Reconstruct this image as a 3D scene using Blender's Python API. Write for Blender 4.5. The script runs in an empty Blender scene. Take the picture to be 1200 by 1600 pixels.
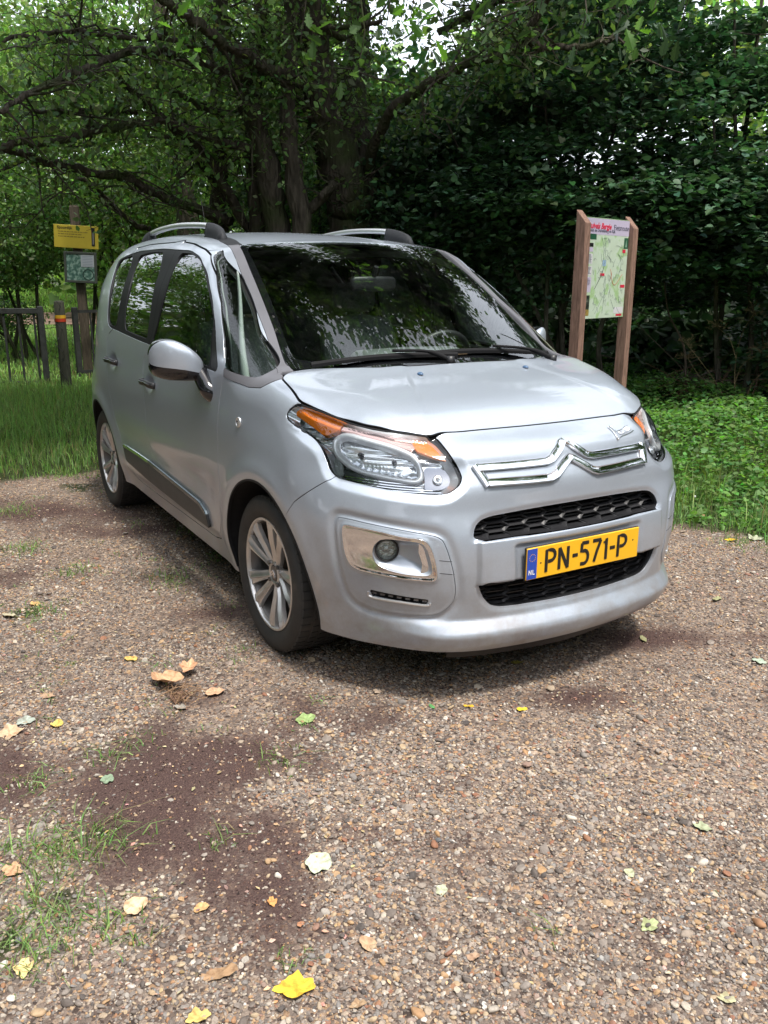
import bpy, math, random
import numpy as np
from mathutils import Vector, Matrix, Euler

random.seed(7)
rng = np.random.default_rng(7)
scene = bpy.context.scene
COL = scene.collection
RAD = math.radians

# ---------------------------------------------------------------- camera, sky, sun, exposure
CAM = np.array([2.931, -2.0508, 1.4298])
YAW, PITCH, ROLL = RAD(59.2442), RAD(-15.4639), RAD(-0.1851)
_cx, _sx, _cy, _sy, _cz, _sz = math.cos(PITCH), math.sin(PITCH), math.cos(ROLL), math.sin(ROLL), math.cos(YAW), math.sin(YAW)
CR = (np.array([[_cz, -_sz, 0], [_sz, _cz, 0], [0, 0, 1]]) @ np.array([[1, 0, 0], [0, _cx, -_sx], [0, _sx, _cx]])
      @ np.array([[_cy, 0, _sy], [0, 1, 0], [-_sy, 0, _cy]]))
cd = bpy.data.cameras.new('camera')
cam = bpy.data.objects.new('camera', cd)
COL.objects.link(cam)
M4 = np.eye(4)
M4[:3, 0] = CR[:, 0]; M4[:3, 1] = CR[:, 2]; M4[:3, 2] = -CR[:, 1]; M4[:3, 3] = CAM
cam.matrix_world = Matrix(M4.tolist())
cd.sensor_fit = 'VERTICAL'; cd.sensor_height = 24.0; cd.lens = 24.0 * 1333.46 / 1600.0
cd.clip_start = 0.05; cd.clip_end = 500
scene.camera = cam

SUN_EL, SUN_AZ = RAD(67), RAD(8)          # azimuth: direction towards the sun measured from +X to +Y
world = bpy.data.worlds.new('World'); scene.world = world; world.use_nodes = True
wn = world.node_tree.nodes; wl = world.node_tree.links
bg = wn['Background']
sky = wn.new('ShaderNodeTexSky'); sky.sky_type = 'NISHITA'; sky.sun_disc = False
sky.sun_elevation = SUN_EL; sky.sun_rotation = math.pi / 2 - SUN_AZ
sky.air_density = 1.0; sky.dust_density = 4.0; sky.ozone_density = 1.0
# thin bright overcast over the clear sky
wmix = wn.new('ShaderNodeMix'); wmix.data_type = 'RGBA'; wmix.inputs[0].default_value = 0.6
wl.new(sky.outputs[0], wmix.inputs[6]); wmix.inputs[7].default_value = (13.0, 13.6, 14.6, 1)
wl.new(wmix.outputs[2], bg.inputs[0]); bg.inputs[1].default_value = 0.15
sd = bpy.data.lights.new('sun', 'SUN'); sd.energy = 3.4; sd.angle = RAD(10); sd.color = (1.0, 0.95, 0.87)
sun = bpy.data.objects.new('sun', sd); COL.objects.link(sun)
sdir = Vector((math.cos(SUN_EL) * math.cos(SUN_AZ), math.cos(SUN_EL) * math.sin(SUN_AZ), math.sin(SUN_EL)))
sun.rotation_euler = sdir.to_track_quat('Z', 'Y').to_euler()
scene.view_settings.view_transform = 'Standard'; scene.view_settings.look = 'None'
scene.view_settings.exposure = 0.38; scene.view_settings.gamma = 1.0
scene.render.engine = 'CYCLES'
scene.cycles.max_bounces = 7; scene.cycles.diffuse_bounces = 3; scene.cycles.glossy_bounces = 4
scene.cycles.transmission_bounces = 5; scene.cycles.transparent_max_bounces = 10
scene.cycles.use_denoising = True; scene.cycles.sample_clamp_indirect = 6.0
scene.cycles.caustics_reflective = False; scene.cycles.caustics_refractive = False

# ---------------------------------------------------------------- helpers
FH = np.array([-math.sin(YAW), math.cos(YAW), 0.0]); RH = np.array([math.cos(YAW), math.sin(YAW), 0.0])

def at(D, R, z=0.0):
    """ground coordinates: D metres ahead of the photographer, R metres to the right"""
    p = CAM + D * FH + R * RH
    return np.array([p[0], p[1], z])

def place(u, v, D):
    """position in the place for a point seen at (u, v) in the survey photograph and D metres ahead"""
    d = CR @ np.array([(u - 600) / 1333.46, 1, -(v - 800) / 1333.46])
    return CAM + d * (D / (d @ FH))

def ground(u, v, z=0.0):
    d = CR @ np.array([(u - 600) / 1333.46, 1, -(v - 800) / 1333.46])
    return CAM + d * ((z - CAM[2]) / d[2])

def thing(name, label, cat, loc=(0, 0, 0), rotz=0.0, group=None, kind=None):
    o = bpy.data.objects.new(name, None); COL.objects.link(o)
    o.empty_display_size = 0.2
    o.location = loc; o.rotation_euler = (0, 0, rotz)
    return tag(o, label, cat, group, kind)

def tag(o, label=None, cat=None, group=None, kind=None):
    if label: o['label'] = label
    if cat: o['category'] = cat
    if group: o['group'] = group
    if kind: o['kind'] = kind
    return o

def mesh_data(name, V, F, mats, smooth=False, N=None, mi=None, colors=None):
    me = bpy.data.meshes.new(name)
    V = np.asarray(V, float)
    if isinstance(F, np.ndarray):
        k = F.shape[1]; nf = len(F)
        me.vertices.add(len(V)); me.vertices.foreach_set('co', V.ravel())
        me.loops.add(nf * k); me.loops.foreach_set('vertex_index', F.ravel().astype(np.int32))
        me.polygons.add(nf); me.polygons.foreach_set('loop_start', (np.arange(nf) * k).astype(np.int32))
        me.polygons.foreach_set('loop_total', np.full(nf, k, np.int32))
        me.update(calc_edges=True)
    else:
        me.from_pydata([tuple(v) for v in V], [], [list(map(int, f)) for f in F]); me.update()
    if not isinstance(mats, (list, tuple)): mats = [mats]
    for m in mats: me.materials.append(m)
    if mi is not None: me.polygons.foreach_set('material_index', np.asarray(mi, np.int32))
    if smooth: me.polygons.foreach_set('use_smooth', np.ones(len(me.polygons), bool))
    if colors is not None:
        ca = me.color_attributes.new('tint', 'FLOAT_COLOR', 'POINT')
        ca.data.foreach_set('color', np.asarray(colors, np.float32).ravel())
    if N is not None:
        me.polygons.foreach_set('use_smooth', np.ones(len(me.polygons), bool))
        me.normals_split_custom_set_from_vertices([tuple(n) for n in N])
    return me

def obj(name, V, F, mats, parent=None, **kw):
    o = bpy.data.objects.new(name, mesh_data(name, V, F, mats, **kw)); COL.objects.link(o)
    if parent is not None: o.parent = parent
    return o

def link_copy(name, me, parent=None, loc=None, rot=None, scale=None):
    o = bpy.data.objects.new(name, me); COL.objects.link(o)
    if parent is not None: o.parent = parent
    if loc is not None: o.location = loc
    if rot is not None: o.rotation_euler = rot
    if scale is not None: o.scale = scale
    return o

class MB:
    """collects polygons"""
    def __init__(s): s.V = []; s.F = []; s.n = 0
    def add(s, V, F):
        V = np.asarray(V, float); s.V.append(V)
        for f in F: s.F.append([int(i) + s.n for i in f])
        s.n += len(V); return s
    def box(s, c, d, R=None, bev=0.0):
        d = np.asarray(d, float) / 2
        if bev > 0:
            V = []; F = []
            b = min(bev, d.min() * .95)
            idx = {}
            for sx in (-1, 1):
                for sy in (-1, 1):
                    for sz in (-1, 1):
                        for ax in range(3):
                            p = np.array([sx, sy, sz]) * (d - b); p[ax] = (sx, sy, sz)[ax] * d[ax]
                            idx[sx, sy, sz, ax] = len(V); V.append(p)
            for ax in range(3):
                o1, o2 = [a for a in range(3) if a != ax]
                for sg in (-1, 1):
                    q = []
                    for a, b2 in ((-1, -1), (1, -1), (1, 1), (-1, 1)):
                        k = [0, 0, 0]; k[ax] = sg; k[o1] = a; k[o2] = b2; q.append(idx[k[0], k[1], k[2], ax])
                    if (sg > 0) == (ax == 1): q = q[::-1]
                    F.append(q)
                # edge bevels along ax
                for a in (-1, 1):
                    for b2 in (-1, 1):
                        q = []
                        for e, axx in ((-1, o1), (1, o1), (1, o2), (-1, o2)):
                            k = [0, 0, 0]; k[ax] = e; k[o1] = a; k[o2] = b2; q.append(idx[k[0], k[1], k[2], axx])
                        if (a * b2 > 0) != (ax == 1): q = q[::-1]
                        F.append(q)
            for sx in (-1, 1):
                for sy in (-1, 1):
                    for sz in (-1, 1):
                        q = [idx[sx, sy, sz, a] for a in range(3)]
                        if sx * sy * sz < 0: q = q[::-1]
                        F.append(q)
            V = np.array(V)
        else:
            V = np.array([[x, y, z] for x in (-1, 1) for y in (-1, 1) for z in (-1, 1)]) * d
            F = [(0, 1, 3, 2), (4, 6, 7, 5), (0, 4, 5, 1), (2, 3, 7, 6), (0, 2, 6, 4), (1, 5, 7, 3)]
        if R is not None: V = V @ np.asarray(R).T
        return s.add(V + np.asarray(c, float), F)
    def sweep(s, P, prof, up=(0, 0, 1), closed=False, cap=True, scale=None, upv=None):
        """sweep a 2D profile [(a,b)] (a sideways, b along up) along the polyline P"""
        P = np.asarray(P, float); n = len(P); prof = np.asarray(prof, float); k = len(prof)
        if closed: T = np.roll(P, -1, 0) - np.roll(P, 1, 0)
        else: T = np.gradient(P, axis=0)
        T /= np.linalg.norm(T, axis=1)[:, None] + 1e-12
        U = np.tile(np.asarray(up, float), (n, 1)) if upv is None else np.asarray(upv, float)
        S = np.cross(T, U); S /= np.linalg.norm(S, axis=1)[:, None] + 1e-12
        U = np.cross(S, T)
        sc = np.ones(n) if scale is None else np.asarray(scale, float)
        V = (P[:, None, :] + S[:, None, :] * prof[None, :, 0, None] * sc[:, None, None] + U[:, None, :] * prof[None, :, 1, None] * sc[:, None, None]).reshape(-1, 3)
        F = []
        for i in range(n if closed else n - 1):
            j = (i + 1) % n
            for a in range(k):
                b = (a + 1) % k
                F.append((i * k + a, i * k + b, j * k + b, j * k + a))
        if cap and not closed:
            F.append(list(range(k))[::-1]); F.append([(n - 1) * k + a for a in range(k)])
        return s.add(V, F)
    def tube(s, P, r, sides=8, closed=False, up=None):
        P = np.asarray(P, float)
        if up is None:
            d = P[-1] - P[0]; up = (0, 0, 1) if abs(d[2]) < .8 * np.linalg.norm(d) + 1e-9 else (1, 0, 0)
        a = np.linspace(0, 2 * np.pi, sides, endpoint=False)
        r = np.broadcast_to(np.asarray(r, float), (len(P),))
        return s.sweep(P, np.stack([np.cos(a), np.sin(a)], 1), up, closed, True, r)
    def lathe(s, prof, origin=(0, 0, 0), axis=1, n=48, flip=False):
        """revolve [(radius, along)] about a horizontal/vertical axis through origin"""
        prof = np.asarray(prof, float); k = len(prof); a = np.linspace(0, 2 * np.pi, n, endpoint=False)
        c, si = np.cos(a), np.sin(a)
        V = np.zeros((n, k, 3))
        o1, o2 = [(1, 2), (2, 0), (0, 1)][axis]
        V[:, :, o1] = c[:, None] * prof[None, :, 0]; V[:, :, o2] = si[:, None] * prof[None, :, 0]; V[:, :, axis] = prof[None, :, 1]
        F = []
        for i in range(n):
            j = (i + 1) % n
            for b in range(k - 1):
                q = (i * k + b, j * k + b, j * k + b + 1, i * k + b + 1)
                F.append(q[::-1] if flip else q)
        return s.add(V.reshape(-1, 3) + np.asarray(origin, float), F)
    def build(s, name, mat, parent=None, smooth=False, angle=None):
        V = np.concatenate(s.V)
        o = obj(name, V, s.F, mat, parent, smooth=smooth)
        if angle is not None: sharp(o, angle)
        return o

def sharp(o, deg=35):
    me = o.data
    me.polygons.foreach_set('use_smooth', np.ones(len(me.polygons), bool))
    me.set_sharp_from_angle(angle=RAD(deg))

def smooth_line(P, n=6, closed=False):
    """Catmull-Rom subdivision of a polyline"""
    P = np.asarray(P, float); m = len(P); out = []
    rngi = range(m if closed else m - 1)
    for i in rngi:
        if closed: p0, p1, p2, p3 = P[(i - 1) % m], P[i], P[(i + 1) % m], P[(i + 2) % m]
        else: p1, p2 = P[i], P[i + 1]; p0 = P[i - 1] if i else 2 * p1 - p2; p3 = P[i + 2] if i + 2 < m else 2 * p2 - p1
        for t in np.arange(n) / n:
            out.append(.5 * ((2 * p1) + (-p0 + p2) * t + (2 * p0 - 5 * p1 + 4 * p2 - p3) * t * t + (-p0 + 3 * p1 - 3 * p2 + p3) * t ** 3))
    if not closed: out.append(P[-1])
    return np.array(out)

def round_poly(P, r=.03, it=2):
    """corner cutting, at most r from each corner"""
    P = np.asarray(P, float)
    for _ in range(it):
        Q = []
        n = len(P)
        for i in range(n):
            a, b, c = P[i - 1], P[i], P[(i + 1) % n]
            la, lc = np.linalg.norm(a - b), np.linalg.norm(c - b)
            ca, cc = min(.3 * la, r), min(.3 * lc, r)
            Q.append(b + (a - b) / max(la, 1e-9) * ca); Q.append(b + (c - b) / max(lc, 1e-9) * cc)
        P = np.array(Q); r *= .4
    return P

# ---------------------------------------------------------------- materials
def material(name):
    m = bpy.data.materials.new(name); m.use_nodes = True
    nt = m.node_tree; return m, nt.nodes, nt.links, nt.nodes['Principled BSDF']

def simple(name, col, rough=.5, metal=0.0, coat=0.0, noise=0.0, nscale=20.0, bump=0.0, bscale=200.0, spec=.5, emis=None):
    m, n, l, b = material(name)
    b.inputs['Base Color'].default_value = (*col, 1); b.inputs['Roughness'].default_value = rough
    b.inputs['Metallic'].default_value = metal; b.inputs['Coat Weight'].default_value = coat
    b.inputs['Specular IOR Level'].default_value = spec
    b.inputs['Coat Roughness'].default_value = .03
    if noise or bump:
        tc = n.new('ShaderNodeTexCoord')
    if noise:
        t = n.new('ShaderNodeTexNoise'); t.inputs['Scale'].default_value = nscale; t.inputs['Detail'].default_value = 6
        l.new(tc.outputs['Object'], t.inputs['Vector'])
        mp = n.new('ShaderNodeMapRange'); mp.inputs[1].default_value = .3; mp.inputs[2].default_value = .7
        mp.inputs[3].default_value = 1 - noise; mp.inputs[4].default_value = 1 + noise
        l.new(t.outputs[0], mp.inputs[0])
        mx = n.new('ShaderNodeMix'); mx.data_type = 'RGBA'; mx.blend_type = 'MULTIPLY'; mx.inputs[0].default_value = 1
        mx.inputs[6].default_value = (*col, 1); l.new(mp.outputs[0], mx.inputs[7]); l.new(mx.outputs[2], b.inputs['Base Color'])
    if bump:
        t2 = n.new('ShaderNodeTexNoise'); t2.inputs['Scale'].default_value = bscale; t2.inputs['Detail'].default_value = 4
        l.new(tc.outputs['Object'], t2.inputs['Vector'])
        bp = n.new('ShaderNodeBump'); bp.inputs['Strength'].default_value = bump; bp.inputs['Distance'].default_value = .01
        l.new(t2.outputs[0], bp.inputs['Height']); l.new(bp.outputs[0], b.inputs['Normal'])
    return m

def ramp(n, stops, interp='LINEAR'):
    r = n.new('ShaderNodeValToRGB'); r.color_ramp.interpolation = interp
    e = r.color_ramp.elements
    while len(e) < len(stops): e.new(.5)
    for i, (p, c) in enumerate(stops):
        e[i].position = p; e[i].color = (*c, 1) if len(c) == 3 else c
    return r

def paint_mat():
    m, n, l, b = material('silver_paint')
    tc = n.new('ShaderNodeTexCoord')
    # metal flake
    v = n.new('ShaderNodeTexVoronoi'); v.inputs['Scale'].default_value = 1400
    l.new(tc.outputs['Object'], v.inputs['Vector'])
    r = ramp(n, [(0, (.365, .415, .485)), (1, (.475, .525, .595))])
    sp = n.new('ShaderNodeSeparateColor'); l.new(v.outputs['Color'], sp.inputs[0]); l.new(sp.outputs[0], r.inputs[0])
    # road grime low on the body
    sx = n.new('ShaderNodeSeparateXYZ'); l.new(tc.outputs['Object'], sx.inputs[0])
    mr = n.new('ShaderNodeMapRange'); mr.inputs[1].default_value = .62; mr.inputs[2].default_value = .2; mr.inputs[3].default_value = 0; mr.inputs[4].default_value = .75
    l.new(sx.outputs[2], mr.inputs[0])
    t = n.new('ShaderNodeTexNoise'); t.inputs['Scale'].default_value = 9; t.inputs['Detail'].default_value = 8; t.inputs['Roughness'].default_value = .7
    l.new(tc.outputs['Object'], t.inputs['Vector'])
    r2 = ramp(n, [(.35, (0, 0, 0)), (.75, (1, 1, 1))]); l.new(t.outputs[0], r2.inputs[0])
    mu = n.new('ShaderNodeMath'); mu.operation = 'MULTIPLY'; l.new(mr.outputs[0], mu.inputs[0]); l.new(r2.outputs[0], mu.inputs[1])
    ad = n.new('ShaderNodeMath'); ad.operation = 'MULTIPLY_ADD'; l.new(r2.outputs[0], ad.inputs[0]); ad.inputs[1].default_value = .09; l.new(mu.outputs[0], ad.inputs[2])
    mx = n.new('ShaderNodeMix'); mx.data_type = 'RGBA'; l.new(ad.outputs[0], mx.inputs[0]); l.new(r.outputs[0], mx.inputs[6]); mx.inputs[7].default_value = (.24, .19, .15, 1)
    l.new(mx.outputs[2], b.inputs['Base Color'])
    b.inputs['Metallic'].default_value = .45; b.inputs['Roughness'].default_value = .38
    b.inputs['Coat IOR'].default_value = 1.65; b.inputs['Coat Weight'].default_value = .85; b.inputs['Coat Roughness'].default_value = .05
    mr2 = n.new('ShaderNodeMapRange'); mr2.inputs[1].default_value = 0; mr2.inputs[2].default_value = .5; mr2.inputs[3].default_value = .85; mr2.inputs[4].default_value = .2
    l.new(ad.outputs[0], mr2.inputs[0]); l.new(mr2.outputs[0], b.inputs['Coat Weight'])
    # faint orange peel
    t3 = n.new('ShaderNodeTexNoise'); t3.inputs['Scale'].default_value = 160; l.new(tc.outputs['Object'], t3.inputs['Vector'])
    bp = n.new('ShaderNodeBump'); bp.inputs['Strength'].default_value = .02; bp.inputs['Distance'].default_value = .002
    l.new(t3.outputs[0], bp.inputs['Height']); l.new(bp.outputs[0], b.inputs['Coat Normal'])
    return m

def glass_mat(name, tint=(.88, .95, .92), refl=1.0, ior=1.5, smear=0.0):
    m, n, l, b = material(name)
    n.remove(b)
    out = n['Material Output']
    tr = n.new('ShaderNodeBsdfTransparent'); tr.inputs[0].default_value = (*tint, 1)
    gl = n.new('ShaderNodeBsdfGlossy'); gl.inputs['Roughness'].default_value = .004
    fr = n.new('ShaderNodeFresnel'); fr.inputs[0].default_value = ior
    # two faces of a pane reflect, so about twice the single-face Fresnel
    mu = n.new('ShaderNodeMath'); mu.operation = 'MULTIPLY'; mu.inputs[1].default_value = 1.6 * refl; mu.use_clamp = True
    l.new(fr.outputs[0], mu.inputs[0])
    ms = n.new('ShaderNodeMixShader'); l.new(mu.outputs[0], ms.inputs[0]); l.new(tr.outputs[0], ms.inputs[1]); l.new(gl.outputs[0], ms.inputs[2])
    last = ms
    if smear:
        df = n.new('ShaderNodeBsdfDiffuse'); df.inputs[0].default_value = (.5, .5, .48, 1)
        tc = n.new('ShaderNodeTexCoord'); t = n.new('ShaderNodeTexNoise'); t.inputs['Scale'].default_value = 14; t.inputs['Detail'].default_value = 10; t.inputs['Roughness'].default_value = .75
        l.new(tc.outputs['Object'], t.inputs['Vector'])
        r = ramp(n, [(.45, (0, 0, 0)), (.85, (smear, smear, smear))]); l.new(t.outputs[0], r.inputs[0])
        m2 = n.new('ShaderNodeMixShader'); l.new(r.outputs[0], m2.inputs[0]); l.new(ms.outputs[0], m2.inputs[1]); l.new(df.outputs[0], m2.inputs[2]); last = m2
    l.new(last.outputs[0], out.inputs[0])
    return m

PAINT = paint_mat()
GLASS = glass_mat('windscreen_glass', smear=.012)
SIDEGLASS = glass_mat('side_glass', (.62, .74, .69), smear=.03)
DARKGLASS = glass_mat('privacy_glass', (.30, .36, .34), smear=.03)
LENS = glass_mat('lamp_lens', (.95, .97, .98), refl=.75)
BLACK = simple('black_plastic', (.018, .018, .02), .42, noise=.2)
GLOSSBLACK = simple('gloss_black', (.008, .008, .01), .08, coat=.5)
RUBBER = simple('window_rubber', (.012, .013, .015), .6, spec=.3)
DARK = simple('cavity_dark', (.006, .006, .007), .9)
TRIMGREY = simple('pillar_trim', (.125, .125, .138), .42, noise=.08, nscale=6, spec=.4)
CHROME = simple('chrome', (.82, .83, .85), .07, 1.0)
SATIN = simple('satin_alu', (.74, .75, .76), .32, .8)
ALLOY = simple('alloy_wheel', (.62, .60, .585), .30, .75, noise=.14, nscale=14, coat=.3)
AMBER = simple('amber_lens', (.85, .20, .015), .18, 0, coat=.8, bump=.25, bscale=60)
REFLECTOR = simple('lamp_reflector', (.80, .83, .87), .2, .72)
LAMPDARK = simple('lamp_inner', (.30, .31, .35), .2, .75)
INTERIOR = simple('interior_dark', (.10, .112, .112), .7, noise=.15)
INTLIGHT = simple('interior_pillar_trim', (.30, .34, .32), .8, noise=.05)
SEAT = simple('seat_fabric', (.16, .17, .17), .9, noise=.3, nscale=90)
BROWNCARD = simple('dashboard_display', (.30, .18, .11), .6, noise=.3, nscale=50)
YELLOW = simple('plate_yellow', (.90, .48, .012), .35, noise=.04, nscale=5, coat=.3)
EUBLUE = simple('plate_blue', (.02, .07, .42), .35)
WHITE = simple('white_print', (.8, .8, .8), .4)
INKBLACK = simple('black_print', (.012, .012, .013), .4)
BLUEGREY = simple('washer_jet_blue', (.06, .12, .22), .4)

def tyre_mat():
    m, n, l, b = material('tyre_rubber')
    tc = n.new('ShaderNodeTexCoord'); t = n.new('ShaderNodeTexNoise'); t.inputs['Scale'].default_value = 12; t.inputs['Detail'].default_value = 8
    l.new(tc.outputs['Object'], t.inputs['Vector'])
    r = ramp(n, [(.3, (.020, .020, .020)), (.62, (.036, .034, .032)), (.8, (.08, .065, .055))]); l.new(t.outputs[0], r.inputs[0]); l.new(r.outputs[0], b.inputs['Base Color'])
    b.inputs['Roughness'].default_value = .7
    return m
TYRE = tyre_mat()
SEAM = simple('seam_shadow_gap', (.035, .038, .042), .8)
WIPER = simple('wiper_rubber', (.010, .010, .011), .75, spec=.2)

# ---------------------------------------------------------------- body shape tables and outlines, metres
T = {
    'SZ': ([0.15, 0.25, 0.35, 0.5, 0.65, 0.8, 0.95, 1.05, 1.2, 1.35, 1.5, 1.62, 1.8], [0.784, 0.8038, 0.8291, 0.8452, 0.8547, 0.8488, 0.8277, 0.8153, 0.7896, 0.7521, 0.6784, 0.6268, 0.5089]),
    'SFX': ([-0.6, 0, 0.3, 0.5, 0.7, 0.9], [-0.0095, 0.0004, 0.0119, 0.0364, 0.1162, 0.211]),
    'SFU': ([-0.6, -0.2, 0.1, 0.3, 0.5, 0.7], [-0.0082, -0.0012, 0.0216, 0.0367, 0.0604, 0.1123]),
    'SRX': ([-3.3, -3.0, -2.6, -2.0], [0.1164, 0.0541, -0.0021, -0.0064]),
    'T0': ([-3.3, -3.0, -2.6, -2.0, -1.4, -0.95, -0.8, -0.6, -0.4, -0.2, 0.02, 0.1, 0.184, 0.35, 0.5, 0.62, 0.75], [1.4683, 1.5541, 1.6282, 1.6662, 1.6514, 1.6063, 1.5812, 1.4865, 1.3759, 1.2619, 1.1161, 1.1032, 1.0774, 1.0356, 0.9859, 0.9188, 0.8695]),
    'FZ': ([0.15, 0.21, 0.26, 0.30, 0.33, 0.36, 0.42, 0.5, 0.6, 0.68, 0.76, 0.825, 0.875, 0.92, 1.0], [0.79, 0.828, 0.842, 0.845, 0.845, 0.845, 0.8455, 0.8405, 0.8245, 0.799, 0.783, 0.7449, 0.7195, 0.6546, 0.5057]),
    'FA': ([0.2, 0.35, 0.5, 0.65, 0.8, 0.95], [0.2865, 0.2511, 0.1774, 0.1645, 0.1968, 0.1886]),
    'FB': ([0.2, 0.35, 0.5, 0.65, 0.8, 0.95], [0.4189, 0.4157, 0.396, 0.4043, 0.529, 0.35]),
    'BZ': ([0.15, 0.3, 0.6, 0.9, 1.1, 1.3, 1.5, 1.65], [3.1001, 3.2001, 3.2402, 3.2203, 3.1703, 3.0907, 2.9808, 2.8504]),
    'CR': ([-3.3, -2.0, -1.1, -0.8, -0.1, 0.2, 0.6], [0.1224, 0.0854, 0.1014, 0.0954, 0.0584, 0.0304, 0.0078]),
    'BO': ([-1.6, -1.0, -0.8, -0.1, 0.3, 0.6], [0.0264, 0.1013, 0.2008, 0.2803, 0.0972, 0.0693]),
}
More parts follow.
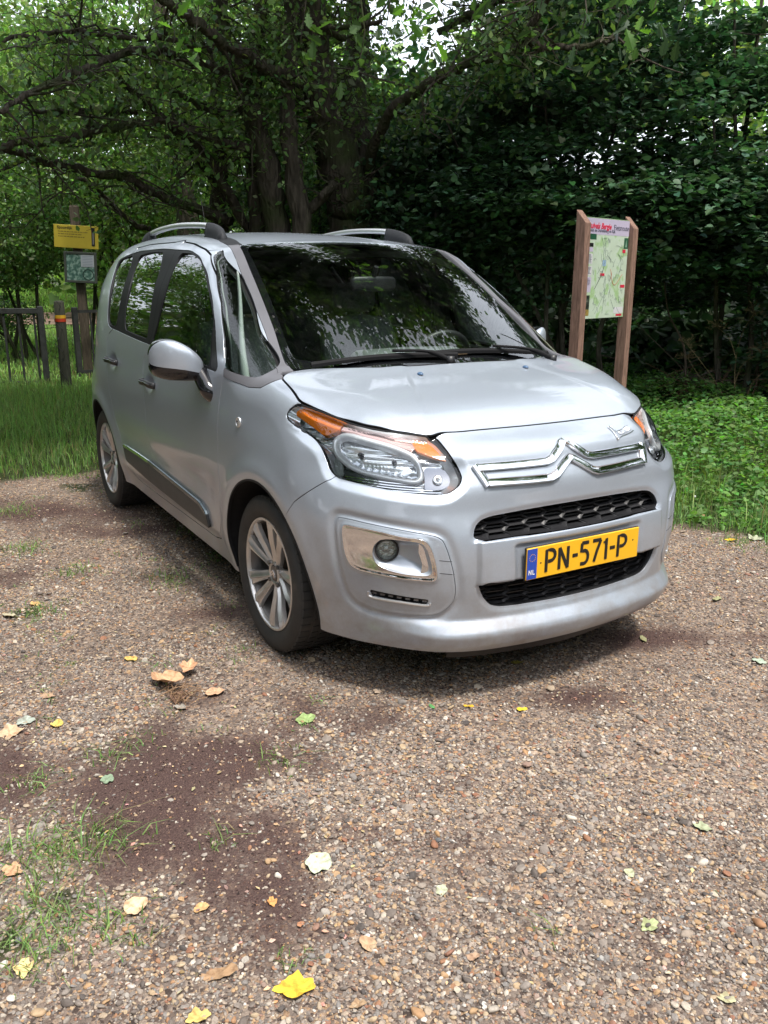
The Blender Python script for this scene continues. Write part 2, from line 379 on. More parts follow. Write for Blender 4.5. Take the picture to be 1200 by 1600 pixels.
CURVES = {
    'ws_side': [[-0.902, 1.561], [-0.69, 1.458], [-0.482, 1.328], [-0.285, 1.202], [-0.134, 1.096]],
    'pillar_l': [[-0.912, 1.556], [-0.669, 1.433], [-0.451, 1.296], [-0.27, 1.176], [-0.127, 1.083]],
    'blackstrip': [[-1.287, 0.507], [-1.277, 0.468], [-0.923, 0.536], [-0.942, 0.569]],
    'qglass': [[-0.909, 1.521], [-0.898, 1.54], [-0.898, 1.552], [-0.668, 1.432], [-0.451, 1.294], [-0.268, 1.172], [-0.134, 1.084], [-0.112, 1.066], [-0.134, 1.053], [-0.217, 1.055], [-0.353, 1.07], [-0.434, 1.184], [-0.588, 1.323], [-0.767, 1.448]],
    'qtrim': [[-0.356, 1.04], [-0.16, 1.023], [-0.072, 1.024], [-0.026, 1.064], [-0.065, 1.08], [-0.141, 1.088]],
    'door_top': [[-1.925, 1.6], [-1.536, 1.598], [-1.239, 1.576], [-1.039, 1.546], [-0.925, 1.52], [-0.752, 1.433], [-0.592, 1.323], [-0.439, 1.184], [-0.359, 1.068], [-0.372, 1.024], [-0.399, 0.932], [-0.399, 0.743], [-0.412, 0.577], [-0.52, 0.3]],
    'door_bot': [[-0.52, 0.3], [-1.221, 0.294], [-1.509, 0.298], [-1.941, 0.322]],
    'door_mid': [[-1.497, 1.019], [-1.523, 0.958], [-1.466, 0.808], [-1.444, 0.563], [-1.509, 0.298]],
    'door_rear': [[-2.276, 1.094], [-2.256, 0.958], [-2.208, 0.769], [-2.105, 0.557], [-2.04, 0.391], [-1.941, 0.322]],
    'dlo': [[-1.394, 1.552], [-1.197, 1.545], [-1.021, 1.513], [-0.832, 1.448], [-0.652, 1.336], [-0.524, 1.216], [-0.439, 1.039], [-1.434, 1.093], [-1.692, 1.104], [-2.042, 1.127], [-2.273, 1.141], [-2.298, 1.176], [-2.355, 1.38], [-2.463, 1.484], [-2.429, 1.524], [-2.179, 1.55], [-2.062, 1.562], [-1.636, 1.561]],
    'fglass': [[-1.337, 1.537], [-1.168, 1.532], [-1.012, 1.503], [-0.841, 1.444], [-0.666, 1.336], [-0.541, 1.215], [-0.466, 1.044], [-1.274, 1.131], [-1.278, 1.245], [-1.287, 1.348], [-1.323, 1.449]],
    'sail': [[-0.571, 1.257], [-0.558, 1.118], [-0.529, 1.046], [-0.445, 1.039]],
    'rglass': [[-2.031, 1.539], [-1.807, 1.552], [-1.615, 1.548], [-1.523, 1.441], [-1.463, 1.3], [-1.458, 1.118], [-1.701, 1.131], [-1.94, 1.152], [-1.962, 1.229], [-1.977, 1.365], [-2.04, 1.461]],
    'rqglass': [[-2.18, 1.547], [-2.399, 1.522], [-2.425, 1.474], [-2.347, 1.381], [-2.287, 1.176], [-2.262, 1.144], [-2.094, 1.144], [-2.092, 1.224], [-2.077, 1.334], [-2.131, 1.462]],
    'hood_side': [[-0.023, 0.74], [0.042, 0.748], [0.107, 0.751], [0.165, 0.759], [0.242, 0.736], [0.357, 0.696], [0.446, 0.652], [0.526, 0.579], [0.573, 0.507], [0.592, 0.473], [0.582, 0.438], [0.6, 0.28], [0.607, 0.004], [0.581, -0.446]],
    'hood_rear': [[-0.023, 0.74], [-0.066, 0.661], [-0.04, 0.571], [0.083, 0.396], [0.094, 0.266], [0.114, -0.11], [-0.044, -0.64]],
    'headlight': [[0.459, 0.992], [0.482, 0.98], [0.504, 0.961], [0.506, 0.936], [0.466, 0.921], [0.401, 0.897], [0.354, 0.876], [0.322, 0.837], [0.293, 0.779], [0.182, 0.767], [0.064, 0.754], [-0.019, 0.747], [-0.095, 0.743], [-0.126, 0.755], [-0.148, 0.781], [-0.138, 0.809], [-0.107, 0.856], [-0.076, 0.885], [-0.039, 0.912], [0.003, 0.919], [0.087, 0.928], [0.194, 0.944], [0.286, 0.957], [0.392, 0.98]],
    'hl_amber': [[0.449, 0.983], [0.479, 0.95], [0.347, 0.904], [0.286, 0.944]],
    'hl_pod': [[0.303, 0.892], [0.293, 0.908], [0.243, 0.915], [0.163, 0.907], [0.068, 0.888], [0.02, 0.872], [0.0, 0.837], [-0.01, 0.811], [0.025, 0.806], [0.127, 0.812], [0.218, 0.821], [0.276, 0.848], [0.299, 0.872]],
    'fb_seam': [[0.437, 0.77], [0.299, 0.67], [0.251, 0.614]],
    'sill_low': [[-0.553, 0.209], [-1.293, 0.219], [-2.011, 0.244]],
    'clad': [[-2.009, 0.492], [-2.005, 0.467], [-1.974, 0.404], [-1.556, 0.367], [-0.589, 0.343], [-0.6, 0.419], [-0.683, 0.444], [-1.471, 0.49], [-1.707, 0.489]],
    'ugrille': [[0.433, 0.592], [0.428, 0.618], [0.404, 0.648], [0.366, 0.662], [0.174, 0.672], [-0.087, 0.674], [-0.291, 0.671], [-0.393, 0.666], [-0.431, 0.646], [-0.433, 0.622], [-0.427, 0.595], [-0.271, 0.595], [-0.07, 0.594], [0.23, 0.589]],
    'lgrille': [[0.42, 0.456], [0.256, 0.444], [-0.295, 0.44], [-0.422, 0.455], [-0.41, 0.419], [-0.377, 0.374], [-0.291, 0.352], [-0.075, 0.347], [0.148, 0.343], [0.302, 0.345], [0.344, 0.349], [0.378, 0.368], [0.41, 0.413]],
    'chev_up': [[0.381, 0.817], [0.088, 0.815], [0.071, 0.821], [0.005, 0.867], [-0.018, 0.862], [-0.083, 0.819], [-0.106, 0.817], [-0.375, 0.818]],
    'chev_lo': [[0.349, 0.772], [0.093, 0.767], [0.07, 0.775], [0.01, 0.816], [-0.016, 0.813], [-0.086, 0.769], [-0.114, 0.766], [-0.365, 0.777]],
    'badge': [[-0.262, 0.889], [-0.389, 0.879], [-0.245, 0.852]],
    'fogpod': [[0.266, 0.648], [0.247, 0.656], [0.094, 0.64], [-0.052, 0.621], [-0.09, 0.61], [-0.107, 0.59], [-0.128, 0.528], [-0.14, 0.474], [-0.145, 0.412], [-0.133, 0.379], [-0.1, 0.346], [-0.062, 0.333], [0.001, 0.334], [0.095, 0.335], [0.169, 0.348], [0.213, 0.372], [0.235, 0.428], [0.251, 0.508], [0.263, 0.585]],
    'fogchrome': [[0.243, 0.632], [0.224, 0.635], [0.116, 0.627], [0.025, 0.611], [-0.036, 0.608], [-0.059, 0.588], [-0.077, 0.54], [-0.086, 0.487], [-0.083, 0.469], [-0.07, 0.462], [0.034, 0.468], [0.152, 0.478], [0.201, 0.486], [0.225, 0.513], [0.237, 0.565]],
    'foginner': [[0.136, 0.556], [0.115, 0.593], [0.087, 0.601], [0.035, 0.6], [-0.02, 0.596], [-0.048, 0.588], [-0.066, 0.54], [-0.072, 0.499], [-0.061, 0.481], [-0.022, 0.483], [0.069, 0.491], [0.115, 0.504], [0.133, 0.526]],
    'foglamp': [[0.093, 0.559], [0.133, 0.554], [0.054, 0.562], [0.094, 0.598], [0.093, 0.518]],
    'drl': [[0.145, 0.411], [-0.055, 0.389], [-0.047, 0.374], [0.137, 0.388]],
    'handleF': [[-1.491, 0.916], [-1.23, 0.905], [-1.351, 0.905]],
    'handleR': [[-2.212, 0.969], [-2.006, 0.957], [-2.116, 0.951]],
    'keyhole': [[-0.189, 0.879], [-0.218, 0.875], [-0.161, 0.882], [-0.192, 0.896], [-0.186, 0.862]],
    'lip_end': [[0.12, 0.276], [-0.182, 0.262]],
    'bumpbot': [[0.342, 0.202], [0.285, 0.192], [0.101, 0.195], [-0.077, 0.198], [-0.247, 0.191], [-0.552, 0.219], [-0.856, 0.213]],
    'plate': [[0.235, 0.554], [-0.295, 0.549], [-0.294, 0.445], [0.243, 0.449]],
    'beam': [[0.429, 0.584], [0.272, 0.543], [0.244, 0.559], [-0.295, 0.561], [-0.341, 0.556], [-0.435, 0.586], [-0.412, 0.469], [-0.326, 0.429], [0.249, 0.453], [0.271, 0.439], [0.419, 0.456], [0.271, 0.552]],
}

# ================================================================ THE CAR
# car frame = world frame: x forward, y to the driver's side, origin on the ground under the front axle
def pch(xs, ys, x):
    xs = np.asarray(xs, float); ys = np.asarray(ys, float); x = np.asarray(x, float)
    h = np.diff(xs); d = np.diff(ys) / h
    m = np.empty_like(ys); m[0] = d[0]; m[-1] = d[-1]; m[1:-1] = (d[:-1] * h[1:] + d[1:] * h[:-1]) / (h[:-1] + h[1:])
    i = np.clip(np.searchsorted(xs, x) - 1, 0, len(xs) - 2); t = (x - xs[i]) / h[i]
    tc = np.clip(t, 0, 1); t2 = tc * tc; t3 = t2 * tc
    v = (2 * t3 - 3 * t2 + 1) * ys[i] + (t3 - 2 * t2 + tc) * h[i] * m[i] + (-2 * t3 + 3 * t2) * ys[i + 1] + (t3 - t2) * h[i] * m[i + 1]
    return v + np.where(t < 0, t * h[i] * m[0], 0) + np.where(t > 1, (t - 1) * h[i] * m[-1], 0)

def smax(a, b, k):
    h = np.maximum(k - np.abs(a - b), 0)
    return np.maximum(a, b) + h * h / (4 * k)

def ss(t):
    t = np.clip(t, 0, 1); return t * t * (3 - 2 * t)

def field(P):
    """negative inside the body"""
    x = P[..., 0]; y = np.abs(P[..., 1]); z = P[..., 2]
    up = ss((z - .7) / .25)
    S = pch(*T['SZ'], z) - pch(*T['SFX'], np.maximum(x, -.6)) - up * pch(*T['SFU'], np.clip(x, -.6, .75)) - pch(*T['SRX'], np.minimum(x, -2.0)) * (1 + .8 * up)
    S = S + .010 * np.exp(-((np.hypot(x, z - .31) - .40) / .05) ** 2) + .010 * np.exp(-((np.hypot(x + 2.54, z - .31) - .40) / .05) ** 2)
    bo = pch(*T['BO'], x) * y * y
    t = pch(*T['T0'], x + bo) - pch(*T['CR'], x) * y * y
    F = pch(*T['FZ'], z) - pch(*T['FA'], z) * y * y - pch(*T['FB'], z) * y ** 6
    B = pch(*T['BZ'], z) - .08 * y * y - .12 * y ** 6
    a = y - S; b = z - t; f = x - F; g = -x - B
    w = np.clip(x / .4, 0, 1)
    r = smax(smax(b, f, .05), a, .12 + .16 * w * w * (3 - 2 * w))
    r = smax(r, smax(g, b, .25), .02)
    return np.maximum(r, smax(g, a, .3))

def solve(O, E, it=34):
    """first surface crossing from the inside point O to the outside point E"""
    O = np.asarray(O, float); E = np.asarray(E, float)
    a = np.zeros(O.shape[:-1]); b = np.ones(O.shape[:-1])
    for _ in range(it):
        m = (a + b) / 2; f = field(O + (E - O) * m[..., None])
        ins = f < 0; a = np.where(ins, m, a); b = np.where(ins, b, m)
    return O + (E - O) * ((a + b) / 2)[..., None]

def grad(P, e=.004):
    g = np.stack([field(P + np.eye(3)[i] * e) - field(P - np.eye(3)[i] * e) for i in range(3)], -1)
    return g / (np.linalg.norm(g, axis=-1)[..., None] + 1e-12)

# --- distance to outlines, in one of four projections of the right-hand half (y <= 0)
DG = (.66, .75)
def to2d(P, plane):
    x = P[..., 0]; y = np.abs(P[..., 1]); z = P[..., 2]
    if plane == 'side': return np.stack([x, z], -1)
    if plane == 'top': return np.stack([x, y], -1)
    if plane == 'front': return np.stack([y, z], -1)
    return np.stack([-DG[0] * x + DG[1] * y, z], -1)

def sdf(Q, poly):
    """signed distance to a closed polygon, negative inside"""
    poly = np.asarray(poly, float); lo = poly.min(0) - .12; hi = poly.max(0) + .12
    near = ((Q > lo) & (Q < hi)).all(-1)
    out = np.full(Q.shape[:-1], .15); q = Q[near]
    if len(q) == 0: return out
    d2 = np.full(len(q), 1e9); ins = np.zeros(len(q), bool)
    n = len(poly)
    for i in range(n):
        a = poly[i]; b = poly[(i + 1) % n]; e = b - a; w = q - a
        t = np.clip((w @ e) / max(e @ e, 1e-12), 0, 1)
        dd = w - t[:, None] * e; d2 = np.minimum(d2, (dd * dd).sum(1))
        c = (a[1] > q[:, 1]) != (b[1] > q[:, 1])
        if abs(e[1]) > 1e-12:
            xi = a[0] + (q[:, 1] - a[1]) * e[0] / e[1]
            ins ^= c & (q[:, 0] < xi)
    d = np.sqrt(d2); out[near] = np.where(ins, -d, d)
    return out

def sym(poly):
    """make a front-view outline symmetric: use the mean of both halves; returns the y >= 0 half closed at y = 0"""
    return poly

C = {k: np.array(v) for k, v in CURVES.items()}
# outlines (metres).  side = (x, z), top = (x, |y|), front = (|y|, z), diag = (across the corner, z)
P_ARCHF = np.stack([.375 * np.cos(np.linspace(0, 2 * np.pi, 64, endpoint=False)), .31 + .375 * np.sin(np.linspace(0, 2 * np.pi, 64, endpoint=False))], 1)
P_ARCHR = P_ARCHF + [-2.54, 0.0]
P_WS = round_poly([(.055, -.2), (.055, 0), (.04, .25), (.0, .42), (-.06, .56), (-.115, .662), (-.134, .668), (-.285, .642), (-.482, .608), (-.69, .578), (-.885, .547), (-.905, .525), (-.875, .35), (-.845, .18), (-.84, 0), (-.84, -.2)], .02, 2)
P_PILLAR = np.array([(-.06, .672), (-.134, .661), (-.285, .635), (-.482, .601), (-.69, .572), (-.918, .538), (-.935, .583), (-.669, .626), (-.451, .655), (-.27, .682), (-.127, .712), (-.085, .728)])
P_QG = round_poly(np.array([(-.905, 1.522), (-.895, 1.545), (-.668, 1.430), (-.451, 1.292), (-.268, 1.170), (-.150, 1.092), (-.118, 1.066), (-.140, 1.052), (-.217, 1.053), (-.353, 1.066), (-.434, 1.184), (-.588, 1.323), (-.767, 1.445)]), .015, 2)
P_QTRIM = np.array([(-.372, 1.070), (-.366, 1.036), (-.26, 1.026), (-.16, 1.016), (-.072, 1.022), (-.010, 1.06), (.0, 1.10), (-.05, 1.12), (-.14, 1.10)])
P_HOOD = round_poly([(-.023, .742), (.042, .748), (.107, .752), (.165, .757), (.242, .736), (.357, .696), (.446, .65), (.526, .582), (.573, .51), (.590, .473), (.583, .438), (.594, .36), (.602, .22), (.607, .1), (.608, 0), (.608, -.3), (.115, -.3), (.112, 0), (.108, .2), (.085, .38), (.02, .5), (-.045, .60), (-.062, .66), (-.05, .70)], .012, 2)
P_COWL = np.array([(.20, -.3), (.16, .3), (.1, .5), (-.02, .73), (-.06, .73), (-.125, .665), (-.06, .56), (0, .42), (.04, .25), (.055, 0), (.055, -.3)])
P_HL = round_poly(C['headlight'], .02, 2)
P_DOOR_F = [(-.925, 1.520), (-.752, 1.433), (-.592, 1.323), (-.439, 1.184), (-.366, 1.075), (-.374, 1.024), (-.396, .932), (-.405, .743), (-.412, .577), (-.440, .42), (-.52, .312), (-.60, .298)]
P_MID = [(-1.425, 1.60), (-1.40, 1.45), (-1.385, 1.30), (-1.40, 1.15), (-1.46, 1.06), (-1.497, 1.019), (-1.510, .958), (-1.475, .808), (-1.455, .563), (-1.48, .40), (-1.505, .298)]
P_REAR = [(-2.17, 1.58), (-2.09, 1.45), (-2.055, 1.30), (-2.10, 1.16), (-2.24, 1.10), (-2.262, 1.06), (-2.256, .958), (-2.208, .769), (-2.105, .557), (-2.04, .391), (-1.965, .325), (-1.88, .308)]
P_TOPEDGE = [(-2.16, 1.583), (-1.925, 1.592), (-1.536, 1.592), (-1.239, 1.576), (-1.039, 1.546), (-.925, 1.520)]
P_FDOOR = np.array(P_MID[::-1] + [(-1.42, 1.592), (-1.239, 1.576), (-1.039, 1.546)] + P_DOOR_F)
P_RDOOR = np.array(P_REAR[::-1] + [(-1.925, 1.592), (-1.536, 1.592)] + P_MID + [(-1.7, .300)])
P_DLO = round_poly([(-1.394, 1.552), (-1.197, 1.545), (-1.021, 1.513), (-.832, 1.448), (-.652, 1.336), (-.524, 1.216), (-.455, 1.11), (-.43, 1.045), (-.9, 1.068), (-1.434, 1.093), (-1.692, 1.104), (-2.042, 1.124), (-2.25, 1.138), (-2.298, 1.176), (-2.345, 1.35), (-2.43, 1.474), (-2.425, 1.518), (-2.179, 1.552), (-2.062, 1.560), (-1.636, 1.563)], .03, 2)
P_FG = round_poly([(-1.325, 1.537), (-1.168, 1.532), (-1.012, 1.503), (-.841, 1.440), (-.666, 1.332), (-.56, 1.24), (-.545, 1.15), (-.535, 1.06), (-.9, 1.082), (-1.38, 1.105), (-1.335, 1.20), (-1.31, 1.30), (-1.305, 1.40)], .02, 2)
P_SAIL = round_poly([(-.56, 1.238), (-.53, 1.21), (-.475, 1.12), (-.448, 1.056), (-.527, 1.060), (-.537, 1.15)], .01, 1)
P_RG = round_poly([(-2.031, 1.537), (-1.807, 1.549), (-1.600, 1.545), (-1.523, 1.441), (-1.478, 1.30), (-1.475, 1.118), (-1.701, 1.126), (-1.93, 1.140), (-1.962, 1.229), (-1.977, 1.365), (-2.02, 1.461)], .02, 2)
P_RQ = round_poly([(-2.16, 1.542), (-2.385, 1.518), (-2.408, 1.474), (-2.335, 1.36), (-2.285, 1.19), (-2.262, 1.152), (-2.115, 1.148), (-2.10, 1.224), (-2.085, 1.334), (-2.12, 1.462)], .02, 2)
P_BUMPER = np.array([(.437, .77), (.299, .67), (.255, .615), (.20, .50), (.2, .0), (2, 0), (2, 1.3), (.62, 1.3), (.50, .95)])
_ug = C['ugrille']; _lg = C['lgrille']
P_UG = round_poly([(-.1, .674), (.09, .674), (.20, .672), (.30, .668), (.375, .663), (.408, .650), (.428, .625), (.432, .593), (.27, .594), (.1, .592), (-.1, .592)], .02, 2)
P_LG = round_poly([(-.1, .441), (.28, .442), (.421, .456), (.410, .417), (.382, .372), (.35, .352), (.30, .347), (.1, .344), (-.1, .344)], .02, 2)
P_FOG = round_poly(C['fogpod'], .03, 2)
P_FC = round_poly(C['fogchrome'], .02, 2)
P_FI = round_poly([(.136, .556), (.122, .588), (.093, .603), (.035, .600), (-.02, .597), (-.046, .585), (-.060, .545), (-.070, .503), (-.064, .483), (-.022, .481), (.05, .487), (.10, .500), (.130, .522)], .02, 2)
P_DRL = round_poly([(.147, .415), (-.057, .395), (-.049, .371), (.136, .386)], .004, 1)
P_CLAD = round_poly([(-2.000, .492), (-1.995, .467), (-1.965, .402), (-1.54, .372), (-.60, .345), (-.612, .419), (-.69, .448), (-1.471, .489), (-1.707, .493)], .012, 1)

def build_master():
    def lines(segs):
        out = [np.linspace(a, b, int(round((b - a) / h)), endpoint=False) for a, b, h in segs]
        return np.concatenate(out + [[segs[-1][1]]])
    X = lines([(-3.45, -3.0, .02), (-3.0, -.95, .014), (-.95, 0.0, .010), (0.0, 1.05, .0075)])
    Y = lines([(-1.0, -.0, .0095)])
    Z = lines([(-.55, .08, .012), (.08, .95, .0085), (.95, 1.8, .012)])
    def skel(p):
        o = np.empty_like(p)
        o[..., 0] = -2.75 + (p[..., 0] + 3.45) / 4.5 * 3.0
        o[..., 1] = p[..., 1] * .35
        o[..., 2] = .5 + (p[..., 2] - .08) / 1.72 * .22
        return o
    parts = []; off = 0; Vs = []; Fs = []
    def face(g, flip):
        nonlocal off
        a, b = g.shape[:2]
        S = solve(skel(g), g)
        idx = off + np.arange(a * b).reshape(a, b)
        q = np.stack([idx[:-1, :-1], idx[1:, :-1], idx[1:, 1:], idx[:-1, 1:]], -1).reshape(-1, 4)
        if flip: q = q[:, ::-1]
        Vs.append(S.reshape(-1, 3)); Fs.append(q); off += a * b
    gx, gz = np.meshgrid(X, Z, indexing='ij'); face(np.stack([gx, np.full_like(gx, -1.0), gz], -1), False)
    gy, gz = np.meshgrid(Y, Z, indexing='ij'); face(np.stack([np.full_like(gy, 1.05), gy, gz], -1), False)
    gx, gy = np.meshgrid(X, Y, indexing='ij'); face(np.stack([gx, gy, np.full_like(gx, 1.8)], -1), False)
    gy, gz = np.meshgrid(Y[::3] if (len(Y) - 1) % 3 == 0 else Y, Z, indexing='ij'); face(np.stack([np.full_like(gy, -3.45), gy, gz], -1), True)
    V = np.concatenate(Vs); Q = np.concatenate(Fs)
    F = np.concatenate([Q[:, [0, 1, 2]], Q[:, [0, 2, 3]]])
    # weld the shared borders
    key = np.round(V * 2e4).astype(np.int64); _, first, inv = np.unique(key, axis=0, return_index=True, return_inverse=True)
    inv = inv.ravel(); V = V[first]; F = inv[F]
    F = F[(F[:, 0] != F[:, 1]) & (F[:, 1] != F[:, 2]) & (F[:, 0] != F[:, 2])]
    return V, F

def vnormals(V, F):
    n = np.cross(V[F[:, 1]] - V[F[:, 0]], V[F[:, 2]] - V[F[:, 0]])
    N = np.zeros_like(V)
    for k in range(3): np.add.at(N, F[:, k], n)
    N[np.abs(V[:, 1]) < 1e-6, 1] = 0
    return N / (np.linalg.norm(N, axis=1)[:, None] + 1e-12)

MV, MF = build_master()
_N0 = grad(MV)
# pressed-in and raised details of the sheet metal
def details(P, N):
    x, y, z = P[:, 0], np.abs(P[:, 1]), P[:, 2]
    d = np.zeros(len(P))                                   # outward
    frontish = ss((x - .1) / .15)
    hl = sdf(to2d(P, 'diag'), P_HL)
    hood = sdf(to2d(P, 'top'), P_HOOD); hood = np.where(z < .7, .15, hood)
    w = np.clip(hood / .008, 0, 1) * frontish * (z > .6)
    q = to2d(P, 'diag')
    lowside = ss((.97 - z + .5 * (q[:, 0] < .1)) / .1)
    d -= w * .014 * np.clip(1 - hl / .030, 0, 1) * (hl > 0) * lowside + w * .014 * (hl <= 0)
    # fog lamp pod: hollow around it, face set back
    fg = sdf(q, P_FOG)
    d -= frontish * .009 * np.exp(-((fg - .012) / .014) ** 2)
    d -= frontish * .004 * ss(-fg / .012)
    fc = sdf(q, P_FC)
    d += frontish * .004 * ss(1 - np.abs(fc) / .012)
    # beam with the number plate
    fr = ss((x - .5) / .1)
    band = ss((z - .44) / .008) * ss((.597 - z) / .008)
    d += fr * band * (.016 * ss((.428 - y) / .012) - .010 * ss((.300 - y) / .022) * ss((.572 - z) / .012))
    # lower lip: a ledge that fades out towards the corners
    d += fr * np.interp(z, [.195, .235, .270, .278, .316, .322], [.014, .033, .038, .036, .003, 0]) * ss((.70 - y) / .20)
    # rounded lip of the grille openings
    g = np.minimum(sdf(to2d(P, 'front'), P_UG), sdf(to2d(P, 'front'), P_LG))
    d -= fr * .008 * ss(1 - g / .018) * (1 - band)
    # bonnet creases running forward from the washer jets
    yc = .26 + (x - .1) * .42
    t = (y - yc)
    hm = (z > .88) * ss((x + .02) / .12) * ss((.60 - x) / .12)
    d += hm * .0040 * ss(t / .035) * (1 - ss((t - .035) / .24))
    # door bottoms: hollow over the rubbing strip
    dr = ss((x + 2.2) / .2) * ss((-.42 - x) / .15) * (z < 1.0)
    d -= dr * .009 * np.exp(-((z - .55) / .07) ** 2)
    d -= dr * .006 * ss((.36 - z) / .05)
    # handle hollows
    for hx, hz in ((-1.375, .905), (-2.115, .955)):
        d -= .016 * np.exp(-(((x - hx + .005) / .055) ** 2 + ((z - hz) / .034) ** 2) ** 1.6) * (z < 1.2)
    # shoulder: soft line over the wheel arches
    return d

MV = MV + _N0 * details(MV, _N0)[:, None]
MN = vnormals(MV, MF)
if (MN * _N0).sum() < 0: MF = MF[:, ::-1]; MN = -MN
# make every triangle face outwards
_fn = np.cross(MV[MF[:, 1]] - MV[MF[:, 0]], MV[MF[:, 2]] - MV[MF[:, 0]])
_flip = (_fn * _N0[MF[:, 0]]).sum(1) < 0
MF[_flip] = MF[_flip][:, ::-1]
MN = vnormals(MV, MF)

def clip(M, phi, keep_neg=True):
    """cut a triangle sheet along phi = 0"""
    V, N, F = M
    if not keep_neg: phi = -phi
    phi = np.where(np.abs(phi) < 1e-6, 1e-6, phi)
    ins = phi < 0; c = ins[F].sum(1)
    full = F[c == 3]; out = [full]
    newV = []; newN = []; base = len(V)
    mixed = F[(c == 1) | (c == 2)]
    if len(mixed):
        cm = ins[mixed]; cc = cm.sum(1)
        odd = np.where(cc == 1, cm.argmax(1), (~cm).argmax(1))
        r = np.arange(len(mixed)); A = mixed[r, odd]; B = mixed[r, (odd + 1) % 3]; D = mixed[r, (odd + 2) % 3]
        E = np.concatenate([np.stack([A, B], 1), np.stack([A, D], 1)])
        Es = np.sort(E, axis=1); U, inv = np.unique(Es, axis=0, return_inverse=True); inv = inv.ravel()
        t = phi[U[:, 0]] / (phi[U[:, 0]] - phi[U[:, 1]])
        nv = V[U[:, 0]] * (1 - t[:, None]) + V[U[:, 1]] * t[:, None]
        nn = N[U[:, 0]] * (1 - t[:, None]) + N[U[:, 1]] * t[:, None]; nn /= np.linalg.norm(nn, axis=1)[:, None] + 1e-12
        e1 = base + inv[:len(mixed)]; e2 = base + inv[len(mixed):]
        one = cc == 1
        out.append(np.stack([A[one], e1[one], e2[one]], 1))
        two = ~one
        out.append(np.stack([e1[two], B[two], D[two]], 1)); out.append(np.stack([e1[two], D[two], e2[two]], 1))
        V = np.concatenate([V, nv]); N = np.concatenate([N, nn])
    F = np.concatenate(out)
    if len(F) == 0: return V[:0], N[:0], F
    used, inv = np.unique(F, return_inverse=True)
    V2, N2, F2 = V[used], N[used], inv.reshape(-1, 3)
    ar = np.linalg.norm(np.cross(V2[F2[:, 1]] - V2[F2[:, 0]], V2[F2[:, 2]] - V2[F2[:, 0]]), axis=1)
    return V2, N2, F2[ar > 1e-10]

def pphi(M, plane, poly):
    V = M[0]; d = sdf(to2d(V, plane), poly)
    if plane in ('front', 'diag'): d = np.maximum(d, -.02 - V[:, 0])
    if plane == 'side': d = np.maximum(d, .40 - np.abs(V[:, 1]))
    if plane == 'top': d = np.maximum(d, .80 - V[:, 2])
    return d

GAP = .0025
def take(M, plane, poly, gap=GAP):
    """returns (piece inside the outline, rest), with a gap between them"""
    d = pphi(M, plane, poly)
    return clip(M, d + gap), clip(M, d - gap, False)

def boundary(F):
    E = np.concatenate([F[:, [0, 1]], F[:, [1, 2]], F[:, [2, 0]]]); K = np.sort(E, axis=1)
    _, inv, cnt = np.unique(K, axis=0, return_inverse=True, return_counts=True)
    return E[cnt[inv.ravel()] == 1]

def flange(M, depth=.012, round_=.0022):
    V, N, F = M
    E = boundary(F)
    mid = np.abs(V[E[:, 0], 1]) + np.abs(V[E[:, 1], 1]); E = E[mid > 2e-3]
    if len(E) == 0: return M
    out = np.zeros_like(V); o = np.cross(V[E[:, 1]] - V[E[:, 0]], N[E[:, 0]])
    np.add.at(out, E[:, 0], o); np.add.at(out, E[:, 1], o)
    ids = np.unique(E); out = out[ids]; out /= np.linalg.norm(out, axis=1)[:, None] + 1e-12
    v = V[ids]; n = N[ids]; k = len(ids); base = len(V); lut = np.full(len(V), -1); lut[ids] = np.arange(k)
    r0 = v; r1 = v - n * round_ + out * round_ * .35; r2 = v - n * depth + out * round_ * .35
    n0 = n; n1 = out; 
    V2 = np.concatenate([V, r0, r1, r2]); nb = n0 * .5 + out; nb /= np.linalg.norm(nb, axis=1)[:, None] + 1e-12
    N2 = np.concatenate([N, n0, nb, out])
    a = lut[E[:, 0]]; b = lut[E[:, 1]]; Fs = [F]
    for l0 in (0, 1):
        A = base + l0 * k + a; B = base + l0 * k + b; C2 = base + (l0 + 1) * k + b; D = base + (l0 + 1) * k + a
        Fs += [np.stack([A, D, C2], 1), np.stack([A, C2, B], 1)]
    out_ = np.concatenate(Fs); FL[id(out_)] = (out_, len(out_) - 2 * len(E)); return V2, N2, out_
FL = {}

def inset(M, d): return M[0] - M[1] * d, M[1], M[2]
def pane(M, axis, deg=3):
    """a pane of glass is one even curve: refit the cut sheet with a low polynomial"""
    V, N, F = M; o = [a for a in range(3) if a != axis]; a, b = V[:, o[0]], V[:, o[1]]
    if axis == 2: b = b * b
    am, bm = a.mean(), b.mean(); a = a - am; b = b - bm
    A = np.stack([a ** i * b ** j for i in range(deg + 1) for j in range(deg + 1 - i) if not (axis == 2 and j > 2)], 1)
    c, *_ = np.linalg.lstsq(A, V[:, axis], rcond=None); V = V.copy(); e = A @ c - V[:, axis]; V[:, axis] = A @ c
    n = vnormals(V, F)
    if (n * N).sum() < 0: n = -n
    print('pane fit mm', round(float(np.abs(e).max() * 1000), 1)); return V, n, F

car = thing('car', 'silver compact family car with yellow number plate and roof rails parked on gravel', 'car')
car_pos = (0, 0, 0)

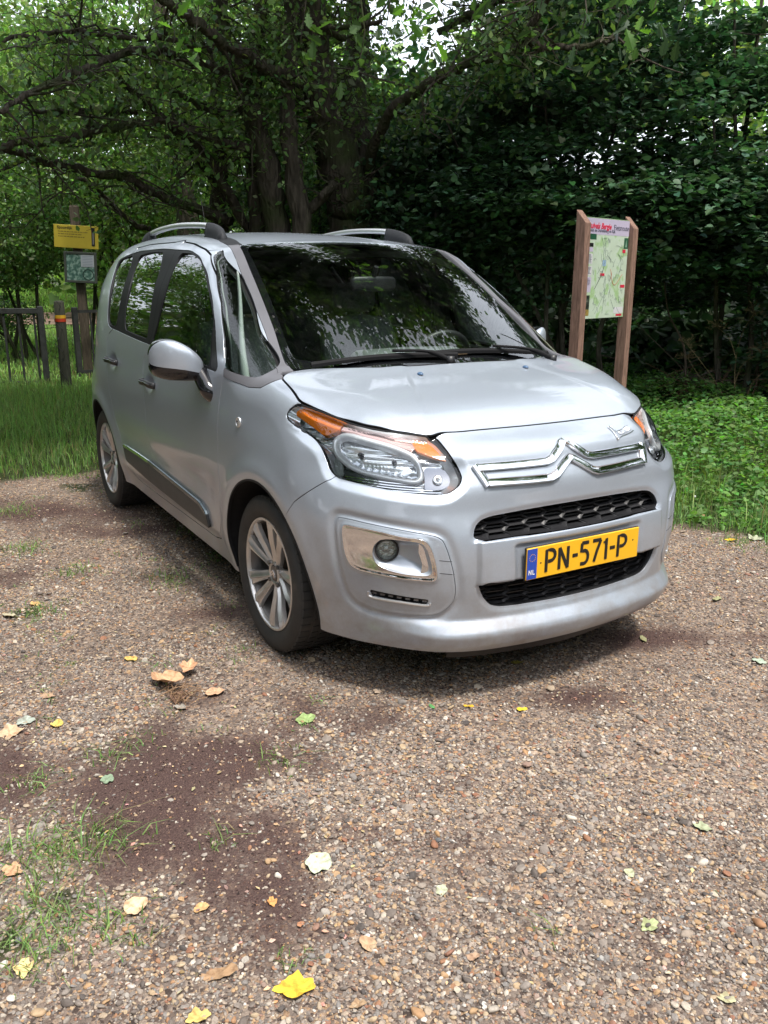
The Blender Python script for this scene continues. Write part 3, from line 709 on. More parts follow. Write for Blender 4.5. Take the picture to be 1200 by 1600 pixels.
def add_sheet(name, M, mat, parent=None, centre=False, sides=(-1, 1), label=None):
    V, N, F = M
    parent = parent or car
    if len(F) == 0: print('EMPTY sheet', name); return None
    made = []
    dark = FL.get(id(F)); mats_ = mat; mi_ = None
    if dark is not None and mat is PAINT:
        mats_ = [mat, SEAM]; mi_ = np.zeros(len(F), int); mi_[dark[1]:] = 1
    if centre:
        V2 = np.concatenate([V, V * [1, -1, 1]]); N2 = np.concatenate([N, N * [1, -1, 1]]); F2 = np.concatenate([F, F[:, ::-1] + len(V)])
        made.append(obj(name, V2, F2, mats_, parent, N=N2, mi=None if mi_ is None else np.concatenate([mi_, mi_])))
    else:
        par = parent if isinstance(parent, (list, tuple)) else (parent, parent)
        for s in sides:
            if s < 0: o = obj(name, V, F, mats_, par[0], N=N, mi=mi_)
            else: o = obj(name, V * [1, -1, 1], F[:, ::-1].copy(), mats_, par[-1], N=N * [1, -1, 1], mi=mi_)
            made.append(o)
    return made if len(made) > 1 else made[0]

def surf(p2, plane, off=0.0):
    """points on the (right-hand) body skin at given outline coordinates, moved off mm inwards"""
    p2 = np.atleast_2d(p2).astype(float); n = len(p2)
    if plane == 'front': O = np.stack([np.full(n, -.1), -p2[:, 0], p2[:, 1]], 1); E = O + [1.3, 0, 0]
    elif plane == 'side': O = np.stack([p2[:, 0], np.zeros(n), p2[:, 1]], 1); E = O - [0, 1.1, 0]
    elif plane == 'top': O = np.stack([p2[:, 0], -p2[:, 1], np.full(n, .7)], 1); E = O + [0, 0, 1.2]
    else:
        # along the diagonal direction (DG[1], DG[0]) in (x, |y|)
        nn = DG[0] ** 2 + DG[1] ** 2
        bx, by = -DG[0] * p2[:, 0] / nn, DG[1] * p2[:, 0] / nn
        k = .35
        O = np.stack([bx + DG[1] * k, -(by + DG[0] * k), p2[:, 1]], 1); E = O + np.array([DG[1], -DG[0], 0]) * 1.2
    P = solve(O, E); N = grad(P)
    P = P + N * details(P, N)[:, None]
    return P - N * off, N

# ---- split the skin into panels
M = (MV, MN, MF)
zb = np.interp(M[0][:, 0], [-3.3, -2.9, -2.2, -.4, .35, .6, 1.0], [.26, .25, .235, .205, .20, .20, .205])
M = clip(M, zb - M[0][:, 2])
for P in (P_ARCHF, P_ARCHR):
    d = pphi(M, 'side', P); M = clip(M, d, False)
ws, M = take(M, 'top', P_WS)
qg, M = take(M, 'side', P_QG, .0012)
pil, M = take(M, 'top', P_PILLAR, .0012)
hood, M = take(M, 'top', P_HOOD, .0042)
cowl, M = take(M, 'top', P_COWL, .001)
qtrim, M = take(M, 'side', P_QTRIM, .0012)
hl, M = take(M, 'diag', P_HL, .0022)
ug, M = take(M, 'front', P_UG, 0.0)
lg, M = take(M, 'front', P_LG, 0.0)
fog, M = take(M, 'diag', P_FOG, .0014)
fchrome, fog = take(fog, 'diag', P_FC, .0006)
finner, fchrome = take(fchrome, 'diag', P_FI, 0.0)
fdrl, fog = take(fog, 'diag', P_DRL, 0.0)
dlo, M = take(M, 'side', P_DLO, .001)
fdoor, M = take(M, 'side', P_FDOOR, .0034)
rdoor, M = take(M, 'side', P_RDOOR, .0034)
# fuel/lamps at the back and tail panel
P_TAILGATE = np.array([(-.3, .62), (.60, .62), (.62, .9), (.60, 1.2), (.52, 1.50), (-.3, 1.52)])
dt = np.maximum(sdf(np.abs(M[0][:, [1, 2]]), P_TAILGATE), M[0][:, 0] + 2.8)
tailgate, M = clip(M, dt + GAP), clip(M, dt - GAP, False)
P_RW = round_poly([(-.3, 1.05), (.54, 1.05), (.47, 1.45), (-.3, 1.47)], .04)
dt = sdf(np.abs(tailgate[0][:, [1, 2]]), P_RW)
rwin, tailgate = clip(tailgate, dt + .001), clip(tailgate, dt - .001, False)
P_TL = round_poly([(.63, .82), (.9, .82), (.9, 1.12), (.62, 1.12)], .04)
dt = np.maximum(sdf(np.abs(M[0][:, [1, 2]]), P_TL), M[0][:, 0] + 2.95)
tlamp, M = clip(M, dt + .001), clip(M, dt - .001, False)
dt = np.maximum(M[0][:, 2] - .60, M[0][:, 0] + 2.93)
rbump, M = clip(M, dt + .001), clip(M, dt - .001, False)
bump, M = take(M, 'side', np.vstack([P_BUMPER]), 0.0) if False else (None, M)
db = sdf(M[0][:, [0, 2]], P_BUMPER); db = np.where(M[0][:, 0] > .8, -np.abs(db), db)
bumper, M = clip(M, db + .0020), clip(M, db - .0020, False)
# roof: the sheet above the doors
dt = np.maximum(1.32 - M[0][:, 2], np.maximum(-2.95 - M[0][:, 0], M[0][:, 0] + .80))
dt = np.maximum(dt, sdf(M[0][:, [0, 2]] * 1.0, np.array([(-3.0, 1.2), (-2.52, 1.2), (-2.30, 1.575), (-2.2, 1.576), (-2.16, 1.57), (-.80, 1.44), (-.7, 1.9), (-3.0, 1.9)])) * 0 + 0 * dt) if False else dt
roofm = dt
xz = M[0][:, [0, 2]]
edge = 1.30 + ss((xz[:, 0] + 2.62) / .3) * .24
roof_phi = np.where(xz[:, 0] < -.6, np.maximum(edge - xz[:, 1], xz[:, 0] + .62), .1)
roof, M = clip(M, roof_phi + .0012), clip(M, roof_phi - .0012, False)
fender, rear = clip(M, -.40 - M[0][:, 0] + 0 * xz[:len(M[0]), 0]) if False else (clip(M, -(M[0][:, 0] + .9)), clip(M, M[0][:, 0] + .9))
# sill strip belongs to the rear piece between the wheels
sill, rear = clip(rear, np.maximum(rear[0][:, 2] - .34, -(rear[0][:, 0] + 2.2)) + .0005), clip(rear, np.maximum(rear[0][:, 2] - .34, -(rear[0][:, 0] + 2.2)) - .0005, False)
sill2, fender = clip(fender, np.maximum(fender[0][:, 2] - .298, fender[0][:, 0] + .385) + .0005), clip(fender, np.maximum(fender[0][:, 2] - .298, fender[0][:, 0] + .385) - .0005, False)

add_sheet('bonnet', flange(hood), PAINT, centre=True)
bumper_o = add_sheet('front_bumper', flange(bumper, .016), PAINT, centre=True)
add_sheet('roof', flange(roof), PAINT, centre=True)
add_sheet('fender', flange(fender), PAINT)
def join(A, B):
    return np.concatenate([A[0], B[0]]), np.concatenate([A[1], B[1]]), np.concatenate([A[2], B[2] + len(A[0])])
add_sheet('sill', flange(join(sill, sill2)), PAINT)
def by_island(M):
    """largest connected piece first"""
    V, N, F = M; lab = np.arange(len(V))
    while True:
        m_ = lab[F].min(1); new = lab.copy()
        for k_ in range(3): np.minimum.at(new, F[:, k_], m_)
        new = new[new]
        if (new == lab).all(): break
        lab = new
    ids, cn = np.unique(lab[F[:, 0]], return_counts=True); out = []
    for i in ids[np.argsort(-cn)]:
        f = F[lab[F[:, 0]] == i]; u, inv = np.unique(f, return_inverse=True); out.append((V[u], N[u], inv.reshape(-1, 3)))
    return out
for k_, isl in enumerate(by_island(rear)):
    if len(isl[2]) > 30: add_sheet('rear_quarter_panel' if k_ == 0 else 'window_frame_rail', flange(isl), PAINT)
add_sheet('tailgate', flange(tailgate), PAINT, centre=True)
add_sheet('rear_window', inset(rwin, .003), DARKGLASS, centre=True)
add_sheet('tail_lamp', inset(tlamp, .001), simple('tail_lamp_red', (.35, .01, .01), .15, coat=.5))
add_sheet('rear_bumper', flange(rbump), PAINT, centre=True)

# doors: painted skin, black window surround, panes
def split2(A, poly, gap=.001): return take(A, 'side', poly, gap)
fd = add_sheet('front_door', flange(fdoor), PAINT)
for k_, isl in enumerate(by_island(rdoor)):
    if k_ == 0: rd = add_sheet('rear_door', flange(isl), PAINT)
    elif len(isl[2]) > 30: add_sheet('window_frame', flange(isl), PAINT, rd)
fg, seal = take(dlo, 'side', P_FG, .0008)
rg, seal = take(seal, 'side', P_RG, .0008)
rq, seal = take(seal, 'side', P_RQ, .0008)
sail, seal = take(seal, 'side', P_SAIL, .0008)
sealF, rest_ = take(seal, 'side', P_FDOOR, .0015)
sealR, sealQ = take(rest_, 'side', P_RDOOR, .0015)
add_sheet('window_surround', flange(inset(sealF, .003), .02), RUBBER, fd)
add_sheet('window_surround', flange(inset(sealR, .003), .02), RUBBER, rd)
add_sheet('window_surround', flange(inset(sealQ, .003), .02), RUBBER)
add_sheet('window_pane', inset(pane(fg, 1), .008), SIDEGLASS, fd)
add_sheet('window_pane', inset(pane(rg, 1), .008), DARKGLASS, rd)
add_sheet('rear_quarter_window', inset(pane(rq, 1), .008), DARKGLASS)
add_sheet('mirror_sail_panel', flange(inset(sail, .004), .01), BLACK, fd)
ws = pane(ws, 2, 3)
add_sheet('windscreen', inset(ws, .004), GLASS, centre=True)
add_sheet('quarter_window', inset(pane(qg, 1), .004), GLASS)
add_sheet('windscreen_pillar', flange((pil[0] + pil[1] * .003, pil[1], pil[2]), .014), TRIMGREY)
add_sheet('quarter_window_trim', flange((qtrim[0] + qtrim[1] * .002, qtrim[1], qtrim[2]), .012), TRIMGREY)
add_sheet('cowl', inset(cowl, .016), BLACK, centre=True)

# dark inner shell seen through the panel gaps, and light trim behind the pillars
def shell(off, keep_low=True):
    S = inset((MV, MN, MF), off)
    V0 = (S[0] + S[1] * off, S[1], S[2])
    return V0
S = (MV, MN, MF)
S = clip(S, .22 - S[0][:, 2])
for pl, P in (('side', P_DLO), ('top', P_WS), ('side', P_QG), ('front', P_UG), ('front', P_LG), ('diag', P_HL), ('diag', P_FI)):
    S = clip(S, pphi(S, pl, P) + .004, False)
for P in (P_ARCHF, P_ARCHR):
    S = clip(S, pphi(S, 'side', P) - .006, False)
dt = np.maximum(sdf(np.abs(S[0][:, [1, 2]]), P_RW), S[0][:, 0] + 2.8)
S = clip(S, dt, False)
low = clip(S, S[0][:, 2] - 1.06); high = clip(S, 1.06 - S[0][:, 2])
add_sheet('inner_body', inset(S, .019), DARK, centre=True)
hi2 = clip(high, high[0][:, 0] - .0)
add_sheet('interior_trim', inset(hi2, .034), INTLIGHT, centre=True)
# inner pillar between quarter window and front door is wide and pale
# ---- black ceramic band and mirror patch on the windscreen
P_CLEAR = round_poly([(.005, -.2), (.005, 0), (-.01, .25), (-.05, .42), (-.10, .55), (-.152, .625), (-.175, .630), (-.285, .610), (-.482, .577), (-.69, .548), (-.855, .522), (-.868, .50), (-.845, .35), (-.815, .18), (-.808, 0), (-.808, -.2)], .02, 2)
band = clip(inset(ws, .006), sdf(to2d(ws[0], 'top'), P_CLEAR) - 0.0, False)
add_sheet('windscreen_border', band, GLOSSBLACK, centre=True)

# black roof joint strip
P_STRIP = np.array([(-1.30, .515), (-1.28, .472), (-1.05, .498), (-.905, .526), (-.925, .580), (-1.08, .565)])
st = (MV, MN, MF); st = clip(st, pphi(st, 'top', P_STRIP))
add_sheet('roof_joint_strip', flange((st[0] + st[1] * .003, st[1], st[2]), .006), RUBBER)

# rubbing strip on the doors
cl = (MV, MN, MF); cl = clip(cl, pphi(cl, 'side', P_CLAD))
topz = np.interp(cl[0][:, 0], [-2.0, -1.7, -1.471, -.69, -.6], [.478, .478, .474, .433, .40])
cl_top, cl_low = clip(cl, topz - cl[0][:, 2] + .0005), clip(cl, topz - cl[0][:, 2] - .0005, False)
cf = lambda A, s: clip(A, s * (A[0][:, 0] + 1.49) + .0012)
CLADM = simple('rubbing_strip', (.045, .050, .052), .5, noise=.2, nscale=8)
add_sheet('rubbing_strip', flange((lambda a: (a[0] + a[1] * .013, a[1], a[2]))(cf(cl_low, -1)), .012, .004), CLADM, fd)
add_sheet('rubbing_strip', flange((lambda a: (a[0] + a[1] * .013, a[1], a[2]))(cf(cl_low, 1)), .012, .004), CLADM, rd)
add_sheet('rubbing_strip_chrome', flange((lambda a: (a[0] + a[1] * .015, a[1], a[2]))(cf(cl_top, -1)), .014, .003), simple('dull_trim', (.16, .19, .20), .2, .8), fd)
add_sheet('rubbing_strip_chrome', flange((lambda a: (a[0] + a[1] * .015, a[1], a[2]))(cf(cl_top, 1)), .014, .003), CHROME, rd)

def pair(fn):
    """build a right-hand part and its mirror image"""
    for s in (-1, 1): fn(s)

def mirrored(mb, s):
    """flip a collector built for the right-hand side to side s"""
    if s > 0:
        mb.V = [v * np.array([1, -1, 1]) for v in mb.V]; mb.F = [f[::-1] for f in mb.F]
    return mb

# ---- grilles: honeycomb with a slat across each cell, set back behind the openings
def grille(poly, name, z0, z1, rows):
    m = MB()
    w = .102; h = (z1 - z0) / rows * 1.0
    cells = []
    for c in range(-9, 10):
        for r in range(-1, rows + 2):
            yc = c * w * .8; zc = z0 + (r + (.5 if c % 2 else 0.0)) * h
            hexa = [(-.5, 0), (-.30, .5), (.30, .5), (.5, 0), (.30, -.5), (-.30, -.5)]
            cells.append((yc, zc, [(yc + a * w, zc + b * h) for a, b in hexa]))
    def X(y, z): return surf(np.stack([np.abs(y), z], 1), 'front', 0)[0][:, 0]
    V2 = []; quads = []
    for yc, zc, hx in cells:
        if abs(yc) > .47: continue
        H = np.array(hx); c0 = np.array([yc, zc])
        inner = c0 + (H - c0) * [.84, .66]
        for k in range(6):
            a, b, d, e = H[k], H[(k + 1) % 6], inner[(k + 1) % 6], inner[k]
            quads.append((a, b, d, e))
        L = c0 + [-w * .43, 0]; R_ = c0 + [w * .43, 0]; t = .0022
        quads.append((L + [0, -t], R_ + [0, -t], R_ + [0, t], L + [0, t]))
    pts = np.array(quads).reshape(-1, 2)
    zc_ = np.clip(pts[:, 1], .30, .70)
    xs = X(np.clip(pts[:, 0], -.46, .46), zc_)
    F = []; V = []
    P3 = np.stack([xs, -pts[:, 0], pts[:, 1]], 1)
    for q in range(len(quads)):
        a = P3[q * 4:q * 4 + 4]; mid = pts[q * 4:q * 4 + 4].mean(0)
        ins = sdf(np.array([[abs(mid[0]), mid[1]]]), poly)[0]
        if ins > .012: continue
        slat = (q % 7) == 6
        f0 = .040 if slat else .026; f1 = .062
        n0 = len(V)
        for p in a: V.append(p - [f0, 0, 0])
        # bevel: inner rim further back
        if not slat:
            V[-1] = V[-1] - np.array([.008, 0, 0]); V[-2] = V[-2] - np.array([.008, 0, 0])
        for p in a: V.append(p - [f1, 0, 0])
        F += [(n0, n0 + 3, n0 + 2, n0 + 1), (n0, n0 + 1, n0 + 5, n0 + 4), (n0 + 2, n0 + 3, n0 + 7, n0 + 6)]
        if slat: pass
    m.add(np.array(V), F)
    g = m.build(name, BLACK, car)
    # back wall and side walls
    full = np.vstack([poly[poly[:, 0] >= 0], ])
    right = poly[poly[:, 0] > -.001]
    order = right
    ring = np.vstack([order, (order * [-1, 1])[::-1]])
    xs = X(np.clip(ring[:, 0], -.46, .46), ring[:, 1])
    R3 = np.stack([xs, -ring[:, 0], ring[:, 1]], 1)
    k = len(R3); V = np.concatenate([R3 - [.004, 0, 0], R3 - [.075, 0, 0]])
    F = [(i, (i + 1) % k, k + (i + 1) % k, k + i) for i in range(k)]
    m2 = MB(); m2.add(V, F); m2.build('grille_surround', BLACK, car)
    c = MB(); c.box((.72, 0, (z0 + z1) / 2), (.02, .92, (z1 - z0) + .06)); c.build('grille_backing', DARK, car)
grille(P_UG, 'upper_grille', .590, .676, 3)
grille(P_LG, 'lower_grille', .340, .446, 4)

# ---- chevron trim: two chrome bars that join at both ends
CHS = -1
def chev():
    up = [(.384, .819), (.30, .818), (.19, .817), (.105, .817), (.082, .822), (.012, .868), (.0, .871)]
    lo = [(.357, .772), (.30, .771), (.19, .768), (.108, .767), (.084, .774), (.012, .817), (0, .820)]
    prof = np.array([(-.0155, 0), (-.0152, .0085), (-.0138, .0128), (-.0112, .0132), (.0090, .0062), (.0112, .0075), (.0145, .0048), (.0155, 0)]) * [CHS, 1]
    for line, name in ((up, 'upper_chevron'), (lo, 'lower_chevron')):
        L = smooth_line(line, 1)
        full = np.vstack([np.array(L), (np.array(L)[::-1] * [-1, 1])[1:]])
        # densify
        D = [full[0]]
        for a, b in zip(full[:-1], full[1:]):
            k = max(1, int(np.linalg.norm(b - a) / .02)); D += [a + (b - a) * (j + 1) / k for j in range(k)]
        D = np.array(D); P, N = surf(np.abs(D) * [1, 1], 'front', -.001)
        sg = np.where(D[:, 0] < 0, -1, 1); P = P * np.stack([sg * 0 + 1, sg, sg * 0 + 1], 1); N = N * np.stack([sg * 0 + 1, sg, sg * 0 + 1], 1)
        m = MB(); m.sweep(P, prof, upv=N); o = m.build(name, CHROME, car); sharp(o, 50)
    # end pieces
    def end(s):
        D = np.array([(.384, .8275), (.3745, .805), (.366, .785), (.357, .7635)])
        P, N = surf(D, 'front', -.0012); m = MB(); m.sweep(P, prof * [.95, 1.0], upv=N); mirrored(m, s); o = m.build('chevron_end', CHROME, car); sharp(o, 50)
    pair(end)
    # satin insert between the bars
    Q = round_poly([(-.1, .858), (0, .858), (.012, .855), (.082, .812), (.105, .806), (.365, .806), (.352, .784), (.108, .780), (.084, .786), (.012, .829), (0, .832), (-.1, .832)], .004, 1)
chev()

# ---- number plate
def plate():
    pc = np.array([.853, 0, .5005])
    p = thing('x', None, None); bpy.data.objects.remove(p)
    m = MB(); m.box((0, 0, 0), (.006, .522, .112), bev=.002)
    base = m.build('number_plate', YELLOW, car); base.location = pc
    m = MB(); m.box((-.006, 0, 0), (.008, .527, .116), bev=.002); h = m.build('plate_holder', BLACK, base); 
    m = MB(); m.box((.0035, -.2385, 0), (.0016, .042, .106)); m.build('plate_band', EUBLUE, base)
    def stroke(m, pts, r=.0066, closed=False, depth=.0011):
        P = np.array([(0, a, b) for a, b in pts], float)
        s0 = len(m.V); m.tube(P, r, 8, closed, up=(1, 0, 0)); v = m.V[-1]; v[:, 0] *= depth / r
    H = .077; W = .038
    def arc(cx, cy, rx, ry, a0, a1, n=9): return [(cx + rx * math.cos(math.radians(a)), cy + ry * math.sin(math.radians(a))) for a in np.linspace(a0, a1, n)]
    G = {
        'P': [[(0, 0), (0, .66 * H - .012)], [(0, .50 * H), (0, H), (W * .45, H)] + arc(W * .45, H * .74, W * .55, H * .26, 90, -90)[1:] + [(W * .22, H * .48)]],
        'N': [[(0, 0), (0, H)], [(0, H), (W * 1.02, 0)], [(W * 1.02, 0), (W * 1.02, H)]],
        '-': [[(0, H * .5), (W * .62, H * .5)]],
        '5': [[(W * .92, H), (W * .10, H)], [(W * .12, H), (W * .06, H * .60)] + arc(W * .42, H * .32, W * .5, H * .31, 105, -90)[0:] + [(0, H * .03)]],
        '7': [[(0, H), (W, H)], [(W, H), (W * .55, H * .48), (W * .25, 0)]],
        '1': [[(0, H * .80), (W * .30, H), (W * .30, 0)]],
    }
    y0 = -.176; gl = []
    for ch, adv in (('P', .058), ('N', .060), ('-', .038), ('5', .055), ('7', .054), ('1', .030), ('-', .040), ('P', .05)):
        m = MB()
        for st_ in G[ch]: stroke(m, [(a + y0 + 0, b - H / 2) for a, b in st_])
        for v in m.V: v[:, 0] += .0042
        o = m.build({'-': 'dash', 'P': 'letter', 'N': 'letter'}.get(ch, 'digit'), INKBLACK, base)
        y0 += adv
    # NL and the ring of stars
    m = MB(); hh = .016
    for sg_ in ([(-.2515, -.037), (-.2515, -.037 + hh)], [(-.2515, -.037 + hh), (-.2415, -.037)], [(-.2415, -.037), (-.2415, -.037 + hh)]): stroke(m, sg_, .0017, depth=.0006)
    for sg_ in ([(-.2345, -.037 + hh), (-.2345, -.037)], [(-.2345, -.037), (-.2265, -.037)]): stroke(m, sg_, .0017, depth=.0006)
    for v in m.V: v[:, 0] += .0048
    m.build('country_letters', WHITE, base)
    m = MB()
    for k in range(12):
        a = k * math.pi / 6; cy_, cz_ = -.2385 + .0125 * math.cos(a), .022 + .0125 * math.sin(a)
        q = [(.0048, cy_ + (r) * math.cos(b), cz_ + r * math.sin(b)) for b, r in [(math.pi / 2 + j * math.pi / 5, .0022 if j % 2 == 0 else .0009) for j in range(10)]]
        m.add(q, [list(range(10))])
    m.build('star_ring', YELLOW, base)
    sm_ = simple('plate_screw', (.10, .05, .01), .5)
    for yy, zz in ((.232, .012), (-.20, -.002)):
        m = MB(); m.lathe([(0, .0042), (.003, .0038), (.0034, .003)], (0, 0, 0), 0, 10); m.V[-1] += [0, yy, zz]; m.build('plate_screw', sm_, base)
plate()

# ---- script badge on the nose, driver's side
def badge():
    S2 = [[(0, .036), (.006, .034), (.002, .0)], [(.004, .034), (.012, .040), (.022, .036), (.020, .026), (.008, .022)],
          [(.028, .026), (.030, .016)], [(.044, .026), (.036, .026), (.035, .017), (.044, .016)],
          [(.058, .028), (.050, .027), (.049, .019), (.057, .018), (.060, .028), (.062, .018)],
          [(.076, .031), (.068, .029), (.073, .025), (.076, .021), (.067, .019)], [(.090, .034), (.082, .032), (.087, .028), (.090, .024), (.081, .021)],
          [(.098, .034), (.095, .028), (.099, .023), (.104, .027), (.102, .034), (.098, .034)],
          [(.003, .0), (.02, .008), (.05, .012), (.08, .015), (.112, .020)]]
    o0 = np.array([.258, .852]); m = MB()
    for st_ in S2:
        q = np.array([(o0[0] + a, o0[1] + b * 1.0) for a, b in smooth_line(st_, 3)])
        P, N = surf(q, 'front', -.002); P = P * [1, -1, 1]; N = N * [1, -1, 1]
        m.tube(P, .0027 if len(st_) != 3 or st_[0][0] > 0 else .0038, 6, up=tuple(N[0]))
    m.build('script_badge', CHROME, car, smooth=True)
badge()

# ---- headlamps
def headlamp(s):
    root_sheet = inset(hl, .001)
    V, N, F = root_sheet
    if s > 0: V = V * [1, -1, 1]; N = N * [1, -1, 1]; F = F[:, ::-1].copy()
    o = obj('headlamp', V, F, LENS, car, N=N)
    def sub(name, poly, off, mat, fl=0.0):
        A = (MV, MN, MF); A = clip(A, pphi(A, 'diag', poly)); A = inset(A, off)
        if fl: A = flange(A, fl)
        v, n, f = A
        if s > 0: v = v * [1, -1, 1]; n = n * [1, -1, 1]; f = f[:, ::-1].copy()
        return obj(name, v, f, mat, o, N=n)
    # bowl: the outline swept inwards and closed
    ring = P_HL; P0, N0 = surf(ring, 'diag', .002); c2 = ring.mean(0)
    P1, _ = surf(c2 + (ring - c2) * .90, 'diag', .028)
    P2, _ = surf(c2 + (ring - c2) * .80, 'diag', .050)
    k = len(ring); m = MB()
    cen = P2.mean(0)
    m.add(np.concatenate([P0, P1]), [(i, (i + 1) % k, k + (i + 1) % k, k + i) for i in range(k)])
    mirrored(m, s); m.build('lamp_bezel', REFLECTOR, o, smooth=True)
    A = (MV, MN, MF); A = clip(A, pphi(A, 'diag', c2 + (ring - c2) * .93)); A = inset(A, .034)
    v, n, f = A
    # wavy reflector: ripple the depth
    rip = .006 * np.sin(v[:, 2] * 190) + .005 * np.sin((v[:, 0] - v[:, 1]) * 75 + v[:, 2] * 40)
    v = v - n * (np.abs(rip) * 1.2)[:, None]; n = vnormals(v, f)
    if s > 0: v = v * [1, -1, 1]; n = n * [1, -1, 1]; f = f[:, ::-1].copy()
    obj('reflector', v, f, REFLECTOR, o, N=n)
    # chrome ring round the main beam pod
    pod = smooth_line([(.300, .886), (.296, .907), (.262, .921), (.19, .913), (.11, .899), (.055, .885), (.018, .868), (-.004, .835), (-.014, .808), (.0, .795), (.04, .797), (.127, .806), (.20, .815), (.255, .833), (.288, .858)], 3, True)
    P, N = surf(pod, 'diag', .012); m = MB()
    m.sweep(P, [(-.013, -.012), (-.012, .003), (-.006, .007), (.002, .005), (.007, -.004), (.008, -.02)], upv=N, closed=True); mirrored(m, s)
    ro = m.build('beam_ring', simple('beam_ring_metal', (.9, .92, .94), .3, .35), o); sharp(ro, 60)
    A = (MV, MN, MF); q_ = round_poly(pod, .01, 1); A = clip(A, pphi(A, 'diag', q_)); dd = np.maximum(-sdf(to2d(A[0], 'diag'), q_), 0)
    v = A[0] - A[1] * (.016 + .045 * (1 - np.exp(-dd / .016)))[:, None] + A[1] * (.003 * np.sin(to2d(A[0], 'diag')[:, 0] * 260) * ss((.86 - A[0][:, 2]) / .02))[:, None]; f = A[2]; n = vnormals(v, f)
    if (n * A[1]).sum() < 0: n = -n
    if s > 0: v = v * [1, -1, 1]; n = n * [1, -1, 1]; f = f[:, ::-1].copy()
    obj('beam_reflector', v, f, REFLECTOR, o, N=n)
    # projector bowls inside the pod
    for (a, b, r) in ((.205, .868, .010), (.080, .850, .009)):
        P, N = surf([(a, b)], 'diag', .026); P = P[0]; N = N[0]
        prof = [(r, -.012), (r * .93, .004), (r * .6, .010), (0.0001, .012)]
        mm = MB(); mm.lathe(prof, (0, 0, 0), 0, 28)
        R = Vector(N).to_track_quat('X', 'Z').to_matrix(); mm.V[0] = mm.V[0] @ np.array(R).T + P
        mirrored(mm, s); q = mm.build('bulb_shield', simple('bulb_shield', (.10, .10, .12), .12, .6) if 'bulb_shield' not in bpy.data.materials else bpy.data.materials['bulb_shield'], o, smooth=True)
    # amber indicator (upper rear corner) and its continuation along the top
    sub('indicator', round_poly([(.458, .985), (.478, .956), (.345, .902), (.300, .921), (.278, .946), (.37, .968)], .008, 1), .011, AMBER, .02)
    sub('indicator_strip', round_poly([(-.030, .899), (-.106, .851), (-.099, .843), (.010, .880), (.03, .905)], .006, 1), .012, AMBER, .012)
    sub('indicator_cover', round_poly([(.270, .944), (.29, .926), (.10, .899), (.02, .880), (.0, .908), (.10, .926)], .006, 1), .014, simple('indicator_cover_pink', (.62, .42, .38), .15, .75), .01)
    sub('low_beam_recess', round_poly([(.262, .806), (.13, .787), (.0, .780), (.004, .766), (.12, .768), (.255, .780)], .008, 1), .020, simple('low_beam_dark', (.10, .105, .12), .2, .6), .01)
    gk, gn = surf(np.vstack([P_HL, P_HL[:1]]), 'diag', .0045); m = MB(); m.tube(gk[:-1], .0034, 5, True, up=(0, 0, 1)); mirrored(m, s); m.build('lamp_gasket', RUBBER, o, smooth=True)
    # horizontal ribs below the pod and the inner pocket
    for k2, (zz, a0, a1) in enumerate(((.784, .02, .255), (.776, -.02, .25), (.768, -.06, .22), (.760, -.09, .12))):
        D = np.array([(a, zz + .004 * math.sin(a * 9) + .03 * max(0, a - .1)) for a in np.linspace(a0, a1, 14)]); P, N = surf(D, 'diag', .018)
        m = MB(); m.sweep(P, [(-.002, -.003), (-.0012, .002), (.0015, .002), (.002, -.003)], upv=N); mirrored(m, s); m.build('light_rib', CHROME, o)
    pocket = round_poly([(-.020, .828), (-.085, .826), (-.122, .79), (-.100, .765), (-.03, .760), (-.03, .79)], .01, 1)
    sub('side_lamp_pocket', pocket, .024, LAMPDARK, .012)
    P, N = surf([(-.075, .80)], 'diag', .018); mm = MB(); mm.lathe([(.017, 0), (.015, .005), (.010, .001), (.006, .006), (.0001, .008)], (0, 0, 0), 0, 20)
    R = Vector(N[0]).to_track_quat('X', 'Z').to_matrix(); mm.V[0] = mm.V[0] @ np.array(R).T + P[0]; mirrored(mm, s); mm.build('side_lamp', REFLECTOR, o, smooth=True)
    lower = round_poly([(.272, .838), (.300, .835), (.283, .786), (.255, .783)], .01, 1)
    sub('reflector_corner', lower, .012, simple('corner_prism', (.35, .40, .38), .15, .3, bump=.8, bscale=220), .01)
pair(headlamp)

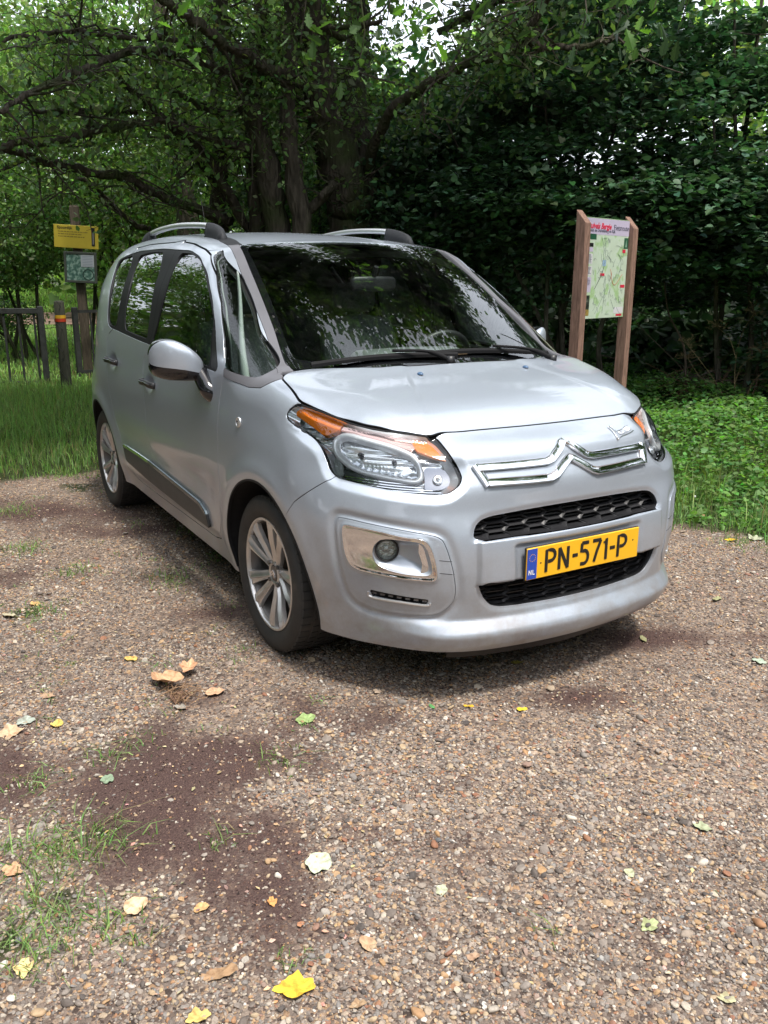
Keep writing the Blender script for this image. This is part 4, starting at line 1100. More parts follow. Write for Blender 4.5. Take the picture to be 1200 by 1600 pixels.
# ---- fog lamp pods
def foglamp(s):
    A = flange(fog, .010); v, n, f = A
    if s > 0: v = v * [1, -1, 1]; n = n * [1, -1, 1]; f = f[:, ::-1].copy()
    pod = obj('fog_lamp_pod', v, f, PAINT, car, N=n)
    A = flange((fchrome[0] + fchrome[1] * .0015, fchrome[1], fchrome[2]), .010, .003); v, n, f = A
    if s > 0: v = v * [1, -1, 1]; n = n * [1, -1, 1]; f = f[:, ::-1].copy()
    obj('chrome_surround', v, f, CHROME, pod, N=n)
    # funnel from the opening back to the lamp
    ring = P_FI; P0, N0 = surf(ring, 'diag', .001)
    lc, ln = surf([(.092, .556)], 'diag', .030); lc = lc[0]; ax = ln[0] * .55 + np.array([.84, -.1, 0]) * .8; ax /= np.linalg.norm(ax)
    k = len(ring); u = np.cross(ax, (0, 0, 1)); u /= np.linalg.norm(u); w = np.cross(u, ax)
    c2 = np.array([.092, .556]); ang = np.arctan2(ring[:, 1] - c2[1], -(ring[:, 0] - c2[0]))
    r = .038
    sgn = 1 if np.dot(u, P0[ring[:, 0].argmin()] - P0[ring[:, 0].argmax()]) > 0 else -1
    P1 = lc + r * (np.cos(ang)[:, None] * u * sgn + np.sin(ang)[:, None] * w)
    Pm = P0 * .45 + P1 * .55 - ln[0] * .012
    V = np.concatenate([P0, Pm, P1]); Fq = []
    for j in range(2): Fq += [(j * k + i, j * k + (i + 1) % k, (j + 1) * k + (i + 1) % k, (j + 1) * k + i) for i in range(k)]
    m = MB(); m.add(V, Fq); mirrored(m, s); fo = m.build('lamp_funnel', PAINT, pod, smooth=True)
    m = MB(); m.lathe([(.040, -.004), (.040, .006), (.0355, .009), (.034, .004)], (0, 0, 0), 0, 36)
    R = np.array(Vector(ax).to_track_quat('X', 'Z').to_matrix()); m.V[0] = m.V[0] @ R.T + lc; mirrored(m, s); b = m.build('fog_lamp_rim', BLACK, pod, smooth=True)
    m = MB(); m.lathe([(.034, .002), (.03, -.010), (.018, -.018), (.012, -.010), (.0001, -.006)], (0, 0, 0), 0, 36); m.V[0] = m.V[0] @ R.T + lc; mirrored(m, s); m.build('fog_lamp_reflector', simple('fog_reflector', (.62, .66, .64), .12, 1.0, bump=1.0, bscale=90), pod, smooth=True)
    m = MB(); m.lathe([(.035, .004), (.028, .009), (.015, .012), (.0001, .013)], (0, 0, 0), 0, 36); m.V[0] = m.V[0] @ R.T + lc; mirrored(m, s); m.build('fog_lamp_glass', LENS, pod, smooth=True)
    # inner chrome strip of the opening
    strip = np.array([(-.022, .594), (-.046, .584), (-.059, .545), (-.069, .503), (-.064, .485), (-.03, .485), (-.035, .52), (-.022, .56)])
    # daytime lamp slot
    P0, N0 = surf(P_DRL, 'diag', .001); P1, _ = surf(P_DRL, 'diag', .016); k = len(P_DRL)
    m = MB(); m.add(np.concatenate([P0, P1]), [(i, (i + 1) % k, k + (i + 1) % k, k + i) for i in range(k)] + [[k + i for i in range(k)]]); mirrored(m, s)
    dr = m.build('daytime_lamp_slot', BLACK, pod)
    for t in np.linspace(.06, .94, 7):
        a = np.array([.145, .400]) * (1 - t) + np.array([-.055, .3835]) * t; q = np.array([a + [.008, .004], a + [-.009, .003], a + [-.008, -.005], a + [.008, -.004]])
        P, N = surf(q, 'diag', .008); m = MB(); m.add(P, [(0, 1, 2, 3)]); mirrored(m, s); m.build('led_lens', simple('led_lens', (.16, .16, .17), .1, .5) if t < .07 and s < 0 else bpy.data.materials['led_lens'], dr)
    D = np.array([(.150, .406), (.140, .386), (.04, .379), (-.05, .3725), (-.062, .382)]); P, N = surf(smooth_line(D, 4), 'diag', -.001)
    m = MB(); m.sweep(P, [(-.0035, -.003), (-.002, .004), (.002, .004), (.0035, -.003)], upv=N); mirrored(m, s); m.build('slot_lip', SATIN, pod)
    Ps, _ = surf(strip, 'diag', .009); m = MB(); m.add(Ps, [list(range(len(Ps)))]); mirrored(m, s); m.build('chrome_strip', CHROME, pod)
    # seam between chrome and pod edge
    for za, zb_ in (((-.090, .536), (-.131, .531)), ((-.092, .492), (-.140, .486))):
        Ps, Ns = surf(np.linspace(za, zb_, 6), 'diag', -.0002); m = MB(); m.sweep(Ps, [(-.0009, -.001), (-.0009, .0004), (.0009, .0004), (.0009, -.001)], upv=Ns); mirrored(m, s); m.build('cover_seam', SEAM, pod)
    for za, zb_ in (((-.105, .531), (-.128, .528)), ((-.085, .492), (-.138, .487))):
        pass
pair(foglamp)

# ---- lower valance under the bumper and wheel housings
D = []
for y in np.linspace(-.46, .46, 41):
    p = surf([(abs(y), .225)], 'front', .0)[0][0]; D.append([p[0] - .075 - .05 * abs(y), y, .0])
D = np.array(D); m = MB(); m.sweep(D + [0, 0, .19], [(-.012, -.045), (-.006, -.048), (.012, .05), (-.012, .05)], up=(0, 0, 1))
m.build('lower_valance', BLACK, car)
def liner(s):
    for xc in (0.0, -2.54):
        a = np.linspace(-.25, np.pi + .25, 40); prof_y = (-.785 if xc == 0 else -.80, -.52)
        V = []; F = []
        for yy in prof_y:
            for t in a: V.append((xc + .374 * math.cos(t), yy, .31 + .374 * math.sin(t)))
        n = len(a); so_, _ = surf([(p[0], p[2]) for p in V[:n]], 'side', .008)
        for i_ in range(n): V[i_] = tuple(so_[i_])
        F = [(i, i + 1, n + i + 1, n + i) for i in range(n - 1)] + [[n + i for i in range(n)]]
        m = MB(); m.add(V, F); mirrored(m, s); m.build('wheel_housing', DARK, car)
        m = MB(); P = [(xc + .371 * math.cos(t), 0, .31 + .371 * math.sin(t)) for t in np.linspace(-.22, np.pi + .22, 60)]
        sp, _ = surf([(p[0] * 1.0, p[2]) for p in P], 'side', .004)
        m.sweep(sp, [(-.004, -.006), (-.004, .006), (.004, .006), (.004, -.006)], up=(0, 1, 0)); mirrored(m, s); m.build('arch_edge', RUBBER, car)
pair(liner)
m = MB(); m.box((-1.3, 0, .27), (3.3, 1.16, .10)); m.build('underbody', DARK, car)

# ---- wheels
def wheel_meshes():
    TR_, RR = .308, .2255
    out = {}
    m = MB()  # tyre
    prof = [(RR - .012, .004), (RR + .002, -.004), (RR + .010, -.010), (RR + .03, -.017), (.270, -.018), (.290, -.015), (.3005, -.008), (.3058, .002), (.308, .02)]
    prof = prof + [(.308, .165), (.3055, .19), (.299, .205), (.27, .22), (RR, .215)]
    m.lathe([(r, y) for r, y in prof], (0, 0, 0), 1, 96, flip=False); out['tyre'] = (m, TYRE)
    m = MB()  # tread blocks: raised bands cut by cross grooves
    for bi, (y0, y1, off) in enumerate(((-.004, .038, 0), (.046, .078, .5), (.084, .120, 0), (.126, .158, .5), (.164, .198, 0))):
        nb = 56
        for k in range(nb):
            a0 = (k + off) / nb * 2 * math.pi + .006; a1 = a0 + 2 * math.pi / nb - .022
            V = []
            for a in (a0, (a0 + a1) / 2, a1):
                for (yy, rr) in ((y0, .302 if bi == 0 else .306), (y0 + .004, .3100 if bi == 0 else .3112), (y1 - .003, .3112 if bi < 4 else .3065), (y1, .306 if bi < 4 else .300)):
                    V.append((rr * math.cos(a), yy, rr * math.sin(a)))
            F = []
            for i in range(2):
                for j in range(3): F.append((i * 4 + j, i * 4 + j + 1, i * 4 + 5 + j, i * 4 + 4 + j)[::-1])
            F += [(0, 1, 2, 3), (8, 11, 10, 9)]
            m.add(V, F)
    out['tread'] = (m, TYRE)
    m = MB()  # rim barrel and lip
    m.lathe([(RR - .0, .003), (RR - .002, -.007), (RR - .010, -.008), (RR - .014, -.003), (RR - .015, .010)], (0, 0, 0), 1, 72); out['rim'] = (m, ALLOY)
    m = MB(); m.lathe([(RR - .0145, .008), (RR - .022, .02), (RR - .026, .12), (RR - .01, .20)], (0, 0, 0), 1, 60); out['rim_barrel'] = (m, simple('rim_barrel', (.16, .15, .145), .45, .6))
    m = MB()  # ten spokes with a ridge along the middle
    for k in range(10):
        a = math.radians(90 + k * 36 + (4 if k % 2 else -4))
        R_ = np.array([[math.cos(a), 0, -math.sin(a)], [0, 1, 0], [math.sin(a), 0, math.cos(a)]])
        rows = [(.034, .014, .026, .006), (.062, .017, .022, .006), (.10, .019, .016, .007), (.145, .022, .006, .009), (.185, .027, -.001, .008), (.206, .032, -.003, .005), (.2165, .034, -.003, .001)]
        V = []; F = []
        for r, w, y, rg in rows:
            sk = .004 * math.sin(r * 20)
            V += [(r, y + .018, -w), (r, y + .002, -w * .93), (r, y - .001, -w * .35 + sk), (r, y - rg, sk), (r, y + .004, w * .38 + sk), (r, y + .002, w * .93), (r, y + .018, w)]
        for i in range(len(rows) - 1):
            for j in range(6): F.append((i * 7 + j, i * 7 + j + 1, (i + 1) * 7 + j + 1, (i + 1) * 7 + j))
        m.add(np.array(V) @ R_.T, F)
    out['spoke_face'] = (m, ALLOY)
    m = MB(); m.lathe([(.052, .040), (.050, .020), (.040, .016), (.034, .020), (.0335, .030)], (0, 0, 0), 1, 40); out['hub'] = (m, ALLOY)
    m = MB(); m.lathe([(.0335, .024), (.030, .018), (.018, .016), (.0001, .0155)], (0, 0, 0), 1, 32); out['hub_cap'] = (m, simple('hub_cap_dark', (.10, .09, .085), .3, .4))
    m = MB()
    for dz in (-.004, .008):
        P = [(-.016, .0148, dz - .010), (0, .0142, dz + .004), (.016, .0148, dz - .010)]
        m.sweep(P, [(-.003, -.001), (-.003, .0015), (.003, .0015), (.003, -.001)], up=(0, -1, 0))
    out['hub_emblem'] = (m, CHROME)
    m = MB(); m.lathe([(.009, .022), (.009, .012), (.006, .010), (.0001, .011)], (0, 0, 0), 1, 8)
    out['wheel_bolt'] = (m, simple('wheel_bolt', (.2, .19, .18), .4, .8))
    m = MB(); m.lathe([(.0001, .085), (.19, .085), (.215, .10)], (0, 0, 0), 1, 40); m.lathe([(.0001, .07), (.11, .07), (.125, .072), (.125, .085)], (0, 0, 0), 1, 40); out['brake_disc'] = (m, simple('brake_disc', (.05, .045, .04), .5, .6))
    res = {}
    for nme, (mb, mt) in out.items():
        V = np.concatenate(mb.V); me = mesh_data(nme, V, mb.F, mt)
        me.polygons.foreach_set('use_smooth', np.ones(len(me.polygons), bool)); me.set_sharp_from_angle(angle=RAD(38))
        # mirrored twin
        me2 = mesh_data(nme, V * [1, -1, 1], [f[::-1] for f in mb.F], mt)
        me2.polygons.foreach_set('use_smooth', np.ones(len(me2.polygons), bool)); me2.set_sharp_from_angle(angle=RAD(38))
        res[nme] = (me, me2)
    return res
WM = wheel_meshes()
for xc in (0.0, -2.54):
    for s in (-1, 1):
        w = bpy.data.objects.new('wheel', WM['tyre'][0 if s < 0 else 1]); COL.objects.link(w); w.parent = car
        w.location = (xc, s * .826, .307)
        w.rotation_euler = (0, random.uniform(-.2, .2) if (xc, s) != (0, -1) else .02, 0)
        for nme, (a, b) in WM.items():
            if nme == 'tyre': continue
            if nme == 'wheel_bolt':
                for k in range(4): t_ = math.radians(45 + 90 * k); link_copy(nme, a if s < 0 else b, w, (.050 * math.cos(t_), 0, .050 * math.sin(t_)))
                continue
            link_copy(nme, a if s < 0 else b, w)

# ---- mirrors
def mirror(s):
    # housing: stacked sections across its width (from root at the door to the tip)
    secs = []
    K = 28; a = np.linspace(0, 2 * np.pi, K, endpoint=False)
    rows = [  # y, centre x, centre z, half depth (x), half height (z)
        (-.868, -.575, 1.040, .030, .036), (-.885, -.565, 1.050, .056, .050), (-.92, -.565, 1.068, .074, .068), (-.97, -.570, 1.086, .080, .084),
        (-1.02, -.582, 1.094, .074, .088), (-1.055, -.600, 1.094, .058, .078), (-1.078, -.615, 1.090, .034, .056), (-1.084, -.622, 1.088, .010, .020)]
    V = []; mi = []
    for y, cx, cz, dx, dz in rows:
        ca, sa = np.cos(a), np.sin(a); p = 3.3
        ex = np.sign(ca) * np.abs(ca) ** (2 / p); ez = np.sign(sa) * np.abs(sa) ** (2 / p)
        V += [(cx + dx * q * (1.0 if q > 0 else .55), y, cz + dz * r) for q, r in zip(ex, ez)]
    n = len(rows); F = []; mi = []
    for i in range(n - 1):
        for j in range(K):
            F.append((i * K + j, i * K + (j + 1) % K, (i + 1) * K + (j + 1) % K, (i + 1) * K + j)[::-1])
            ang = (j + .5) / K * 2 * np.pi
            zz = math.sin(ang); xx = math.cos(ang)
            mi.append(2 if (xx < -.55) else (1 if zz < -.30 else (1 if (zz > .60 and xx < .50) else 0)))
    F.append([j for j in range(K)]); mi.append(1); F.append([(n - 1) * K + j for j in range(K)][::-1]); mi.append(0)
    V = np.array(V) + [-.035, .022, 0]
    if s > 0: V = V * [1, -1, 1]; F = [f[::-1] for f in F]
    o = obj('door_mirror', V, F, [PAINT, GLOSSBLACK, BLACK], car, mi=mi, smooth=True)
    sub = o.modifiers.new('s', 'SUBSURF'); sub.levels = 2; sub.render_levels = 2
    m = MB(); m.add([(-.652, -.880, 1.035), (-.663, -1.02, 1.045), (-.670, -1.03, 1.14), (-.655, -.880, 1.14)], [(0, 1, 2, 3)]); mirrored(m, s); m.build('mirror_glass', CHROME, o)
    # foot
    P = smooth_line([(-.500, -.820, .940), (-.515, -.850, .965), (-.545, -.860, 1.0), (-.575, -.870, 1.035)], 5)
    m = MB(); m.tube(P, np.interp(np.linspace(0, 1, len(P)), [0, .35, 1], [.040, .040, .036]), 16, up=(1, 0, 0)); mirrored(m, s); m.build('mirror_foot', GLOSSBLACK, o, smooth=True)
pair(mirror)

# ---- door handles
def handles(s):
    for hx, hz, par in ((-1.375, .905, fd), (-2.115, .955, rd)):
        A, N = surf([(hx + .095, hz - .004), (hx + .06, hz), (hx, hz + .003), (hx - .07, hz + .004), (hx - .105, hz + .002)], 'side', 0)
        A = np.array([[hx + .095, A[0][1] - .004, hz - .004], [hx + .06, A[1][1] - .024, hz], [hx, A[2][1] - .020 - .016 * 1, hz + .003], [hx - .07, A[3][1] - .030, hz + .004], [hx - .105, A[4][1] - .006, hz + .002]])
        P = smooth_line(A, 5)
        m = MB(); m.sweep(P, [(-.008, -.013), (-.010, 0), (-.008, .013), (0, .016), (.008, .013), (.009, 0), (.007, -.013), (0, -.016)], up=(0, 0, 1)); mirrored(m, s)
        h = m.build('door_handle', BLACK, par[0 if s < 0 else 1], smooth=True)
        m = MB(); m.sweep(P + [0, -.0095, .004], [(-.0015, -.004), (-.0025, 0), (-.0015, .004), (.001, 0)], up=(0, 0, 1)); mirrored(m, s); m.build('handle_trim', GLOSSBLACK, h, smooth=True)
pair(handles)

# ---- lock badge on the fender (driver's and passenger's side repeater position)
def repeater(s):
    P, N = surf([(-.189, .879)], 'side', -.001); R = np.array(Vector(N[0]).to_track_quat('X', 'Z').to_matrix())
    m = MB(); m.lathe([(.021, 0), (.020, .004), (.0155, .005), (.0145, .002)], (0, 0, 0), 0, 30); m.V[0] = m.V[0] @ R.T + P[0]; mirrored(m, s); o = m.build('side_repeater', SATIN, car, smooth=True)
    m = MB(); m.lathe([(.0145, .002), (.009, .004), (.0001, .005)], (0, 0, 0), 0, 24); m.V[0] = m.V[0] @ R.T + P[0]; mirrored(m, s); m.build('repeater_lens', simple('repeater_lens', (.5, .48, .45), .2), o, smooth=True)
    m = MB(); m.box(P[0] + N[0] * .006, (.003, .004, .014)); m.box(P[0] + N[0] * .006 + [0, 0, .003], (.010, .003, .006)); mirrored(m, s); m.build('repeater_bulb', BLACK, o)
pair(repeater)

# ---- roof rails
def rail(s):
    tp = [(-1.125, .530), (-1.145, .528), (-1.19, .523), (-1.30, .517), (-1.5, .525), (-1.8, .535), (-2.1, .540), (-2.35, .535), (-2.50, .525), (-2.62, .515)]
    hgt = [.000, .020, .036, .048, .050, .048, .043, .034, .018, .000]
    P, N = surf(tp, 'top', 0); P = P + np.array([[0, 0, h] for h in hgt]); L = smooth_line(P, 6)
    bar = L[(L[:, 0] < -1.33) & (L[:, 0] > -2.30)]
    m = MB(); m.sweep(bar, [(-.013, -.012), (-.016, 0), (-.011, .012), (0, .015), (.011, .012), (.016, 0), (.013, -.012), (0, -.014)], up=(0, 0, 1)); mirrored(m, s)
    r = m.build('roof_rail', SATIN, car, smooth=True)
    for sel, nm in (((L[:, 0] >= -1.37), 'rail_foot'), ((L[:, 0] <= -2.24), 'rail_foot')):
        Q = L[sel]; g, _ = surf(np.abs(Q[:, :2]) * [-1, 1], 'top', 0)
        V = []; F = []; w = .023
        n = len(Q)
        for q, gg in zip(Q, g):
            top = q[2] + .016; bot = gg[2] - .010
            ww = w * (1.0 if q[2] - gg[2] > .02 else .7)
            V += [(q[0], q[1] - ww * 1.15, bot), (q[0], q[1] - ww, (top + bot) / 2), (q[0], q[1] - ww * .55, top - .002), (q[0], q[1], top + .002), (q[0], q[1] + ww * .55, top - .002), (q[0], q[1] + ww, (top + bot) / 2), (q[0], q[1] + ww * 1.15, bot)]
        for i in range(n - 1):
            for j in range(6): F.append((i * 7 + j, i * 7 + j + 1, (i + 1) * 7 + j + 1, (i + 1) * 7 + j)[::-1])
        F.append([0, 1, 2, 3, 4, 5, 6]); F.append([(n - 1) * 7 + j for j in range(7)][::-1])
        m = MB(); m.add(V, F); mirrored(m, s); m.build(nm, simple('rail_foot_grey', (.028, .030, .034), .65, spec=.25) if 'rail_foot_grey' not in bpy.data.materials else bpy.data.materials['rail_foot_grey'], r, smooth=True)
pair(rail)
P, N = surf([(-2.80, 0)], 'top', 0)
m = MB(); m.tube([P[0] + [0, 0, -.01], P[0] + [-.01, 0, .02]], [.012, .009], 8); b0 = m.build('aerial', BLACK, car, smooth=True)
m = MB(); m.tube([P[0] + [-.01, 0, .02], P[0] + [-.14, 0, .36]], [.0022, .0012], 6); m.build('aerial_rod', BLACK, b0)

# ---- wipers, washer jets
def wiper(name, a, b, pivot):
    """blade from a to b on the glass, arm from the pivot"""
    q = np.linspace(a, b, 14); P, N = surf(np.abs(q) * [1, 1] if False else np.stack([q[:, 0], np.abs(q[:, 1])], 1), 'top', -.012)
    sg = np.sign(q[:, 1] + 1e-9); P[:, 1] = q[:, 1]
    N[:, 1] *= -sg * 1
    m = MB(); m.sweep(P, [(-.010, -.010), (-.012, .002), (-.004, .010), (.004, .010), (.010, .002), (.010, -.010)], up=(0, 0, 1)); o = m.build(name, WIPER, car)
    mid = P[7] + [0, 0, .014]; m = MB()
    pv = np.array(pivot); m.tube(smooth_line([pv, pv * .6 + mid * .4 + [0, 0, .022], mid + [0, 0, .006]], 5), [.010] * 5 + [.006] * 6, 8, up=(0, 0, 1)); m.build('wiper_arm', WIPER, o, smooth=True)
    m = MB(); m.tube([pv + [0, 0, -.02], pv + [0, 0, .015]], .018, 10); m.build('wiper_pivot', BLACK, o, smooth=True)
wiper('wiper', (-.060, -.60), (.030, .02), (.085, -.05, 1.105))
wiper('wiper', (.005, -.14), (-.020, .55), (.075, .62 - .12, 1.085))
def jet(s):
    P, N = surf([(.184, .258)], 'top', -.001); m = MB()
    m.lathe([(.011, 0), (.010, .004), (.006, .008), (.0001, .009)], (0, 0, 0), 2, 14); m.V[0] = m.V[0] * [1.4, 1, 1] + P[0]; mirrored(m, s); m.build('washer_jet', BLUEGREY, car, smooth=True)
pair(jet)

# ---- interior
m = MB()
yy = np.linspace(-.66, .66, 23)
dash = [(-.02, 1.02), (-.10, 1.055), (-.25, 1.05), (-.42, 1.03), (-.52, 1.00), (-.56, .93), (-.53, .78), (-.45, .60), (0, .60)]
V = []; F = []
for y in yy:
    bow = .06 * (y / .66) ** 2
    V += [(x - bow, y, z - .02 * (y / .66) ** 4) for x, z in dash]
k = len(dash)
for i in range(len(yy) - 1):
    for j in range(k - 1): F.append((i * k + j, i * k + j + 1, (i + 1) * k + j + 1, (i + 1) * k + j))
m.add(V, F); m.build('dashboard', INTERIOR, car, smooth=True)
# central instrument hood with its display card
m = MB()
def loaf(m, c, d, n=5):
    a = np.linspace(0, 2 * np.pi, 24, endpoint=False); rows = []
    for t, f in ((-1, .0), (-.97, .6), (-.85, .9), (0, 1.0), (.85, .9), (.97, .6), (1, .0)):
        ca, sa = np.cos(a), np.sin(a); ex = np.sign(ca) * np.abs(ca) ** .6; ez = np.sign(sa) * np.abs(sa) ** .6
        rows.append([(c[0] + d[0] * f * q, c[1] + d[1] * t, c[2] + d[2] * f * r) for q, r in zip(ex, ez)])
    V = np.array(rows).reshape(-1, 3); F = []
    for i in range(6):
        for j in range(24): F.append((i * 24 + j, i * 24 + (j + 1) % 24, (i + 1) * 24 + (j + 1) % 24, (i + 1) * 24 + j)[::-1])
    m.add(V, F)
loaf(m, (-.26, -.03, 1.085), (.09, .27, .045)); m.build('instrument_hood', INTERIOR, car, smooth=True)
m = MB(); m.box((-.165, .155, 1.092), (.01, .125, .055), bev=.004); m.build('display_card', BROWNCARD, car)
# steering wheel on the driver's (left) side
m = MB(); a = np.linspace(0, 2 * np.pi, 40, endpoint=False); c = np.array([-.62, .36, 1.00]); ux = np.array([0, 1, 0]); uz = np.array([.45, 0, .89]); uz = uz / np.linalg.norm(uz)
m.tube([c + .185 * (math.cos(t) * ux + math.sin(t) * uz) for t in a], .016, 10, True, up=(1, 0, -.5)); sw = m.build('steering_wheel', BLACK, car, smooth=True)
m = MB(); loaf(m, c, (.03, .06, .055))
for t in (0.1, math.pi - .1, -math.pi / 2): m.tube([c + .05 * (math.cos(t) * ux + math.sin(t) * uz), c + .18 * (math.cos(t) * ux + math.sin(t) * uz)], .012, 6, up=(1, 0, 0))
m.build('steering_hub', BLACK, sw, smooth=True)
def seat(x, y):
    m = MB(); loaf(m, (x, y, .60), (.26, .25, .09)); s0 = m.build('seat', SEAT, car, smooth=True)
    m = MB(); loaf(m, (0, 0, 0), (.07, .24, .34)); v = m.V[0]; t = RAD(-18); v[:] = v @ np.array([[math.cos(t), 0, math.sin(t)], [0, 1, 0], [-math.sin(t), 0, math.cos(t)]]).T + [x - .30, y, .90]; m.build('backrest', SEAT, s0, smooth=True)
    m = MB(); loaf(m, (x - .42, y, 1.31), (.045, .13, .085)); m.build('headrest', SEAT, s0, smooth=True)
    m = MB()
    for d in (-.05, .05): m.tube([(x - .41, y + d, 1.16), (x - .42, y + d, 1.27)], .007, 6)
    m.build('headrest_post', SATIN, s0)
for y in (-.36, .36): seat(-1.05, y); seat(-1.95, y)
m = MB(); m.box((-1.5, 0, .38), (2.6, 1.5, .04)); m.build('cabin_floor', INTERIOR, car)
m = MB(); loaf(m, (-.62, 0, 1.395), (.02, .12, .035)); mr_ = m.build('rear_view_mirror', BLACK, car, smooth=True)
m = MB(); m.tube([(-.62, 0, 1.42), (-.59, 0, 1.47)], .012, 8); m.build('mirror_stalk', BLACK, mr_)
# pale inner pillar between quarter window and front door
def ipil(s):
    P = [(-.80, -.60, 1.50), (-.62, -.66, 1.36), (-.48, -.715, 1.22), (-.40, -.745, 1.12), (-.34, -.76, 1.02), (-.33, -.76, .93)]
    P = smooth_line(P, 4); m = MB(); m.sweep(P, [(-.045, -.012), (-.045, .004), (-.02, .016), (.02, .016), (.045, .004), (.045, -.012)], up=(0, 1, 0), scale=np.linspace(.25, 1.1, len(P))); mirrored(m, s); m.build('inner_pillar', INTLIGHT, car, smooth=True)
pair(ipil)

# ================================================================ THE PLACE
def vnoise(x, y, seed=0):
    """cheap smooth value noise"""
    xi = np.floor(x).astype(int); yi = np.floor(y).astype(int); fx = x - xi; fy = y - yi
    def h(a, b):
        n = (a * 374761393 + b * 668265263 + seed * 974634777) & 0xffffffff
        n = ((n ^ (n >> 13)) * 1274126177) & 0xffffffff
        return ((n ^ (n >> 16)) & 0xffff) / 65535.0
    u = fx * fx * (3 - 2 * fx); v = fy * fy * (3 - 2 * fy)
    return (h(xi, yi) * (1 - u) + h(xi + 1, yi) * u) * (1 - v) + (h(xi, yi + 1) * (1 - u) + h(xi + 1, yi + 1) * u) * v
def fbm(x, y, seed=0, o=4):
    s = 0; a = .5
    for k in range(o): s = s + a * vnoise(x * 2 ** k, y * 2 ** k, seed + k); a *= .5
    return s
def grass_mask(x, y):
    n = fbm(x * 1.7, y * 1.7, 3) - .47
    return np.maximum((y - (2.05 + .6 * x)) * .86, -3.35 - x) + n * .75
SOIL_C = ground(265, 1235)[:2]
def soil_mask(x, y):
    d = np.stack([x, y], -1) - SOIL_C
    a = d @ RH[:2]; b = d @ FH[:2]
    r = np.sqrt(((a + .08) / .74) ** 2 + ((b + .12 * a) / .50) ** 2)
    n = fbm(x * 4.3, y * 4.3, 11, 6) - .47
    m = (1 - r) * .75 + n * 2.6 + .06
    e = ground(60, 800)[:2]; d2 = np.stack([x, y], -1) - e
    r2 = np.sqrt((d2 @ RH[:2] / 1.0) ** 2 + (d2 @ FH[:2] / .5) ** 2)
    for u_, v_, a_, s_ in ((20, 900, .55, .22), (200, 830, .35, .18), (330, 960, .30, .16), (30, 1330, .35, .22), (480, 1200, .28, .20), (1040, 1000, .5, .16), (880, 1090, .35, .14), (560, 1300, .22, .12)):
        e_ = ground(u_, v_)[:2]; q_ = np.stack([x, y], -1) - e_
        m = np.maximum(m, .55 - np.sqrt((q_ @ RH[:2] / a_) ** 2 + (q_ @ FH[:2] / s_) ** 2) * .8 + n * 1.6)
    return np.maximum(m, .8 - r2 + n * 1.2)

def ground_height(x, y):
    D = (x - CAM[0]) * FH[0] + (y - CAM[1]) * FH[1]
    return np.maximum(D - 13.5, 0) * .035

